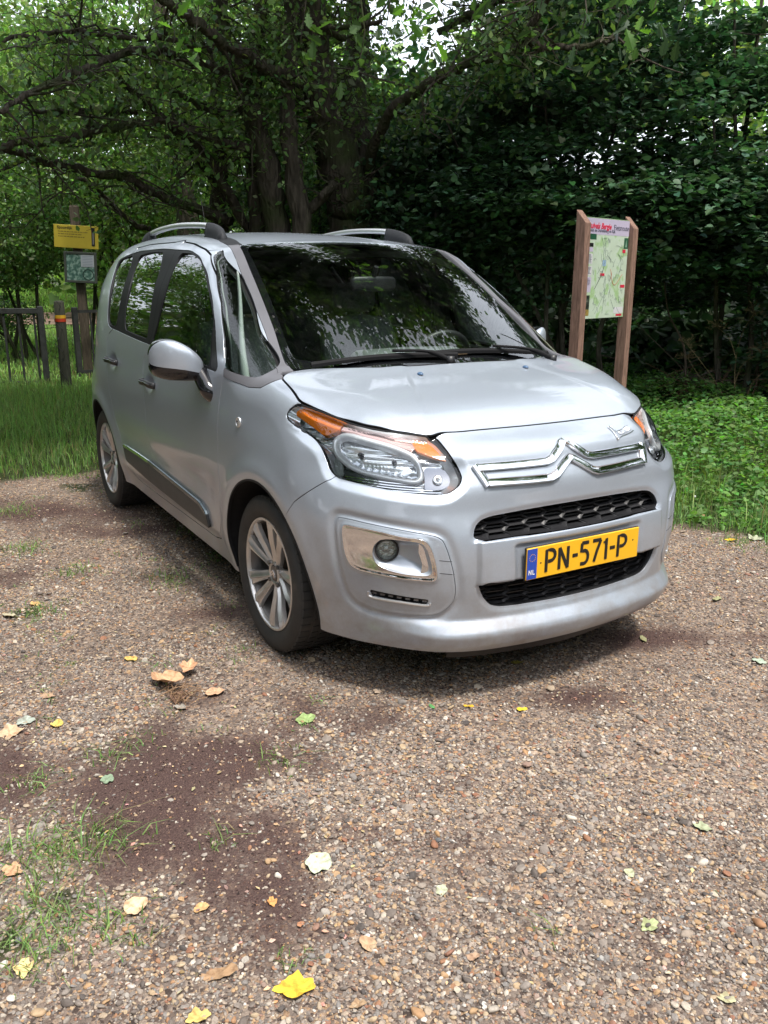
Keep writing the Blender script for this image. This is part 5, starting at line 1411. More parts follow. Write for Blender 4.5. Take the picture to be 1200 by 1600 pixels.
# ---- ground sheet
def ground_mat():
    m, n, l, b = material('gravel_ground')
    tc = n.new('ShaderNodeTexCoord'); O = tc.outputs['Object']
    def vor(scale, feat='F1'):
        v = n.new('ShaderNodeTexVoronoi'); v.inputs['Scale'].default_value = scale; v.feature = feat; l.new(O, v.inputs['Vector']); return v
    def noise(scale, det=6, rough=.6):
        t = n.new('ShaderNodeTexNoise'); t.inputs['Scale'].default_value = scale; t.inputs['Detail'].default_value = det; t.inputs['Roughness'].default_value = rough
        l.new(O, t.inputs['Vector']); return t
    def mix(a, c, f, mode='MIX'):
        x = n.new('ShaderNodeMix'); x.data_type = 'RGBA'; x.blend_type = mode
        for s_, v_ in ((0, f), (6, a), (7, c)):
            if isinstance(v_, (float, int)): x.inputs[s_].default_value = v_
            elif isinstance(v_, tuple): x.inputs[s_].default_value = (*v_, 1)
            else: l.new(v_, x.inputs[s_])
        return x.outputs[2]
    v1 = vor(150); v2 = vor(75)
    stops = [(0, (.060, .048, .043)), (.2, (.135, .108, .092)), (.4, (.255, .210, .175)), (.55, (.18, .160, .145)), (.7, (.34, .29, .24)), (.82, (.37, .25, .15)), (.92, (.47, .42, .36)), (1, (.12, .11, .105))]
    def stone(v):
        sp = n.new('ShaderNodeSeparateColor'); l.new(v.outputs['Color'], sp.inputs[0])
        r = ramp(n, stops); l.new(sp.outputs[0], r.inputs[0]); return r.outputs[0], sp.outputs[1]
    c1, k1 = stone(v1); c2, k2 = stone(v2)
    th = n.new('ShaderNodeMath'); th.operation = 'GREATER_THAN'; th.inputs[1].default_value = .62; l.new(k2, th.inputs[0])
    base = mix(c1, c2, th.outputs[0])
    # dust between the stones, broad patches
    nb = noise(1.1, 5); rb = ramp(n, [(.35, (.80, .73, .70)), (.65, (1.14, 1.04, .98))]); l.new(nb.outputs[0], rb.inputs[0]); base = mix(base, rb.outputs[0], 1.0, 'MULTIPLY')
    nd = noise(9, 8, .7); rd = ramp(n, [(.5, (0, 0, 0)), (.72, (.75, .75, .75))]); l.new(nd.outputs[0], rd.inputs[0]); base = mix(base, (.085, .062, .052), rd.outputs[0])
    a = n.new('ShaderNodeAttribute'); a.attribute_name = 'tint'
    sp = n.new('ShaderNodeSeparateColor'); l.new(a.outputs['Color'], sp.inputs[0])
    ns = noise(60, 8, .75)
    def masked(ch, lo, hi, w=.5):
        ad = n.new('ShaderNodeMath'); ad.operation = 'MULTIPLY_ADD'; l.new(ns.outputs[0], ad.inputs[0]); ad.inputs[1].default_value = w; l.new(ch, ad.inputs[2])
        mr = n.new('ShaderNodeMapRange'); mr.inputs[1].default_value = lo; mr.inputs[2].default_value = hi; l.new(ad.outputs[0], mr.inputs[0]); return mr.outputs[0]
    so = ramp(n, [(.3, (.050, .030, .027)), (.55, (.095, .058, .051)), (.7, (.19, .13, .10))]); l.new(noise(220, 5, .7).outputs[0], so.inputs[0])
    soilf = masked(sp.outputs[0], .62, 1.28, .9); base = mix(base, so.outputs[0], soilf)
    gr = ramp(n, [(.3, (.020, .024, .010)), (.7, (.045, .055, .018))]); l.new(noise(30, 6).outputs[0], gr.inputs[0])
    base = mix(base, gr.outputs[0], masked(sp.outputs[1], .70, .85, .4))
    l.new(base, b.inputs['Base Color']); b.inputs['Roughness'].default_value = .9; b.inputs['Specular IOR Level'].default_value = .25
    # relief
    h1 = n.new('ShaderNodeMath'); h1.operation = 'MULTIPLY_ADD'; l.new(v1.outputs['Distance'], h1.inputs[0]); h1.inputs[1].default_value = -.6; l.new(ns.outputs[0], h1.inputs[2])
    h2 = n.new('ShaderNodeMath'); h2.operation = 'MULTIPLY_ADD'; l.new(v2.outputs['Distance'], h2.inputs[0]); h2.inputs[1].default_value = -.7; l.new(h1.outputs[0], h2.inputs[2])
    bp = n.new('ShaderNodeBump'); bp.inputs['Strength'].default_value = .9; bp.inputs['Distance'].default_value = .008
    l.new(h2.outputs[0], bp.inputs['Height']); l.new(bp.outputs[0], b.inputs['Normal'])
    return m

def axis(lo, hi, a, b, fine, coarse):
    return np.unique(np.concatenate([np.arange(lo, a, coarse), np.arange(a, b, fine), np.arange(b, hi + coarse, coarse)]))
gx = axis(-90, 60, -5.0, 3.2, .035, 1.5); gy = axis(-60, 80, -3.2, 3.6, .035, 1.5)
GX, GY = np.meshgrid(gx, gy, indexing='ij')
near = (GX > -5) & (GX < 3.2) & (GY > -3.2) & (GY < 3.6)
GZ = ground_height(GX, GY) + np.where(near, (fbm(GX * 1.3, GY * 1.3, 5) - .47) * .022 + (fbm(GX * 7, GY * 7, 8) - .47) * .012, 0)
# flat where the wheels stand
for wx in (0, -2.54):
    for wy in (-.74, .74): GZ *= 1 - np.exp(-(((GX - wx) / .35) ** 2 + ((GY - wy) / .3) ** 2))
idx = np.arange(GX.size).reshape(GX.shape)
GQ = np.stack([idx[:-1, :-1], idx[1:, :-1], idx[1:, 1:], idx[:-1, 1:]], -1).reshape(-1, 4)
gm = np.zeros((GX.size, 4)); gm[:, 3] = 1
MOSS = [(45, 860, .20), (50, 955, .18), (262, 905, .14), (100, 1400, .10), (20, 1465, .12), (300, 830, .14), (130, 760, .3), (70, 1345, .10), (150, 1310, .08)]
moss = np.zeros(GX.shape)
for u_, v_, s_ in MOSS:
    e_ = ground(u_, v_); moss = np.maximum(moss, np.exp(-((GX - e_[0]) ** 2 + (GY - e_[1]) ** 2) / s_ ** 2) * (.35 + fbm(GX * 6, GY * 6, 61)))
gm[:, 0] = np.clip(soil_mask(GX, GY).ravel() * .8 + .30, 0, 1); gm[:, 1] = np.clip(np.maximum(grass_mask(GX, GY).ravel() * .8 + .5, moss.ravel() * .75), 0, 1)
go = obj('ground', np.stack([GX, GY, GZ], -1).reshape(-1, 3), GQ, ground_mat(), smooth=True, colors=gm); go['kind'] = 'structure'
def gz(x, y):
    i = np.clip(np.searchsorted(gx, x) - 1, 0, len(gx) - 2); j = np.clip(np.searchsorted(gy, y) - 1, 0, len(gy) - 2)
    fx = (x - gx[i]) / (gx[i + 1] - gx[i]); fy = (y - gy[j]) / (gy[j + 1] - gy[j])
    return GZ[i, j] * (1 - fx) * (1 - fy) + GZ[i + 1, j] * fx * (1 - fy) + GZ[i, j + 1] * (1 - fx) * fy + GZ[i + 1, j + 1] * fx * fy

# ---- loose stones, one scatter
def scatter(name, P, rot, scl, meshes, mat, label, var=None):
    """instances of a few shapes on points; one object of kind stuff"""
    me = bpy.data.meshes.new(name); me.vertices.add(len(P)); me.vertices.foreach_set('co', np.asarray(P, float).ravel())
    for nm, tp, arr, ky in (('rot', 'FLOAT_VECTOR', rot, 'vector'), ('scl', 'FLOAT_VECTOR', scl, 'vector')):
        at_ = me.attributes.new(nm, tp, 'POINT'); at_.data.foreach_set(ky, np.asarray(arr, np.float32).ravel())
    ai = me.attributes.new('idx', 'INT', 'POINT'); ai.data.foreach_set('value', np.asarray(var if var is not None else rng.integers(0, len(meshes), len(P)), np.int32))
    me.update()
    o = bpy.data.objects.new(name, me); COL.objects.link(o)
    cl_ = bpy.data.collections.new(name + '_shapes')
    for k, mm in enumerate(meshes):
        q = bpy.data.objects.new(f'{name}_shape', mm); cl_.objects.link(q)
    ng = bpy.data.node_groups.new(name, 'GeometryNodeTree')
    ng.interface.new_socket('Geometry', in_out='INPUT', socket_type='NodeSocketGeometry'); ng.interface.new_socket('Geometry', in_out='OUTPUT', socket_type='NodeSocketGeometry')
    gi = ng.nodes.new('NodeGroupInput'); gout = ng.nodes.new('NodeGroupOutput')
    iop = ng.nodes.new('GeometryNodeInstanceOnPoints'); ci = ng.nodes.new('GeometryNodeCollectionInfo')
    ci.inputs[0].default_value = cl_; ci.inputs[1].default_value = True; ci.inputs[2].default_value = True
    def attr(nm, dt):
        a = ng.nodes.new('GeometryNodeInputNamedAttribute'); a.data_type = dt; a.inputs[0].default_value = nm
        return a.outputs[0]
    mp = ng.nodes.new('GeometryNodeMeshToPoints')
    ng.links.new(gi.outputs[0], mp.inputs[0]); ng.links.new(mp.outputs[0], iop.inputs['Points']); ng.links.new(ci.outputs[0], iop.inputs['Instance'])
    iop.inputs['Pick Instance'].default_value = True
    ng.links.new(attr('idx', 'INT'), iop.inputs['Instance Index']); ng.links.new(attr('rot', 'FLOAT_VECTOR'), iop.inputs['Rotation']); ng.links.new(attr('scl', 'FLOAT_VECTOR'), iop.inputs['Scale'])
    ng.links.new(iop.outputs[0], gout.inputs[0])
    md = o.modifiers.new('scatter', 'NODES'); md.node_group = ng
    o['kind'] = 'stuff'; o['label'] = label
    return o

def ico(sub=1):
    t = (1 + 5 ** .5) / 2
    V = [(-1, t, 0), (1, t, 0), (-1, -t, 0), (1, -t, 0), (0, -1, t), (0, 1, t), (0, -1, -t), (0, 1, -t), (t, 0, -1), (t, 0, 1), (-t, 0, -1), (-t, 0, 1)]
    F = [(0, 11, 5), (0, 5, 1), (0, 1, 7), (0, 7, 10), (0, 10, 11), (1, 5, 9), (5, 11, 4), (11, 10, 2), (10, 7, 6), (7, 1, 8), (3, 9, 4), (3, 4, 2), (3, 2, 6), (3, 6, 8), (3, 8, 9), (4, 9, 5), (2, 4, 11), (6, 2, 10), (8, 6, 7), (9, 8, 1)]
    V = [np.array(v) / np.linalg.norm(v) for v in V]
    for _ in range(sub):
        mid = {}; F2 = []
        def m_(a, b):
            k = (min(a, b), max(a, b))
            if k not in mid: q = V[a] + V[b]; mid[k] = len(V); V.append(q / np.linalg.norm(q))
            return mid[k]
        for a, b, c in F:
            x, y, z = m_(a, b), m_(b, c), m_(c, a); F2 += [(a, x, z), (b, y, x), (c, z, y), (x, y, z)]
        F = F2
    return np.array(V), F

def pebble_mat():
    m, n, l, b = material('pebble')
    oi = n.new('ShaderNodeObjectInfo')
    r = ramp(n, [(0, (.085, .075, .070)), (.14, (.16, .135, .118)), (.30, (.26, .225, .195)), (.42, (.22, .208, .198)), (.54, (.34, .28, .225)), (.65, (.42, .33, .22)), (.74, (.40, .25, .13)), (.80, (.26, .125, .08)), (.87, (.36, .335, .30)), (.95, (.50, .43, .34)), (.99, (.60, .57, .52)), (1, (.12, .13, .14))])
    l.new(oi.outputs['Random'], r.inputs[0])
    tc = n.new('ShaderNodeTexCoord'); t = n.new('ShaderNodeTexNoise'); t.inputs['Scale'].default_value = 1.6; t.inputs['Detail'].default_value = 5; l.new(tc.outputs['Object'], t.inputs['Vector'])
    rr = ramp(n, [(.3, (.75, .73, .72)), (.7, (1.15, 1.12, 1.1))]); l.new(t.outputs[0], rr.inputs[0])
    mx = n.new('ShaderNodeMix'); mx.data_type = 'RGBA'; mx.blend_type = 'MULTIPLY'; mx.inputs[0].default_value = 1; l.new(r.outputs[0], mx.inputs[6]); l.new(rr.outputs[0], mx.inputs[7])
    l.new(mx.outputs[2], b.inputs['Base Color']); b.inputs['Roughness'].default_value = .75; b.inputs['Specular IOR Level'].default_value = .3
    return m
PEB = pebble_mat()
IV, IF = ico(1)
peb = []
for k in range(7):
    r_ = np.random.default_rng(100 + k); V = IV.copy()
    for _ in range(5):
        d = r_.normal(size=3); d /= np.linalg.norm(d); V = V - np.outer(np.maximum(V @ d - r_.uniform(.45, .8), 0), d) * .9
    V = V * (1 + .06 * r_.normal(size=(len(V), 1))) * [1, r_.uniform(.62, .95), r_.uniform(.4, .65)]
    peb.append(mesh_data('pebble', V, IF, PEB, smooth=(k % 3 != 0)))
def stones():
    P = []; S_ = []
    for D0, D1, dens, s0, s1 in ((1.25, 2.2, 15000, .0026, .0060), (2.2, 3.2, 10500, .0030, .0065), (3.2, 4.6, 5600, .0036, .0070), (4.6, 7.5, 2000, .0045, .0080),
                                 (1.25, 2.6, 1900, .0065, .0115), (2.6, 4.6, 1000, .0065, .0110), (4.6, 8, 180, .007, .011), (1.25, 5.0, 75, .011, .019)):
        w = .66; area = w * (D1 ** 2 - D0 ** 2) * 1.0 * 1.04
        nn = int(area * dens); D = np.sqrt(rng.uniform(D0 ** 2, D1 ** 2, nn)); R_ = rng.uniform(-1, 1, nn) * D * w
        x = CAM[0] + D * FH[0] + R_ * RH[0]; y = CAM[1] + D * FH[1] + R_ * RH[1]
        keep = (grass_mask(x, y) < .05) & (rng.uniform(size=nn) > np.clip(soil_mask(x, y) * 1.8 + .1, 0, .90))
        cl2 = fbm(x * 2.5, y * 2.5, 21) > rng.uniform(.18, .62, nn); keep &= cl2
        x, y = x[keep], y[keep]; s_ = s0 + (s1 - s0) * rng.uniform(size=len(x)) ** 1.6
        P.append(np.stack([x, y, gz(x, y) + s_ * rng.uniform(.0, .35, len(x))], 1)); S_.append(s_)
    P = np.concatenate(P); s_ = np.concatenate(S_)
    rot = np.stack([rng.normal(0, .25, len(P)), rng.normal(0, .25, len(P)), rng.uniform(0, 6.28, len(P))], 1)
    scatter('loose_stones', P, rot, np.repeat(s_[:, None], 3, 1), peb, PEB, 'small rounded stones lying loose all over the gravel ground')
    print('stones', len(P))
stones()

def crumbs():
    n = 60000; D = np.sqrt(rng.uniform(1.3 ** 2, 5.5 ** 2, n)); R_ = rng.uniform(-1, 1, n) * D * .5
    x = CAM[0] + D * FH[0] + R_ * RH[0]; y = CAM[1] + D * FH[1] + R_ * RH[1]; sm = soil_mask(x, y)
    k = (rng.uniform(size=n) < np.clip(.10 + sm * 1.6, .03, 1)) & (grass_mask(x, y) < .1); x, y = x[k], y[k]
    CR_, n_, l_, b_ = material('soil_crumb'); oi_ = n_.new('ShaderNodeObjectInfo'); r_ = ramp(n_, [(0, (.035, .022, .02)), (.35, (.085, .05, .043)), (.6, (.13, .075, .06)), (.8, (.20, .12, .085)), (.93, (.34, .24, .17)), (1, (.45, .36, .28))]); l_.new(oi_.outputs['Random'], r_.inputs[0]); l_.new(r_.outputs[0], b_.inputs['Base Color']); b_.inputs['Roughness'].default_value = .9
    ms = [mesh_data('crumb', np.array([(-1, -.6, 0), (1, -.5, 0), (.2, .9, 0), (0, 0, .9), (.1, .1, -.6)]) * [1, .6 + .15 * q, .8], [(0, 1, 3), (1, 2, 3), (2, 0, 3), (1, 0, 4), (2, 1, 4), (0, 2, 4)], CR_) for q in range(4)]
    s_ = rng.uniform(.0016, .0062, len(x)); P = np.stack([x, y, gz(x, y) + s_ * .2], 1)
    scatter('soil_crumbs', P, np.stack([rng.normal(0, .5, len(x)), rng.normal(0, .5, len(x)), rng.uniform(0, 6.28, len(x))], 1), np.repeat(s_[:, None], 3, 1), ms, CR_, 'crumbs of dark earth and bark lying on the soil patch and the gravel')
crumbs()

# ---- leaves
def leaf_mat(name, rough=.5, trans=.45, spec=.35):
    m, n, l, b = material(name)
    a = n.new('ShaderNodeAttribute'); a.attribute_name = 'tint'
    l.new(a.outputs['Color'], b.inputs['Base Color']); b.inputs['Roughness'].default_value = rough; b.inputs['Specular IOR Level'].default_value = spec
    tr = n.new('ShaderNodeBsdfTranslucent')
    mx = n.new('ShaderNodeMix'); mx.data_type = 'RGBA'; mx.blend_type = 'MULTIPLY'; mx.inputs[0].default_value = 1
    l.new(a.outputs['Color'], mx.inputs[6]); mx.inputs[7].default_value = (1.35, 1.6, .65, 1)
    l.new(mx.outputs[2], tr.inputs[0])
    ms = n.new('ShaderNodeMixShader'); ms.inputs[0].default_value = trans
    l.new(b.outputs[0], ms.inputs[1]); l.new(tr.outputs[0], ms.inputs[2]); l.new(ms.outputs[0], n['Material Output'].inputs[0])
    return m
LEAF = leaf_mat('green_leaf')
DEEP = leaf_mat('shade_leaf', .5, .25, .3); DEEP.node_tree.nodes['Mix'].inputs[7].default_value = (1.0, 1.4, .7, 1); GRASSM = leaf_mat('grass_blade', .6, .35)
SHAPES = {
    'broad': (np.array([(0, .06, 0), (.30, .0, .06), (.42, .38, .09), (.22, .72, .04), (0, 1.05, -.05), (-.26, .70, .04), (-.40, .36, .09), (-.27, .0, .06)]), [(0, 1, 2, 3), (0, 3, 4, 5), (0, 5, 6, 7)]),
    'oak': (np.array([(0, 0, 0), (.16, .2, .03), (.30, .62, .05), (0, 1, -.04), (-.30, .62, .05), (-.16, .2, .03)]), [(0, 1, 2, 3), (0, 3, 4, 5)]),
    'willow': (np.array([(0, 0, 0), (.13, .3, .02), (.11, .7, .02), (0, 1, -.06), (-.11, .7, .02), (-.13, .3, .02)]), [(0, 1, 2, 3), (0, 3, 4, 5)]),
}
def frames(n, up=.8, spread=.6, droop=.2):
    """random leaf frames: rows = leaf x, y (stem to tip), z (upper face)"""
    nz = rng.normal(size=(n, 3)) * spread + [0, 0, up]; nz /= np.linalg.norm(nz, axis=1)[:, None]
    d = rng.normal(size=(n, 3)); d[:, 2] -= droop; d -= (d * nz).sum(1)[:, None] * nz; d /= np.linalg.norm(d, axis=1)[:, None]
    return np.cross(d, nz), d, nz
def leaf_cloud(name, P, size, col, parent=None, shape='broad', mat=None, up=.8, spread=.6, droop=.2, vary=.35, kind='stuff', label=None, yellow=.0):
    n = len(P); S0, F0 = SHAPES[shape]; X, Y, Z_ = frames(n, up, spread, droop)
    sz = size * rng.uniform(.65, 1.25, n)
    V = (P[:, None, :] + (X[:, None, :] * S0[None, :, 0, None] + Y[:, None, :] * S0[None, :, 1, None] + Z_[:, None, :] * S0[None, :, 2, None]) * sz[:, None, None])
    k = len(S0); F = (np.array(F0)[None] + (np.arange(n) * k)[:, None, None]).reshape(-1, 4)
    c = np.asarray(col)[None] * (1 + vary * rng.normal(size=(n, 1))).clip(.35, 2.0) * (1 + .12 * rng.normal(size=(n, 3)))
    if yellow: w = (rng.uniform(size=n) < yellow); c[w] = c[w] * [2.2, 1.6, .8]
    c = np.clip(c, .004, .8); c4 = np.ones((n, k, 4)); c4[:, :, :3] = c[:, None, :]
    o = obj(name, V.reshape(-1, 3), F, mat or LEAF, parent, colors=c4.reshape(-1, 4))
    if kind: o['kind'] = kind
    return o

def bark_mat(name, col, moss=(.035, .055, .015)):
    m, n, l, b = material(name)
    tc = n.new('ShaderNodeTexCoord')
    mp = n.new('ShaderNodeMapping'); mp.inputs['Scale'].default_value = (1, 1, .22); l.new(tc.outputs['Object'], mp.inputs[0])
    v = n.new('ShaderNodeTexVoronoi'); v.inputs['Scale'].default_value = 34; l.new(mp.outputs[0], v.inputs['Vector'])
    t = n.new('ShaderNodeTexNoise'); t.inputs['Scale'].default_value = 22; t.inputs['Detail'].default_value = 8; l.new(mp.outputs[0], t.inputs['Vector'])
    r = ramp(n, [(.25, tuple(c * .45 for c in col)), (.55, col), (.8, tuple(c * 1.6 for c in col))]); l.new(t.outputs[0], r.inputs[0])
    t2 = n.new('ShaderNodeTexNoise'); t2.inputs['Scale'].default_value = 2.2; t2.inputs['Detail'].default_value = 6; l.new(tc.outputs['Object'], t2.inputs['Vector'])
    r2 = ramp(n, [(.48, (0, 0, 0)), (.66, (.8, .8, .8))]); l.new(t2.outputs[0], r2.inputs[0])
    mx = n.new('ShaderNodeMix'); mx.data_type = 'RGBA'; l.new(r2.outputs[0], mx.inputs[0]); l.new(r.outputs[0], mx.inputs[6]); mx.inputs[7].default_value = (*moss, 1)
    l.new(mx.outputs[2], b.inputs['Base Color']); b.inputs['Roughness'].default_value = .95; b.inputs['Specular IOR Level'].default_value = .15
    ad = n.new('ShaderNodeMath'); l.new(v.outputs[0], ad.inputs[0]); l.new(t.outputs[0], ad.inputs[1])
    bp = n.new('ShaderNodeBump'); bp.inputs['Strength'].default_value = .8; bp.inputs['Distance'].default_value = .03; l.new(ad.outputs[0], bp.inputs['Height']); l.new(bp.outputs[0], b.inputs['Normal'])
    return m
BARK = bark_mat('oak_bark', (.085, .072, .056), (.050, .070, .024)); BARK2 = bark_mat('grey_bark', (.10, .088, .070))

def limb_mesh(m, P, r0, r1, sides=9, wob=.03):
    L = smooth_line(P, 5); n = len(L); L[1:] = L[1:] + rng.normal(size=(n - 1, 3)) * wob * np.linspace(.6, 1, n - 1)[:, None]
    r = np.linspace(r0, r1, n) * (1 + .08 * rng.normal(size=n))
    m.tube(L, r, sides); return L, r

def twigs(m, L, n, length, r, gen=1, up=.15, out=None, sides=4):
    """sprays of thin branches; returns their outer points"""
    tips = []
    for _ in range(n):
        i = rng.integers(max(1, len(L) // 5), len(L)); p = L[i]
        d = rng.normal(size=3); d[2] = d[2] * .5 + up; d /= np.linalg.norm(d); ln = length * rng.uniform(.5, 1.2)
        Q = [p]
        for k in range(4):
            d = d + rng.normal(size=3) * .25 + [0, 0, -.05]; d /= np.linalg.norm(d); Q.append(Q[-1] + d * ln / 4)
        Q = np.array(Q); m.tube(Q, np.linspace(r, r * .35, 5), sides); tips.append(Q)
        if gen > 0: tips += twigs(m, Q, 3, length * .55, r * .5, gen - 1, up, sides=3)
    return tips

def leaves_on(tips, per, jit):
    T_ = np.concatenate([np.array(t)[1:] for t in tips]); i = rng.integers(0, len(T_), per)
    return T_[i] + rng.normal(size=(per, 3)) * jit * [1, 1, .6]

def tree(name, label, limbs, nleaf, lsize, col, tw=7, twl=.9, jit=.16, shape='oak', bark=None, group=None, up=.8, spread=.6, base=None, vary=.35, twr=.012, yellow=0.0, leafparts=0):
    """limbs: list of (points, r0, r1, is_trunk)"""
    P0 = np.array(limbs[0][0][0]); t = thing(name, label, 'tree', (0, 0, 0), 0, group)
    tips = []; tm = MB()
    for P, r0, r1, tr in limbs:
        m = MB(); k_ = 1.0 if tr else .62; L, r = limb_mesh(m, P, r0 * k_, r1 * k_, 12 if tr else 8, .02 if tr else .014)
        m.build('trunk' if tr else 'limb', bark or BARK, t, smooth=True)
        ln = np.linalg.norm(np.diff(L, axis=0), axis=1).sum()
        tips += twigs(tm, L[len(L) // 3:] if tr else L, max(3, int(tw * ln)), twl, twr)
        tips.append(L[-4:])
    o = tm.build('twigs', bark or BARK, t); o['kind'] = 'stuff'
    LP = leaves_on(tips, nleaf, jit); LP = LP + FH * np.abs(rng.normal(size=(len(LP), 1))) * .5; LP = LP[LP[:, 2] > 2.2 + .25 * rng.normal(size=len(LP))]
    leaf_cloud('foliage', LP, lsize, col, t, shape, up=up, spread=spread, vary=vary, yellow=yellow)
    return t, tips

pp = place
# main oak: two fused trunks behind the car
oakl = [
    ([pp(535, 470, 10.3), pp(548, 350, 10.2), pp(545, 300, 10.1), pp(525, 235, 10), pp(505, 180, 9.9), pp(496, 110, 9.8), pp(486, 40, 9.7), pp(478, -60, 9.6), pp(470, -240, 9.6)], .30, .10, True),
    ([pp(565, 470, 10.4), pp(570, 360, 10.4), pp(562, 290, 10.3), pp(550, 220, 10.5), pp(548, 150, 10.7), pp(560, 70, 10.9), pp(565, -60, 11.0), pp(590, -260, 11.2)], .30, .09, True),
    ([pp(572, 270, 10.1), pp(592, 205, 9.6), pp(630, 158, 9.2), pp(680, 125, 8.8), pp(735, 98, 8.5), pp(795, 82, 8.2), pp(820, 55, 8.0), pp(850, 10, 7.8), pp(900, -60, 7.4)], .105, .04, False),
    ([pp(820, 60, 8.0), pp(850, 72, 8.0), pp(900, 75, 8.0), pp(960, 60, 7.9)], .06, .03, False),
    ([pp(735, 30, 9.4), pp(760, 10, 9.2), pp(800, -30, 9.0)], .05, .03, False),
    ([pp(685, 50, 9.2), pp(740, 20, 9.0), pp(790, -10, 8.8), pp(850, -70, 8.6)], .06, .03, False),
    ([pp(498, 142, 9.8), pp(455, 120, 9.4), pp(420, 108, 9.1), pp(385, 85, 8.8), pp(345, 65, 8.5), pp(315, 40, 8.2), pp(280, 15, 8.0), pp(240, -10, 7.8)], .11, .06, False),
    ([pp(392, 125, 9.3), pp(350, 112, 9.0), pp(300, 98, 8.8), pp(255, 82, 8.6), pp(205, 80, 8.3), pp(160, 98, 8.0), pp(100, 118, 7.7), pp(40, 150, 7.4), pp(0, 178, 7.1)], .07, .035, False),
    ([pp(400, 232, 9.6), pp(350, 222, 9.4), pp(300, 205, 9.2), pp(255, 190, 9.0), pp(205, 195, 8.8), pp(150, 205, 8.5), pp(90, 222, 8.2), pp(40, 225, 7.9), pp(-20, 235, 7.7)], .075, .045, False),
    ([pp(360, 345, 10.2), pp(320, 330, 9.9), pp(260, 308, 9.6), pp(200, 280, 9.3), pp(150, 268, 9.0), pp(90, 258, 8.7), pp(40, 242, 8.4), pp(0, 232, 8.1)], .10, .045, False),
    ([pp(235, 358, 10.2), pp(210, 350, 10.1), pp(175, 320, 9.9), pp(145, 290, 9.7), pp(120, 280, 9.6)], .05, .035, False),
    ([pp(540, 60, 9.6), pp(505, 45, 9.5), pp(560, 40, 9.3), pp(600, 30, 9.0)], .05, .03, False),
    ([pp(215, 175, 9.0), pp(170, 172, 8.8), pp(110, 175, 8.5), pp(50, 172, 8.2)], .045, .03, False),
    ([pp(350, 180, 9.6), pp(300, 160, 9.4), pp(250, 130, 9.3), pp(200, 100, 9.1), pp(150, 70, 8.9), pp(70, 60, 8.6)], .05, .03, False),
    ([pp(330, 80, 8.7), pp(255, 60, 8.4), pp(180, 58, 8.2), pp(90, 50, 8.0), pp(0, 70, 7.7)], .045, .025, False),
]
G1 = (0.115, 0.182, 0.070)
oak, oaktips = tree('oak_tree', 'old oak with two fused mossy trunks and a long limb reaching right', oakl, 15500, .066, G1, 6, .8, .16, 'oak', spread=.75, up=.6)
tree('oak_tree', 'many stemmed oak left of the fused trunks leaning over the car roof', [
    ([pp(440, 480, 9.8), pp(432, 350, 9.7), pp(418, 260, 9.6), pp(400, 190, 9.5), pp(375, 120, 9.3), pp(350, 60, 9.1), pp(345, -60, 8.9)], .15, .06, True),
    ([pp(400, 480, 10.1), pp(405, 340, 10.0), pp(395, 220, 10.0), pp(398, 120, 10.0), pp(405, 20, 9.9), pp(410, -120, 9.8)], .12, .06, True),
    ([pp(470, 480, 9.5), pp(468, 330, 9.5), pp(452, 220, 9.5), pp(450, 130, 9.5), pp(455, 40, 9.5), pp(440, -100, 9.5)], .12, .05, True),
    ([pp(350, 480, 10.5), pp(345, 350, 10.3), pp(345, 240, 10.3), pp(335, 150, 10.3), pp(330, 60, 10.3), pp(330, -80, 10.3)], .11, .05, True),
    ([pp(390, 360, 10.1), pp(350, 290, 9.8), pp(320, 240, 9.6), pp(270, 200, 9.3), pp(220, 150, 9.1), pp(170, 110, 8.8)], .09, .04, False),
    ([pp(480, 330, 9.5), pp(520, 290, 9.5), pp(500, 310, 9.3)], .09, .05, False),
    ([pp(350, 300, 10.3), pp(300, 240, 10.1), pp(250, 180, 9.9), pp(180, 150, 9.7)], .07, .03, False)], 9500, .070, (0.147, 0.231, 0.087), 5, 1.0, .18, 'oak', spread=.8, up=.5)
tree('oak_tree', 'slender dark oak stem to the left of the car behind the fence', [
    ([pp(300, 480, 13.5), pp(290, 330, 13.4), pp(275, 230, 13.2), pp(262, 140, 13.0), pp(250, 40, 12.9), pp(245, -100, 12.9)], .18, .07, True),
    ([pp(285, 260, 13.2), pp(250, 210, 12.9), pp(200, 190, 12.6), pp(140, 170, 12.2)], .06, .03, False),
    ([pp(262, 140, 13.0), pp(230, 90, 12.9), pp(170, 60, 12.8), pp(90, 20, 12.6)], .06, .03, False)], 7500, .078, (0.163, 0.254, 0.094), 5, 1.1, .22, 'oak', spread=.8, up=.5)

def cluster_points(centres, radii, nclus, per, cj=.16, shell=.75):
    """leaf positions grouped in clumps over lumpy lobes"""
    out = []
    for c, r in zip(centres, radii):
        d = rng.normal(size=(nclus, 3)); d /= np.linalg.norm(d, axis=1)[:, None]
        rr = rng.uniform(shell, 1.0, nclus) ** .7
        cc = np.asarray(c) + d * rr[:, None] * np.asarray(r); cc = cc[cc[:, 2] > .05]
        q = cc[rng.integers(0, len(cc), per)] + rng.normal(size=(per, 3)) * cj * [1.15, 1.15, .30]
        out.append(q)
    P = np.concatenate(out); return P[P[:, 2] > .03]

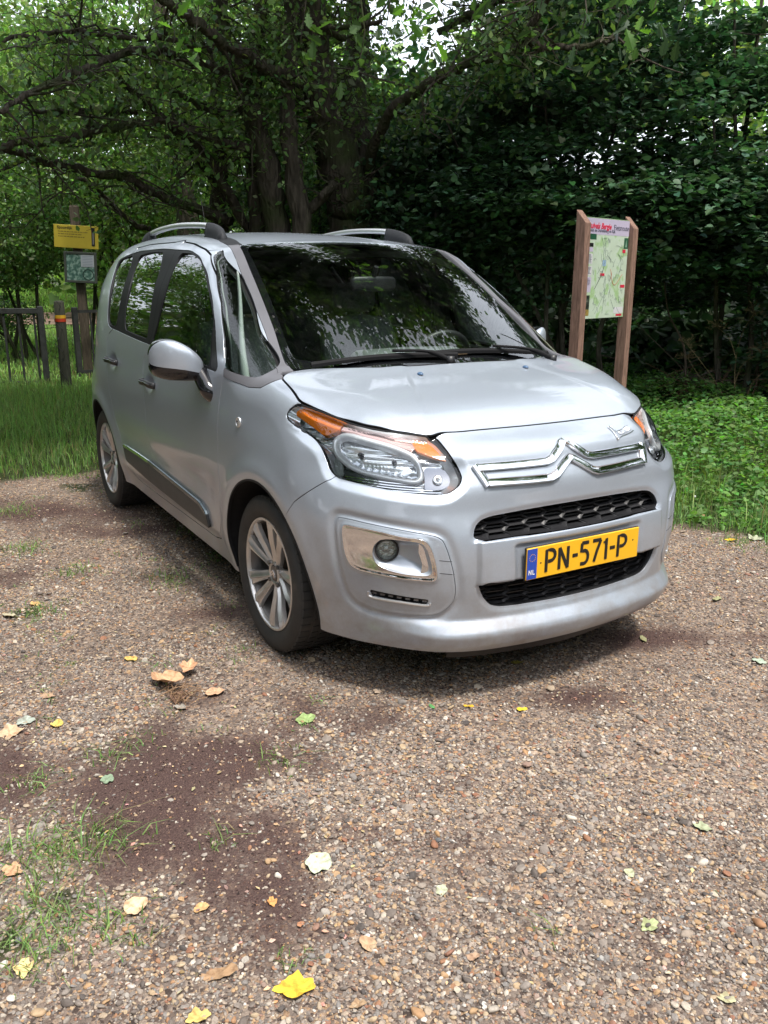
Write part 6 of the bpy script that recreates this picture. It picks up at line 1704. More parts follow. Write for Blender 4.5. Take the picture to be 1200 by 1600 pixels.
def bush(name, label, lobes_, *a_, **k_): return bush_(name, label, lobes_, *a_, **k_)
def bush_(name, label, lobes, nclus, per, size, col, shape='broad', cat='shrub', group=None, stems=5, up=.9, spread=.5, cj=.17, stem_h=None, vary=.35, shell=.72, yellow=0.0, bark=None, mat=None):
    t = thing(name, label, cat, (0, 0, 0), 0, group)
    P = cluster_points([l[0] for l in lobes], [l[1] for l in lobes], nclus, per, cj, shell)
    leaf_cloud('foliage', P, size, col, t, shape, mat, up=up, spread=spread, vary=vary, yellow=yellow)
    base = np.mean([l[0] for l in lobes], axis=0); base[2] = 0
    m = MB()
    for k in range(stems):
        c = np.array(lobes[k % len(lobes)][0]); b0 = base * .5 + np.array([c[0], c[1], 0]) * .5 + [rng.normal() * .2, rng.normal() * .2, 0]; b0[2] = -.02
        L = smooth_line([b0, b0 * .6 + c * .4 + rng.normal(size=3) * .15, c, c + (c - b0) * .45], 4); m.tube(L, np.linspace(.035, .010, len(L)), 6)
        if k < 3: twigs(m, L, 8, .7, .007, 0)
    m.build('stems', bark or BARK2, t)
    return t, P

# hazels on the right: dark, large leaves
def lob(u, v, D, rx, ry, rz): return (pp(u, v, D), (rx, ry, rz))
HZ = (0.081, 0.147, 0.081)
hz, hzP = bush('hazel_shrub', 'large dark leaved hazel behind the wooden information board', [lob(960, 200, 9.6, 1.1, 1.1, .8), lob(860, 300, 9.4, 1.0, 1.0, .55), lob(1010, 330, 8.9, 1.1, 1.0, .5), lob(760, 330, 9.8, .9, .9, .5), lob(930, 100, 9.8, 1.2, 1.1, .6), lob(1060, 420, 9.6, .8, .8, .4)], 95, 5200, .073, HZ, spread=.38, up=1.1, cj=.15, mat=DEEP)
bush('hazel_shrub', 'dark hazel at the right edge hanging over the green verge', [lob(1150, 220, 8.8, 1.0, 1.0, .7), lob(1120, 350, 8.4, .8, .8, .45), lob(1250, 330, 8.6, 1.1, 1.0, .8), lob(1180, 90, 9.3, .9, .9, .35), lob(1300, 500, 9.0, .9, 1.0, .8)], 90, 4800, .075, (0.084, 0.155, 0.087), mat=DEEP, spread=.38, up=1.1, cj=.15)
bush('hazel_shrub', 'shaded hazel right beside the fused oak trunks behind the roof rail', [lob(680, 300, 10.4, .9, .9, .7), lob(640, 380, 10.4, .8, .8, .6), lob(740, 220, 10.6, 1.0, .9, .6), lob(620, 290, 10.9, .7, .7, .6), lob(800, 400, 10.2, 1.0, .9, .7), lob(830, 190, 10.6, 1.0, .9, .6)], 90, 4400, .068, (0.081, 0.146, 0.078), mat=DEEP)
# deep shade layer behind them, up to the crown of the wood
wood = [(at(rng.uniform(11, 19), rng.uniform(.5, 12), rng.uniform(.2, 1.6)), (1.5, 1.0, .7)) for _ in range(34)]
for k in range(30):
    R_ = rng.uniform(-1.5, 12); wood.append((at(12.5 + rng.uniform(0, 3), R_, rng.uniform(.6, 4.6)), (1.5, 1.5, 1.0)))
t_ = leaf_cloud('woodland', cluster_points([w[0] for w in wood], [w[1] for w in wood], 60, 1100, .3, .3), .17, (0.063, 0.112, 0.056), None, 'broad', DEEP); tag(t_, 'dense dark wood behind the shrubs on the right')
far = [(at(rng.uniform(33, 38), rng.uniform(-20, 2), rng.uniform(1.0, 3.5)), (3, 2.5, 1.4)) for _ in range(16)]
for k in range(46):
    R_ = rng.uniform(-17, 16); far.append((at(22 + rng.uniform(0, 8), R_, rng.uniform(.5, 8.0)), (2.6, 2.6, 1.7)))
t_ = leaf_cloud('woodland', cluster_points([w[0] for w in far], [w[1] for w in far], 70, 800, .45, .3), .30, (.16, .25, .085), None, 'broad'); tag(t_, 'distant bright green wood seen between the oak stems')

# light green shrubs behind the gate on the left
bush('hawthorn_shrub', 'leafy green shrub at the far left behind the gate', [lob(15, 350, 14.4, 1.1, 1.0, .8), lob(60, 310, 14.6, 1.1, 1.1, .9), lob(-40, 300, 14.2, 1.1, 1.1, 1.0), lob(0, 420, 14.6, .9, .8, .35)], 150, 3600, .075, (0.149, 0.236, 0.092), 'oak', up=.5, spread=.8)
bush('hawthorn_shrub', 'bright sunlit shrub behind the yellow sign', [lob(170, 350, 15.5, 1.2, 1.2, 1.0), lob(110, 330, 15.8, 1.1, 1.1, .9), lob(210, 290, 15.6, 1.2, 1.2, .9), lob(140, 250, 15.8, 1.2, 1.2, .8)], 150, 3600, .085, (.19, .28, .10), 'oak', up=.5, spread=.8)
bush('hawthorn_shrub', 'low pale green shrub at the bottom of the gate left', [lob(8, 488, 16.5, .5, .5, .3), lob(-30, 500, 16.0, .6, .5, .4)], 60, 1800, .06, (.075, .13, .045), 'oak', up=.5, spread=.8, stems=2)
bush('willow_shrub', 'narrow leaved willow growing between the oak stems and the car roof', [lob(450, 320, 10.9, .8, .7, .45), lob(400, 350, 10.6, .7, .6, .35), lob(500, 330, 10.6, .45, .45, .3), lob(620, 340, 10.2, .35, .35, .3)], 120, 1300, .085, (.060, .105, .048), 'willow', up=.6, spread=.8)
bush('elder_shrub', 'green shrub filling the gap left of the oak stems', [lob(280, 300, 15.5, 1.3, 1.0, .9), lob(220, 200, 16, 1.3, 1.1, .9), lob(100, 160, 16.0, 1.4, 1.1, .9), lob(340, 180, 15.8, 1.2, .9, .9), lob(20, 120, 14.5, 1.4, 1.1, .9), lob(60, 20, 14.0, 1.4, 1.1, .8), lob(220, 60, 15.5, 1.4, 1.1, .9), lob(420, 80, 15.8, 1.3, 1, .9)], 150, 3800, .082, (0.188, 0.275, 0.103), 'oak', up=.5, spread=.8, stems=4)
# fresh oak sprays that hang into the picture at the top
def spray(u, v, D, n, size, col, nm):
    c = pp(u, v, D); m = MB(); Q = np.array([c + [0, 0, .5], c + [.05, .02, .22], c]); m.tube(Q, [.006, .004, .002], 5); tw = m.build(nm, BARK, oak)
    for k in range(n):
        p = Q[rng.integers(1, 3)] + rng.normal(size=3) * .06; X, Y, Z_ = frames(1, .5, .7, 1.2)
        S0 = OAKLEAF[0] * size * rng.uniform(.7, 1.15); V = p + X * S0[:, :1] + Y * S0[:, 1:2] + Z_ * S0[:, 2:3]
        cc = np.ones((len(S0), 4)); cc[:, :3] = np.array(col) * (1 + .2 * rng.normal())
        obj('leaf', V, OAKLEAF[1], LEAF, oak, colors=cc)
_o = [(0, 0), (.05, .10), (.14, .16), (.09, .26), (.24, .38), (.15, .46), (.30, .60), (.18, .68), (.20, .82), (.09, .88), (0, 1.0)]
_V = [(0, y, 0) for x, y in _o] + [(x, y, .35 * x) for x, y in _o[1:-1]] + [(-x, y, .35 * x) for x, y in _o[1:-1]]
_F = []
for i in range(10):
    a, b = i, i + 1
    r1 = None if i == 0 else 10 + i; r2 = None if i + 1 == 10 else 10 + i + 1
    for off in (0, 9):
        q = [a] + ([r1 + off] if r1 else []) + ([r2 + off] if r2 else []) + [b]
        if len(q) > 2: _F.append(q if off == 0 else q[::-1])
OAKLEAF = (np.array(_V, float), _F)
for (u, v, D, n, col) in ((640, 35, 5.2, 14, (.13, .27, .04)), (655, 15, 5.0, 8, (.10, .22, .04)), (1020, 20, 5.0, 12, (.15, .30, .05)), (1000, 5, 5.1, 7, (.10, .21, .04)), (215, 55, 5.8, 8, (.10, .20, .04)), (305, 65, 6.0, 9, (.10, .21, .04)), (560, 110, 6.0, 12, (.075, .13, .05)), (960, 60, 5.6, 16, (.05, .09, .045)), (900, 85, 5.7, 16, (.045, .085, .04)), (1060, 50, 5.6, 12, (.055, .10, .045)), (600, 60, 6.0, 12, (.055, .10, .04)), (750, 50, 5.9, 10, (.06, .11, .04)), (840, 30, 5.8, 12, (.05, .09, .04)), (470, 60, 6.2, 10, (.07, .13, .04))):
    spray(u, v, D, n, .12, col, 'spray_stem')

# individually built large hazel leaves, nearest to the photographer
def hazel_leaves():
    hl_V = np.array([(0, 0, 0), (0, .5, -.01), (0, 1.0, -.04), (.28, .12, .05), (.44, .45, .08), (.30, .75, .05), (.10, .9, 0), (-.28, .12, .05), (-.44, .45, .08), (-.30, .75, .05), (-.10, .9, 0)])
    hl_F = [(0, 3, 4, 1), (1, 4, 5, 6, 2), (0, 1, 8, 7), (1, 2, 10, 9, 8)]
    mats = []
    for k in range(5):
        c = np.ones((len(hl_V), 4)); c[:, :3] = np.array([(.078, .145, .078), (.095, .17, .088), (.062, .12, .064), (.12, .20, .09), (.15, .24, .09)][k])
        mats.append(mesh_data('leaf', hl_V, hl_F, DEEP, smooth=True, colors=c))
    q = (hzP - CAM); D = q @ FH; sel = hzP[(D < np.quantile(D, .25))]
    sel = sel[rng.permutation(len(sel))[:230]]
    for p in sel:
        o = link_copy('leaf', mats[int(rng.choice(5, p=[.34, .3, .2, .12, .04]))], hz, p - FH * .08)
        X, Y, Z_ = frames(1, 1.0, .45, .6)
        Mx = Matrix((Vector(X[0]), Vector(Y[0]), Vector(Z_[0]))).transposed().to_4x4(); o.rotation_euler = Mx.to_euler(); s_ = rng.uniform(.060, .092); o.scale = (s_, s_, s_)
hazel_leaves()

# trees round the parking place, seen mirrored in the paint and glass
def ring_tree(i, x, y, h, rad, label, n=11000):
    t = thing('tree', label, 'tree', (x, y, 0), 0)
    m = MB(); m.tube(smooth_line([(0, 0, -.1), (.1, 0, h * .3), (0, .2, h * .6), (.2, 0, h * .9)], 4), np.linspace(.28, .06, 13), 9); m.build('trunk', BARK, t, smooth=True)
    cs = [((rng.normal() * rad * .5, rng.normal() * rad * .5, h * rng.uniform(.35, .95)), (rad * .6, rad * .6, rad * .45)) for _ in range(7)]
    P = cluster_points([c[0] for c in cs], [c[1] for c in cs], 60, n // 7, .3, .4)
    leaf_cloud('foliage', P, .24, (.055, .105, .028), t, 'oak')
RT = [(-6, -5.2, 7.5, 2.3, 'tree left of the car near its tail'), (-10, -5.0, 8, 2.6, 'tree standing beyond the left end of the gate'), (-2.5, -7.0, 7, 2.2, 'tree left of the car near its middle'), (-13, -8.5, 8, 2.8, 'tree on the left behind the gate line'), (-4.5, -9.0, 8.5, 3.2, 'tree on the left beside the parking place'), (.5, -10, 9, 3.2, 'tree across from the side of the car'), (5.5, -11, 9, 3, 'tree in the rear left corner of the parking place'),
      (11, -8, 9, 3.2, 'tree at the open end of the parking place'), (14, -2, 9, 3.2, 'tree straight ahead of the car far off'), (13, 5, 9, 3.2, 'tree ahead of the car on its left side'), (8, 10, 8, 3, 'tree on the right behind the verge'), (3.5, 9.2, 7.5, 2.6, 'tree on the right of the verge'), (0, 8.5, 7.0, 2.4, 'tree to the right of the hazels')]
for i, a in enumerate(RT): ring_tree(i, *a)

hedge = []
for k in range(96):
    a_ = -2.6 + 4.6 * k / 95; rr_ = 15.5 + rng.normal() * .8; hedge.append(((1 + rr_ * math.cos(a_), rr_ * math.sin(a_), rng.uniform(.8, 3.2) if k % 2 else rng.uniform(3, 7.5)), (1.6, 1.6, 1.3)))
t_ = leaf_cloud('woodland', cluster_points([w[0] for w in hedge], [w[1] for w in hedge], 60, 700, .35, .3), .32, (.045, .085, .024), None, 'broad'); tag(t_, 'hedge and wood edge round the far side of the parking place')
lefth = []
for k in range(44):
    f = rng.uniform(0, 1); lefth.append(((-6.5 - 11 * f, -4.0 - 6.5 * f + rng.normal() * .5, rng.uniform(.2, 4.6)), (1.5, 1.2, 1.1)))
for k in range(46):
    x_ = rng.uniform(-27, -11.5); lefth.append(((x_, rng.uniform(-9.5, -3.3 + .04 * (x_ + 11)), rng.uniform(.2, 7.5)), (1.7, 1.3, 1.2)))
t_ = leaf_cloud('woodland', cluster_points([w[0] for w in lefth], [w[1] for w in lefth], 50, 800, .28, .3), .17, (.12, .21, .05), None, 'oak'); tag(t_, 'leafy bank on the left beyond the gate')
over = []
for k in range(22): over.append(((rng.uniform(-4.8, -2.3), rng.uniform(.4, 4.6), rng.uniform(5.6, 7.4)), (.9, .9, .35)))
for k in range(9): over.append(((rng.uniform(-6.5, -4.4), rng.uniform(3.0, 8.0), rng.uniform(5.6, 7.6)), (.8, .8, .35)))
for k in range(9): over.append(((rng.uniform(-5.5, -2.2), rng.uniform(-3.5, .3), rng.uniform(5.6, 8.0)), (.85, .85, .35)))
t_ = leaf_cloud('foliage_overhead', cluster_points([w[0] for w in over], [w[1] for w in over], 46, 1300, .22, .1), .15, (.075, .13, .036), None, 'oak'); tag(t_, 'oak foliage hanging high over the car roof')
# ---- grass, verge plants
def blades(name, x, y, h, w, col, label, lean=.5, kind='stuff', parent=None, vary=.3):
    n = len(x); z = gz(x, y); a = rng.uniform(0, 2 * np.pi, n); b = rng.uniform(0, 2 * np.pi, n); le = np.abs(rng.normal(size=n)) * lean
    side = np.stack([np.cos(a), np.sin(a), 0 * a], 1); d = np.stack([np.cos(b), np.sin(b), 0 * b], 1); p = np.stack([x, y, z - .005], 1)
    h = h * rng.uniform(.5, 1.25, n); w = w * rng.uniform(.7, 1.3, n); upv = np.array([0, 0, 1.0])
    mid = p + upv * (h * .55)[:, None] + d * (h * le * .25)[:, None]; tip = p + upv * (h * (1 - .35 * le.clip(0, 1.5)))[:, None] + d * (h * le * .9)[:, None]
    V = np.stack([p - side * w[:, None], p + side * w[:, None], mid + side * w[:, None] * .8, mid - side * w[:, None] * .8, tip], 1).reshape(-1, 3)
    o_ = np.arange(n) * 5; F3 = np.concatenate([np.stack([o_, o_ + 1, o_ + 2], 1), np.stack([o_, o_ + 2, o_ + 3], 1), np.stack([o_ + 3, o_ + 2, o_ + 4], 1)])
    c = np.asarray(col)[None] * (1 + vary * rng.normal(size=(n, 1))).clip(.4, 2) * (1 + .1 * rng.normal(size=(n, 3))); dry = rng.uniform(size=n) < .06; c[dry] = (.30, .25, .12)
    c4 = np.ones((n, 5, 4)); c4[:, :, :3] = np.clip(c, .004, .9)[:, None]
    o = obj(name, V, F3, GRASSM, parent, colors=c4.reshape(-1, 4)); o['kind'] = kind
    if label: o['label'] = label
    return o
def sample_ground(n, D0, D1, w=.52, mask=None, off=0.0):
    D = np.sqrt(rng.uniform(D0 ** 2, D1 ** 2, n)); R_ = rng.uniform(-1, 1, n) * D * w + off
    x = CAM[0] + D * FH[0] + R_ * RH[0]; y = CAM[1] + D * FH[1] + R_ * RH[1]
    if mask is not None: k = mask(x, y, D, R_); x, y = x[k], y[k]
    return x, y
L_ = lambda x, y, D, R_: (R_ < 0) & (grass_mask(x, y) > -.02 - .60 * rng.uniform(size=len(x)) ** 2.6 + .16 * rng.normal(size=len(x))) & (x < -2.3)
x, y = sample_ground(74000, 6.0, 11.5, .56, L_); gk = grass_mask(x, y); tall = (.5 + 1.0 * fbm(x * .9, y * .9, 31)) * np.clip(.30 + gk * 1.2, .22, 1.0)
blades('grass', x, y, .155 * tall, .0032, (.17, .28, .08), 'long lush grass between the gravel and the gate', .6)
x, y = sample_ground(60000, 11, 20.5, .50, lambda x, y, D, R_: (R_ < 1.0) & (fbm(x * .5, y * .5, 77) > .24)); blades('grass', x, y, .12, .0065, (.26, .42, .12), 'meadow grass beyond the gate, blades coloured as if sunlit', .7)  # blade colour lifted to stand in for sunlight on the meadow
x, y = sample_ground(34000, 24.5, 38, .50, lambda x, y, D, R_: (R_ < 1.0)); blades('grass', x, y, .20, .016, (.30, .46, .13), 'far meadow, blades coloured as if in full light', .7)  # lighter still: the sunlight is put into the blade colour
Rg = lambda x, y, D, R_: (R_ > 0) & (grass_mask(x, y) > rng.uniform(-.10, .10, len(x))) & (grass_mask(x, y) < 1.5)
x, y = sample_ground(52000, 4.0, 8.5, .56, Rg); blades('grass', x, y, .085 * (.6 + fbm(x * 2, y * 2, 5)), .0026, (.15, .26, .08), 'short verge grass along the right edge of the gravel', .8)
def cover():
    x, y = sample_ground(80000, 4.5, 11.5, .62, lambda x, y, D, R_: (R_ > .8) & (grass_mask(x, y) > .25 + rng.uniform(-.2, .5, len(x))))
    gmk = grass_mask(x, y); hh = np.clip((gmk - .3) * .22, .03, .34) * (.5 + 1.1 * fbm(x * 1.8, y * 1.8, 44)); n = len(x)
    P = np.stack([x, y, gz(x, y) + hh * rng.uniform(.35, 1, n) ** .5], 1)
    o = leaf_cloud('ground_cover', P, .042, (.125, .250, .070), None, 'broad', up=1.3, spread=.45, vary=.35); o['label'] = 'low leafy plants covering the verge on the right'
    m2 = (gmk < 1.0); Q = P[m2][:9000] * [1, 1, .6]; o = leaf_cloud('clover', Q, .024, (.15, .28, .08), None, 'broad', up=1.3, spread=.4); o['label'] = 'clover in the short grass'
    k = rng.permutation(len(Q))[:26]; V, F = ico(1); m = MB()
    for q in Q[k]: m.add(V * .008 + q + [0, 0, .04], F)
    o = m.build('clover_flowers', WHITE); o['kind'] = 'stuff'; o['label'] = 'tiny white clover flowers in the verge'
cover()
x, y = sample_ground(30000, 4.3, 9.5, .60, lambda x, y, D, R_: (R_ > .5) & (grass_mask(x, y) > .2) & (fbm(x * 1.4, y * 1.4, 91) > .42)); blades('grass', x, y, .26, .0028, (.20, .30, .09), 'taller grass stalks among the low verge plants', .7)
x, y = sample_ground(15000, 9, 13.5, .60, lambda x, y, D, R_: (R_ > -1)); P = np.stack([x, y, rng.uniform(.02, .9, len(x)) * np.clip((((x - CAM[0]) * FH[0] + (y - CAM[1]) * FH[1]) - 8.5) / 3, .25, 1)], 1)
o = leaf_cloud('undergrowth', P, .07, (.045, .10, .03), None, 'broad', up=1.0); o['label'] = 'undergrowth at the foot of the wood'
PM = simple('path_earth', (.20, .125, .095), .95, noise=.4, nscale=3, bump=.5, bscale=30)
pv = []
for R_ in np.linspace(-16, 3, 20):
    for D_ in (20.6, 22.5, 24.6): q_ = at(D_ + .4 * math.sin(R_ * .7), R_); pv.append((q_[0], q_[1], float(ground_height(q_[0], q_[1])) + .03))
po = obj('path', pv, [(i * 3 + j, i * 3 + j + 1, i * 3 + j + 4, i * 3 + j + 3) for i in range(19) for j in range(2)], PM, smooth=True); po['kind'] = 'structure'
# blades and weeds growing through the gravel
def tufts():
    tu = [(150, 1310, 60, .05), (75, 1345, 90, .055), (20, 1455, 70, .05), (110, 1435, 40, .04), (438, 1185, 26, .03), (40, 860, 60, .05), (20, 800, 60, .05), (60, 960, 40, .04), (340, 1315, 14, .025), (190, 1460, 30, .035), (300, 830, 40, .05), (265, 905, 50, .05), (100, 740, 60, .06), (45, 1225, 30, .03), (165, 1185, 20, .03), (1150, 850, 50, .05), (120, 895, 40, .04), (60, 1500, 30, .03), (350, 870, 30, .04), (210, 1165, 10, .025), (455, 1500, 8, .02), (860, 1460, 5, .015)]
    X_ = []; Y_ = []; H_ = []
    for u, v, n, r in tu:
        n = int(n * 1.8); r *= 1.25
        g_ = ground(u, v); X_.append(g_[0] + rng.normal(size=n) * r); Y_.append(g_[1] + rng.normal(size=n) * r); H_.append(np.full(n, .022 + r * .5))
    for u, v in zip(rng.uniform(0, 500, 60), rng.uniform(760, 1150, 60)):
        g_ = ground(u, v); n = 9; X_.append(g_[0] + rng.normal(size=n) * .03); Y_.append(g_[1] + rng.normal(size=n) * .03); H_.append(np.full(n, .03))
    x, y, h = map(np.concatenate, (X_, Y_, H_)); blades('grass_tufts', x, y, h, .0019, (.17, .27, .085), 'small grass tufts growing through the gravel', 1.7)
tufts()

# ---- fallen leaves
def leafshape(kind):
    if kind == 'oak': return OAKLEAF
    a = np.linspace(0, 2 * np.pi, 24, endpoint=False)
    r = {'round': .42 + .03 * np.cos(3 * a), 'lobed': .36 + .10 * np.abs(np.sin(2.5 * a)), 'long': .40 + 0 * a, 'torn': .40 + .06 * np.sin(4 * a + 1) + .05 * np.sin(7 * a)}[kind]
    V = [(0, .5, 0)] + [(rr * math.sin(t) * (.45 if kind == 'long' else .9), .5 - rr * math.cos(t) * 1.15, 0) for rr, t in zip(r, a)]
    V += [(v[0] * .5, .5 + (v[1] - .5) * .5, 0) for v in V[1:]]
    n = 24; F = []
    for i in range(n): j = (i + 1) % n; F += [(0, 1 + n + i, 1 + n + j), (1 + n + i, 1 + i, 1 + j, 1 + n + j)]
    return np.array(V), F
def dead_mat():
    m, n, l, b = material('dry_leaf'); a = n.new('ShaderNodeAttribute'); a.attribute_name = 'tint'
    tc = n.new('ShaderNodeTexCoord'); t = n.new('ShaderNodeTexNoise'); t.inputs['Scale'].default_value = 70; t.inputs['Detail'].default_value = 8; l.new(tc.outputs['Object'], t.inputs['Vector'])
    r = ramp(n, [(.3, (.6, .52, .45)), (.55, (1, 1, 1)), (.8, (1.2, 1.15, 1.1))]); l.new(t.outputs[0], r.inputs[0])
    mx = n.new('ShaderNodeMix'); mx.data_type = 'RGBA'; mx.blend_type = 'MULTIPLY'; mx.inputs[0].default_value = 1; l.new(a.outputs[0], mx.inputs[6]); l.new(r.outputs[0], mx.inputs[7]); l.new(mx.outputs[2], b.inputs['Base Color']); b.inputs['Roughness'].default_value = .75
    w = n.new('ShaderNodeTexWave'); w.inputs['Scale'].default_value = 60; l.new(tc.outputs['Object'], w.inputs[0]); bp = n.new('ShaderNodeBump'); bp.inputs['Strength'].default_value = .3; bp.inputs['Distance'].default_value = .001; l.new(w.outputs[0], bp.inputs['Height']); l.new(bp.outputs[0], b.inputs['Normal'])
    return m
DEAD = dead_mat()
def fallen(u, v, size, kind, col, label, curl=.5, rot=None, up=0.0):
    V, F = leafshape(kind); V = V.copy(); V[:, 1] -= .5
    r2 = (V[:, 0] ** 2 + V[:, 1] ** 2)
    V[:, 2] = curl * (V[:, 0] ** 2 * 1.4 + V[:, 1] ** 2 * .35) + .03 * np.sin(V[:, 0] * 13 + V[:, 1] * 9) + .02 * rng.normal(size=len(V)) + .02
    V[:, 2] -= V[:, 2].min()
    g_ = ground(u, v); z = gz(np.array([g_[0]]), np.array([g_[1]]))[0]
    c = np.ones((len(V), 4)); c[:, :3] = np.array(col) * (1 + .12 * rng.normal(size=(len(V), 1)))
    o = obj('fallen_leaf', V * size, F, DEAD, None, smooth=True, colors=c); o.location = (g_[0], g_[1], z + .003 + up); o.rotation_euler = (rng.normal() * .12, rng.normal() * .12, rot if rot is not None else rng.uniform(0, 6.28))
    tag(o, label, 'leaf', 'fallen leaves lying on the gravel'); return o
TAN = (.55, .33, .19); PALE = (.48, .52, .34); YEL = (.72, .46, .04); BEI = (.58, .44, .29); GRN = (.20, .30, .13); BRN = (.26, .15, .09)
FL = [(462, 1545, .085, 'torn', YEL, 'bright yellow torn leaf near the bottom edge of the gravel', .3), (498, 1350, .085, 'lobed', (.52, .58, .42), 'large pale green lobed leaf lying alone in the middle gravel', .2),
      (212, 1418, .062, 'round', (.66, .47, .30), 'curled beige leaf with a dark hole right of the dark soil', .9), (38, 1515, .05, 'torn', (.72, .58, .26), 'pale yellow crumpled leaf at the lower left', .8), (20, 1365, .055, 'torn', TAN, 'tan leaf at the left edge below the grass tufts', .5),
      (15, 1145, .085, 'torn', (.55, .38, .24), 'large tan ragged leaf at the left edge above the dark soil', .4), (40, 1128, .06, 'lobed', (.34, .38, .33), 'grey green leaf lying against the large tan leaf', .4), (90, 1133, .05, 'round', (.62, .46, .12), 'small yellowish leaf left of the dark soil', .8),
      (75, 1088, .075, 'oak', (.42, .28, .18), 'brown oak leaf upper left of the soil patch', .4), (205, 1030, .055, 'round', (.66, .42, .12), 'orange yellow leaf lying above the dry leaf pile', .3), (168, 1222, .048, 'lobed', (.22, .30, .20), 'green leaf fragment on the dark soil', .3),
      (478, 1127, .07, 'lobed', (.30, .42, .16), 'green and cream leaf right of the dark soil', .4), (675, 1105, .035, 'long', (.10, .30, .10), 'fresh green leaflet on the gravel before the car', .3), (732, 1105, .040, 'long', (.70, .42, .03), 'narrow golden leaf on the gravel before the bumper', .9),
      (815, 1110, .045, 'long', (.80, .58, .03), 'bright yellow folded leaf on the gravel before the number plate', 1.0), (808, 1038, .065, 'oak', (.38, .32, .06), 'olive yellow leaf in the shadow below the bumper', .4), (983, 1367, .032, 'round', (.42, .44, .28), 'small pale leaf on the right half of the gravel', .4),
      (1015, 1447, .045, 'torn', (.36, .40, .20), 'grey green torn leaf low on the right', .5), (1097, 1297, .05, 'torn', (.34, .38, .24), 'dull green leaf scrap at the right above the torn one', .4), (1185, 1036, .06, 'lobed', (.36, .44, .34), 'pale green leaf at the right edge', .4), (1120, 938, .085, 'long', (.34, .34, .18), 'olive long leaf right of the bumper corner', .5),
      (1005, 1001, .06, 'long', (.30, .30, .16), 'dark olive leaf just off the bumper corner', .5), (1142, 846, .085, 'long', (.80, .50, .03), 'yellow leaf by the edge of the verge', .6), (575, 1475, .045, 'round', (.45, .30, .18), 'small brown leaf in the lower middle gravel', .5), (590, 1082, .04, 'torn', (.52, .40, .30), 'small tan leaf below the number plate side of the wheel', .5),
      (345, 1522, .085, 'long', (.35, .22, .12), 'long brown curled leaf near the bottom left of the yellow one', .8), (690, 1390, .035, 'lobed', (.44, .47, .33), 'small pale lobed leaf right of the large pale green one', .4), (15, 965, .10, 'long', (.42, .38, .26), 'grey tan leaf at the left edge level with the front wheel', .4), (55, 947, .055, 'round', (.62, .40, .16), 'orange tan leaf left of the front wheel', .4),
      (1090, 812, .12, 'torn', (.42, .26, .13), 'brown dry leaf in the verge grass right of the car', .7), (1180, 843, .10, 'torn', (.40, .42, .30), 'grey green dead leaf in the verge edge', .6), (315, 1418, .04, 'round', (.60, .36, .16), 'orange brown leaf near the curled beige one', .4), (425, 1408, .03, 'torn', (.62, .30, .10), 'tiny rust leaf above the lower gravel', .5),
      (1135, 1565, .035, 'torn', (.42, .40, .24), 'small olive leaf in the bottom right corner', .5), (740, 1495, .03, 'round', (.40, .26, .17), 'tiny brown leaf right of the bright yellow one', .4), (310, 1590, .05, 'torn', (.60, .44, .14), 'dull yellow leaf at the very bottom edge', .5), (560, 1570, .035, 'torn', (.36, .24, .14), 'small dark leaf at the bottom middle', .6), (470, 1445, .022, 'round', (.45, .22, .12), 'tiny red brown leaf right of the grass tufts', .4)]
for a in FL: fallen(*a)
for k, (u, v, sz, kd, col, lb, up_, rt) in enumerate(((250, 1066, .085, 'round', (.50, .30, .17), 'tan dead leaf at the left of the dry leaf pile', .012, 1.0), (268, 1076, .10, 'round', (.56, .35, .20), 'large tan leaf on top of the dry leaf pile', .028, 2.4), (296, 1053, .085, 'torn', (.58, .33, .19), 'reddish tan leaf at the back of the dry leaf pile', .020, 4.0), (336, 1083, .075, 'round', (.60, .36, .22), 'flat orange tan leaf just right of the dry leaf pile', .002, .3), (278, 1092, .07, 'torn', (.16, .09, .06), 'dark brown leaf under the dry leaf pile', .004, .9), (282, 1107, .05, 'torn', (.30, .28, .24), 'grey leaf scrap below the dry leaf pile', .0, 2))):
    fallen(u, v, sz, kd, col, lb, 1.1 if k < 3 else .35, rt, up_)
m = MB(); c0 = ground(280, 1088)
for k in range(60):
    a_ = rng.uniform(0, 6.28); l_ = rng.uniform(.03, .10); p = c0 + [rng.normal() * .04, rng.normal() * .04, .006 + rng.uniform(0, .02)]; d_ = np.array([math.cos(a_), math.sin(a_), rng.normal() * .1]) * l_ / 2; m.tube([p - d_, p + [0, 0, .006], p + d_], .0012, 3)
o = m.build('dry_stalks', simple('dry_stalk', (.22, .13, .07), .8)); o['kind'] = 'stuff'; o['label'] = 'dry stalks tangled under the dead leaf pile'
# tiny litter
n = 5200; D = np.sqrt(rng.uniform(1.4 ** 2, 7.5 ** 2, n)); R_ = rng.uniform(-1, 1, n) * D * .5
x = CAM[0] + D * FH[0] + R_ * RH[0]; y = CAM[1] + D * FH[1] + R_ * RH[1]; kp = (grass_mask(x, y) < .3) & ~((np.abs(y) < .85) & (x < .85)); x, y = x[kp], y[kp]
P = np.stack([x, y, gz(x, y) + .004], 1)
o = leaf_cloud('leaf_litter', P[:2600], .014, (.42, .29, .18), None, 'oak', DEAD, up=1.6, spread=.4, vary=.4); o['label'] = 'crumbs of dry leaves strewn over the gravel'
o = leaf_cloud('leaf_litter', P[2600:2850], .028, (.45, .31, .17), None, 'broad', DEAD, up=1.6, spread=.4, vary=.4); o['label'] = 'scattered scraps of dead leaf on the gravel'
o = leaf_cloud('leaf_litter', P[2850:], .012, (.16, .055, .035), None, 'willow', DEAD, up=1.6, spread=.3, vary=.4); o['label'] = 'red brown bud scales and twigs on the gravel'

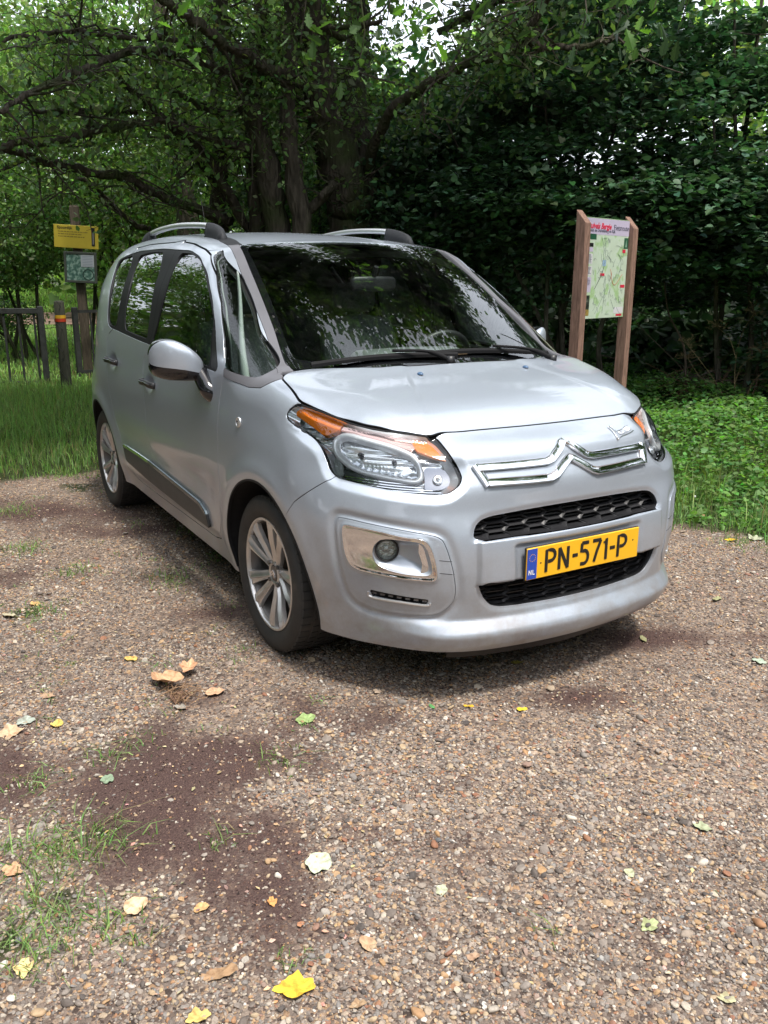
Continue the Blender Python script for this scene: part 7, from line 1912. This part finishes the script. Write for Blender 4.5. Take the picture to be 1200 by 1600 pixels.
# ---- gate, posts and signs on the left
STEEL = simple('weathered_steel', (.028, .031, .029), .8, .1, noise=.5, nscale=14, bump=.3)
def wood_mat(name, c1, c2, scale=(9, 9, .9)):
    m, n, l, b = material(name); tc = n.new('ShaderNodeTexCoord'); mp = n.new('ShaderNodeMapping'); mp.inputs['Scale'].default_value = scale; l.new(tc.outputs['Object'], mp.inputs[0])
    t = n.new('ShaderNodeTexNoise'); t.inputs['Scale'].default_value = 9; t.inputs['Detail'].default_value = 9; t.inputs['Roughness'].default_value = .65; t.inputs['Distortion'].default_value = .6; l.new(mp.outputs[0], t.inputs['Vector'])
    r = ramp(n, [(.3, c1), (.6, c2), (.75, tuple(min(1, c * 1.25) for c in c2))]); l.new(t.outputs[0], r.inputs[0]); l.new(r.outputs[0], b.inputs['Base Color']); b.inputs['Roughness'].default_value = .85; b.inputs['Specular IOR Level'].default_value = .2
    bp = n.new('ShaderNodeBump'); bp.inputs['Strength'].default_value = .4; bp.inputs['Distance'].default_value = .004; l.new(t.outputs[0], bp.inputs['Height']); l.new(bp.outputs[0], b.inputs['Normal']); return m
WOODG = wood_mat('weathered_post_wood', (.05, .042, .032), (.13, .105, .08)); WOODR = wood_mat('reddish_post_wood', (.12, .072, .054), (.30, .185, .14))

def gate():
    A = ground(-75, 606); B = ground(76, 604); d = (B - A)[:2]; Lg = np.linalg.norm(d); ux = np.array([*d / Lg, 0]); ang = math.atan2(d[1], d[0])
    t = thing('gate', 'dark steel bar gate at the left edge of the photograph', 'gate', (*A[:2], 0), ang)
    top = pp(60, 482, 11.4)[2]
    m = MB(); m.box((Lg / 2, 0, top - .03), (Lg, .05, .07), bev=.006); m.build('top_rail', STEEL, t)
    m = MB(); m.box((Lg / 2, 0, .05), (Lg, .05, .05), bev=.006); m.build('bottom_rail', STEEL, t)
    for u in (-62, -38, -14, 8.5, 30.5, 54):
        g_ = pp(u, 484, 11.42); x = (g_ - A)[:2] @ ux[:2]; m = MB(); m.box((x, 0, (top + .0) / 2 + .02), (.026, .02, top - .10)); m.build('bar', STEEL, t)
    m = MB(); m.box((Lg - .01, 0, top / 2 + .02), (.07, .06, top + .02), bev=.008); m.build('end_post', STEEL, t)
gate()
def latch_post():
    B = ground(105, 610); top = pp(86, 470, 11.0)[2]; t = thing('gate_post', 'round wooden gate post with a yellow and red band and a loose wire', 'post', (*B[:2], 0))
    m = MB(); m.lathe([(.0001, top + .005), (.05, top), (.062, top - .02), (.064, .6), (.068, -.05)], (0, 0, 0), 2, 20); v = m.V[0]; m.build('post', wood_mat('green_grey_post_wood', (.025, .028, .020), (.065, .066, .050)), t, smooth=True)
    z1 = pp(88, 492, 11.0)[2]; z2 = pp(88, 497, 11.0)[2]; z3 = pp(88, 502.5, 11.0)[2]
    for a, b, mt, nm in ((z1, z2, simple('marker_yellow', (.75, .42, .03), .5), 'yellow_band'), (z2, z3, simple('marker_red', (.50, .05, .02), .5), 'red_band')):
        m = MB(); m.lathe([(.0660, a), (.0665, b)], (0, 0, 0), 2, 24); m.build(nm, mt, t, smooth=True)
    m = MB(); P = [(.068 * math.cos(k * .9) + .03 * (k % 3), .068 * math.sin(k * .9) * .6 - .05, top * (1 - k / 26)) for k in range(24)]; P = [(p[0] + .06, p[1], p[2]) for p in P]; m.tube(smooth_line(P, 3), .004, 4); m.build('wire', BLACK, t)
latch_post()
def fence_right():
    A = ground(126, 592); B = A + np.array([-.15, 1.9, 0]); d = (B - A)[:2]; Lg = np.linalg.norm(d); t = thing('fence', 'short steel railing between the gate post and the car', 'fence', (*A[:2], 0), math.atan2(d[1], d[0]))
    Dp = (A - CAM) @ FH; top = pp(115, 480, Dp)[2]
    for k in range(2):
        m = MB(); m.box((k * Lg, 0, top / 2), (.075, .075, top), bev=.008); m.build('post', STEEL, t)
    m = MB(); m.box((Lg / 2, 0, top - .06), (Lg, .03, .04)); m.build('rail', STEEL, t)
    m = MB(); m.box((Lg / 2, 0, .10), (Lg, .03, .04)); m.build('rail', STEEL, t)
    for k in range(1, 9): m = MB(); m.box((k * Lg / 9, 0, top / 2), (.022, .022, top - .14)); m.build('bar', STEEL, t)
fence_right()

def text(s, size, mat, parent, loc, name='lettering', bold=0.0, align='LEFT', slant=0.0, rot=(math.pi / 2, 0, 0)):
    cu = bpy.data.curves.new('txt', 'FONT'); cu.body = s; cu.size = size; cu.extrude = .0004; cu.align_x = align; cu.shear = slant; cu.offset = bold; cu.resolution_u = 2
    o = bpy.data.objects.new('txt', cu); COL.objects.link(o); dg = bpy.context.evaluated_depsgraph_get()
    me = bpy.data.meshes.new_from_object(o.evaluated_get(dg)); bpy.data.objects.remove(o)
    me.materials.clear(); me.materials.append(mat); q = bpy.data.objects.new(name, me); COL.objects.link(q); q.parent = parent; q.location = loc; q.rotation_euler = rot; return q

def sign_post():
    B = ground(139, 588); D = (B - CAM) @ FH; top = pp(118, 322, D)[2]
    yaw = math.atan2(RH[1], RH[0]) + .10
    t = thing('sign_post', 'weathered square wooden post that carries the yellow sign', 'post', (*B[:2], 0), yaw)
    m = MB(); m.box((0, 0, top / 2), (.118, .11, top), bev=.012); t2 = m.build('post', WOODG, t)
    m = MB(); m.box((0, 0, top + .004), (.10, .09, .012), bev=.004); m.build('post_cap', WOODG, t)
    # yellow notice (local: x right, -y towards the viewer)
    c = pp(119, 370, D - .1); W, H = .60, .305
    YS = simple('sign_yellow', (.46, .36, .035), .5, noise=.08, nscale=5)
    y = thing('notice_sign', 'yellow rectangular notice sign with a black strip on the post', 'sign', tuple(c), yaw); y.rotation_euler = (0, RAD(3.2), yaw)
    m = MB(); m.box((0, 0, 0), (W, .012, H), bev=.003); m.build('sign_plate', YS, y)
    m = MB(); m.box((W * .385, -.0075, .01), (W * .075, .003, H * .80)); st = m.build('black_strip', INKBLACK, y)
    m = MB(); m.box((W * .385, -.0098, -.01), (W * .018, .001, H * .52)); m.build('strip_lettering', simple('dim_white_print', (.3, .3, .3), .5), st)
    text('Spoordijk', .052, INKBLACK, y, (-W * .42, -.0075, H * .32), 'heading', .001)
    for k, (n_, zz) in enumerate(((.38, .205), (.30, .10), (.33, -.005))):
        m = MB(); x = -W * .40
        while x < -W * .40 + n_ * 1.0:
            w = rng.uniform(.012, .045); m.box((x + w / 2, -.0070, H * zz), (w, .001, .010)); x += w + .009
        o = m.build('small_print', simple('print_line', (.14, .11, .02), .6), y); o['kind'] = 'stuff'
    c = pp(126, 418, D - .1)
    q = thing('map_board', 'square green and white map board in a grey frame under the yellow sign', 'sign', tuple(c), yaw); q.rotation_euler = (0, RAD(2.5), yaw)
    W = .41; H = .385
    m = MB()
    for sx in (-1, 1): m.box((sx * W / 2, 0, 0), (.035, .03, H + .035), bev=.004)
    m.build('frame_side', simple('frame_grey_green', (.05, .06, .05), .7), q)
    m = MB()
    for sz in (-1, 1): m.box((0, .001, sz * H / 2), (W - .036, .028, .035), bev=.004)
    m.build('frame_rail', bpy.data.materials['frame_grey_green'], q)
    mm, n, l, b = material('map_picture'); tc = n.new('ShaderNodeTexCoord'); tt = n.new('ShaderNodeTexNoise'); tt.inputs['Scale'].default_value = 22; tt.inputs['Detail'].default_value = 6; l.new(tc.outputs['Object'], tt.inputs['Vector'])
    r = ramp(n, [(.35, (.03, .09, .08)), (.5, (.10, .20, .16)), (.62, (.30, .42, .38)), (.75, (.12, .22, .12))]); l.new(tt.outputs[0], r.inputs[0]); l.new(r.outputs[0], b.inputs['Base Color']); b.inputs['Roughness'].default_value = .4
    m = MB(); m.box((0, 0, 0), (W - .03, .012, H - .03)); m.build('picture', mm, q)
    m = MB(); m.box((W * .24, -.008, H * .24), (W * .44, .003, H * .42)); m.build('white_panel', simple('panel_white', (.42, .45, .50), .5), q)
    m = MB()
    for k in range(7): m.box((W * .24, -.0098, H * (.40 - .055 * k)), (W * .34, .001, .006))
    o = m.build('print_rows', simple('faint_blue_print', (.20, .24, .32), .6), q); o['kind'] = 'stuff'
    m = MB(); m.lathe([(.062, 0), (.078, 0)], (0, 0, 0), 1, 28); m.V[0] += [W * .25, -.0075, -H * .25]; m.build('round_emblem', simple('emblem_dark', (.02, .05, .04), .5), q)
sign_post()

# ---- wooden information board on the right
def info_board():
    a = pp(908.5, 440, 6.0); b = pp(975, 440, 6.42); d = (b - a)[:2]; W = np.linalg.norm(d); yaw = math.atan2(d[1], d[0])
    c = (a + b) / 2; zt = pp(908.5, 338.4, 6.0)[2]; zb_ = pp(906, 499, 6.0)[2]; H = zt - zb_
    t = thing('information_board', 'wooden two post information board with a cycling route map beside the car', 'sign', (c[0], c[1], 0), yaw)
    ptop = pp(893, 330, 6.0)[2]
    for sx in (-1, 1):
        x = sx * (W / 2 + .034); w = .034; dd = .038; tz0 = ptop + .01; tz1 = ptop - .075
        if sx > 0: tz0 -= .012; tz1 -= .012
        V = [(x - w, -dd - .01, -.05), (x + w, -dd - .01, -.05), (x + w, dd - .01, -.05), (x - w, dd - .01, -.05), (x - w, -dd - .01, tz1), (x + w, -dd - .01, tz1), (x + w, dd - .01, tz0), (x - w, dd - .01, tz0)]
        F = [(0, 3, 2, 1), (4, 5, 6, 7), (0, 1, 5, 4), (1, 2, 6, 5), (2, 3, 7, 6), (3, 0, 4, 7)]
        o = obj('post', V, F, WOODR, t); bv = o.modifiers.new('b', 'BEVEL'); bv.width = .004; bv.segments = 2
    zc = (zt + zb_) / 2
    LAV = simple('board_lavender', (.52, .47, .60), .4); MAPM, n, l, b_ = material('map_print')
    tc = n.new('ShaderNodeTexCoord'); tt = n.new('ShaderNodeTexNoise'); tt.inputs['Scale'].default_value = 9; tt.inputs['Detail'].default_value = 5; l.new(tc.outputs['Object'], tt.inputs['Vector'])
    r = ramp(n, [(.38, (.50, .60, .47)), (.52, (.52, .62, .50)), (.60, (.34, .52, .24)), (.68, (.46, .58, .40))]); l.new(tt.outputs[0], r.inputs[0]); l.new(r.outputs[0], b_.inputs['Base Color']); b_.inputs['Roughness'].default_value = .35
    m = MB(); m.box((0, 0, zc), (W - .002, .022, H), bev=.003); board = m.build('board_panel', simple('board_edge_green', (.16, .24, .12), .5), t)
    y0 = -.0118
    def flat(name, x, z, w, h, mat, k=1): 
        m = MB(); m.box((-W / 2 + x * W, y0 - .0006 * k, zt - z * H), (w * W, .0008, h * H)); return m.build(name, mat, board)
    flat('map_print', .5, .565, .985, .865, MAPM, 1)
    flat('header', .5, .085, .985, .155, LAV, 2)
    ZT = y0 - .0026
    RED = simple('script_red', (.62, .02, .06), .4); GREEN = simple('panel_green', (.02, .10, .05), .4); TXT = simple('print_grey', (.10, .10, .14), .5); BLUE_T = simple('print_lilac', (.30, .30, .48), .5)
    text('Duivels Bergje', W * .092, RED, board, (-W * .48, ZT, zt - .105 * H), 'heading', .0014, slant=.25)
    text('Fietsroute', W * .088, TXT, board, (W * .115, ZT, zt - .108 * H), 'heading', .0002)
    text('Tussen de Duivelsberg en Rijk', W * .052, TXT, board, (-W * .48, ZT, zt - .137 * H), 'subheading', .0002)
    flat('green_label', .12, .185, .23, .055, GREEN, 2); flat('green_emblem', .94, .235, .10, .11, GREEN, 2); flat('black_label', .09, .265, .17, .035, INKBLACK, 3)
    m = MB(); e = (W * .44, zt - .235 * H); m.add([(e[0] - .008, ZT, e[1] - .025), (e[0] + .008, ZT, e[1] - .025), (e[0], ZT, e[1] + .028)], [(0, 1, 2)]); m.build('tree_mark', simple('tree_mark_pale', (.3, .45, .35), .5), board)
    WH = simple('print_white', (.62, .62, .64), .4)
    for z_, h_, mt in ((.31, .045, LAV), (.40, .10, WH), (.52, .09, WH), (.655, .15, LAV)): flat('text_panel', .09, z_, .17, h_, mt, 2)
    m = MB()
    for z_ in list(np.arange(.36, .44, .012)) + list(np.arange(.485, .555, .012)) + list(np.arange(.60, .66, .014)):
        w_ = W * rng.uniform(.11, .15); m.box((-W / 2 + .015 * W + w_ / 2, ZT, zt - z_ * H), (w_, .0006, .0022))
    o = m.build('text_rows', TXT, board); o['kind'] = 'stuff'
    PH, n, l, b_ = material('photo_print'); tc = n.new('ShaderNodeTexCoord'); sx_ = n.new('ShaderNodeSeparateXYZ'); l.new(tc.outputs['Object'], sx_.inputs[0]); tt = n.new('ShaderNodeTexNoise'); tt.inputs['Scale'].default_value = 40; l.new(tc.outputs['Object'], tt.inputs['Vector'])
    r = ramp(n, [(.4, (.01, .015, .01)), (.6, (.05, .07, .05)), (.75, (.3, .3, .26))]); l.new(tt.outputs[0], r.inputs[0]); l.new(r.outputs[0], b_.inputs['Base Color'])
    flat('photograph', .085, .845, .16, .165, PH, 2); flat('photograph_ground', .085, .935, .16, .06, simple('photo_ochre', (.28, .20, .05), .5, noise=.4, nscale=60), 3)
    # roads and routes
    m = MB(); rr = np.random.default_rng(5)
    def road(mm, pts, w):
        P = np.array([(-W / 2 + x * W, ZT, zt - z * H) for x, z in pts]); mm.sweep(smooth_line(P, 3), [(-w, -.0002), (-w, .0002), (w, .0002), (w, -.0002)], up=(0, -1, 0))
    for k in range(46):
        x, z = rr.uniform(.22, .9), rr.uniform(.20, .94); q = [(x, z)]
        for _ in range(4): x += rr.normal() * .035; z += rr.normal() * .035; q.append((float(np.clip(x, .2, .92)), float(np.clip(z, .19, .96))))
        road(m, q, rr.uniform(.0005, .0011))
    for q in ([(.45, .19), (.46, .35), (.44, .50)], [(.30, .95), (.45, .80), (.6, .62), (.62, .58)], [(.80, .35), (.85, .45), (.78, .6)], [(.36, .19), (.42, .30), (.40, .45), (.30, .55)], [(.50, .6), (.50, .75), (.47, .95)]): road(m, q, .0012)
    o = m.build('map_roads', simple('road_print', (.20, .25, .24), .5), board); o['kind'] = 'stuff'
    m = MB(); road(m, [(.45, .47), (.40, .56), (.34, .62), (.26, .70)], .0022); m.build('map_route', INKBLACK, board)
    m = MB(); road(m, [(.62, .53), (.66, .62), (.74, .66), (.90, .55)], .0016); road(m, [(.60, .50), (.64, .56), (.60, .60)], .0013); m.build('map_route_red', simple('route_red', (.6, .12, .05), .5), board)
    for x, z, w, h in ((.90, .315, .07, .035), (.42, .555, .10, .025), (.92, .675, .11, .03), (.88, .975, .14, .02)): flat('red_label', x, z, w, h, RED, 3)
    flat('white_inset', .86, .925, .22, .065, WH, 2); flat('blue_patch', .45, .44, .08, .06, simple('lake_blue', (.28, .42, .58), .4), 2)
info_board()

# ---- dried cow parsley and bare stems at the foot of the wood, right
def dried_plant():
    t = thing('dried_umbel_plant', 'tall dried brown umbel plant at the dark foot of the wood on the right', 'plant', tuple(at(8.6, 3.55, 0)))
    DRY = simple('dry_stem', (.20, .15, .075), .8, noise=.3); base = np.array(t.location)
    for (pts, r) in (([(1150, 650), (1148, 600), (1150, 560), (1160, 520), (1178, 490)], .006), ([(1145, 650), (1120, 600), (1095, 565), (1075, 540)], .005), ([(1158, 650), (1175, 600), (1205, 570), (1225, 545)], .005), ([(1148, 600), (1160, 570), (1190, 550)], .004), ([(1120, 600), (1095, 590), (1075, 560)], .004), ([(1150, 560), (1140, 530), (1120, 510)], .004)):
        P = smooth_line([pp(u, v, 8.6 + .1 * rng.normal()) for u, v in pts], 4) - base; m = MB(); m.tube(P, np.linspace(r, r * .5, len(P)), 5); m.build('stem', DRY, t)
        e = P[-1]; m = MB()
        for k in range(16):
            d = rng.normal(size=3) * [1, 1, .5] + [0, 0, .5]; d = d / np.linalg.norm(d) * rng.uniform(.07, .14); m.tube([e, e + d * .6 + [0, 0, .01], e + d], .0016, 3)
            for _ in range(5): p = e + d + rng.normal(size=3) * .012; m.tube([e + d, p], .0022, 3)
        o = m.build('umbel', DRY, t); o['kind'] = 'stuff'
    t = thing('fallen_branches', 'tangle of bare brown twigs lying at the foot of the wood', 'branches', tuple(at(8.8, 3.3, 0))); base = np.array(t.location)
    m = MB()
    for k in range(90):
        u, v = rng.uniform(1030, 1210), rng.uniform(585, 650); p = pp(u, v, rng.uniform(8.6, 9.3)) - base; a_ = rng.uniform(-.5, 1.2); l_ = rng.uniform(.1, .4); d = (RH * math.cos(a_) + np.array([0, 0, 1]) * math.sin(a_) + FH * rng.normal() * .4) * l_
        m.tube([p - d, p + rng.normal(size=3) * .02, p + d], .0028, 3)
    o = m.build('twigs', simple('dead_twig', (.16, .085, .055), .85), t); o['kind'] = 'stuff'
    for pts, r in (([(1192, 640), (1180, 590), (1192, 545), (1188, 500)], .016), ([(1210, 630), (1196, 560), (1200, 510)], .014), ([(1072, 600), (1068, 540), (1045, 490), (1038, 440)], .014), ([(1120, 640), (1060, 570), (1000, 510), (985, 480)], .005), ([(1225, 600), (1180, 640), (1140, 650)], .01)):
        P = smooth_line([pp(u, v, 9.0) for u, v in pts], 5) - base; m = MB(); m.tube(P, np.linspace(r, r * .6, len(P)), 6); m.build('bare_stem', simple('bare_stem_bark', (.12, .09, .07), .9) if 'bare_stem_bark' not in bpy.data.materials else bpy.data.materials['bare_stem_bark'], t, smooth=True)
dried_plant()
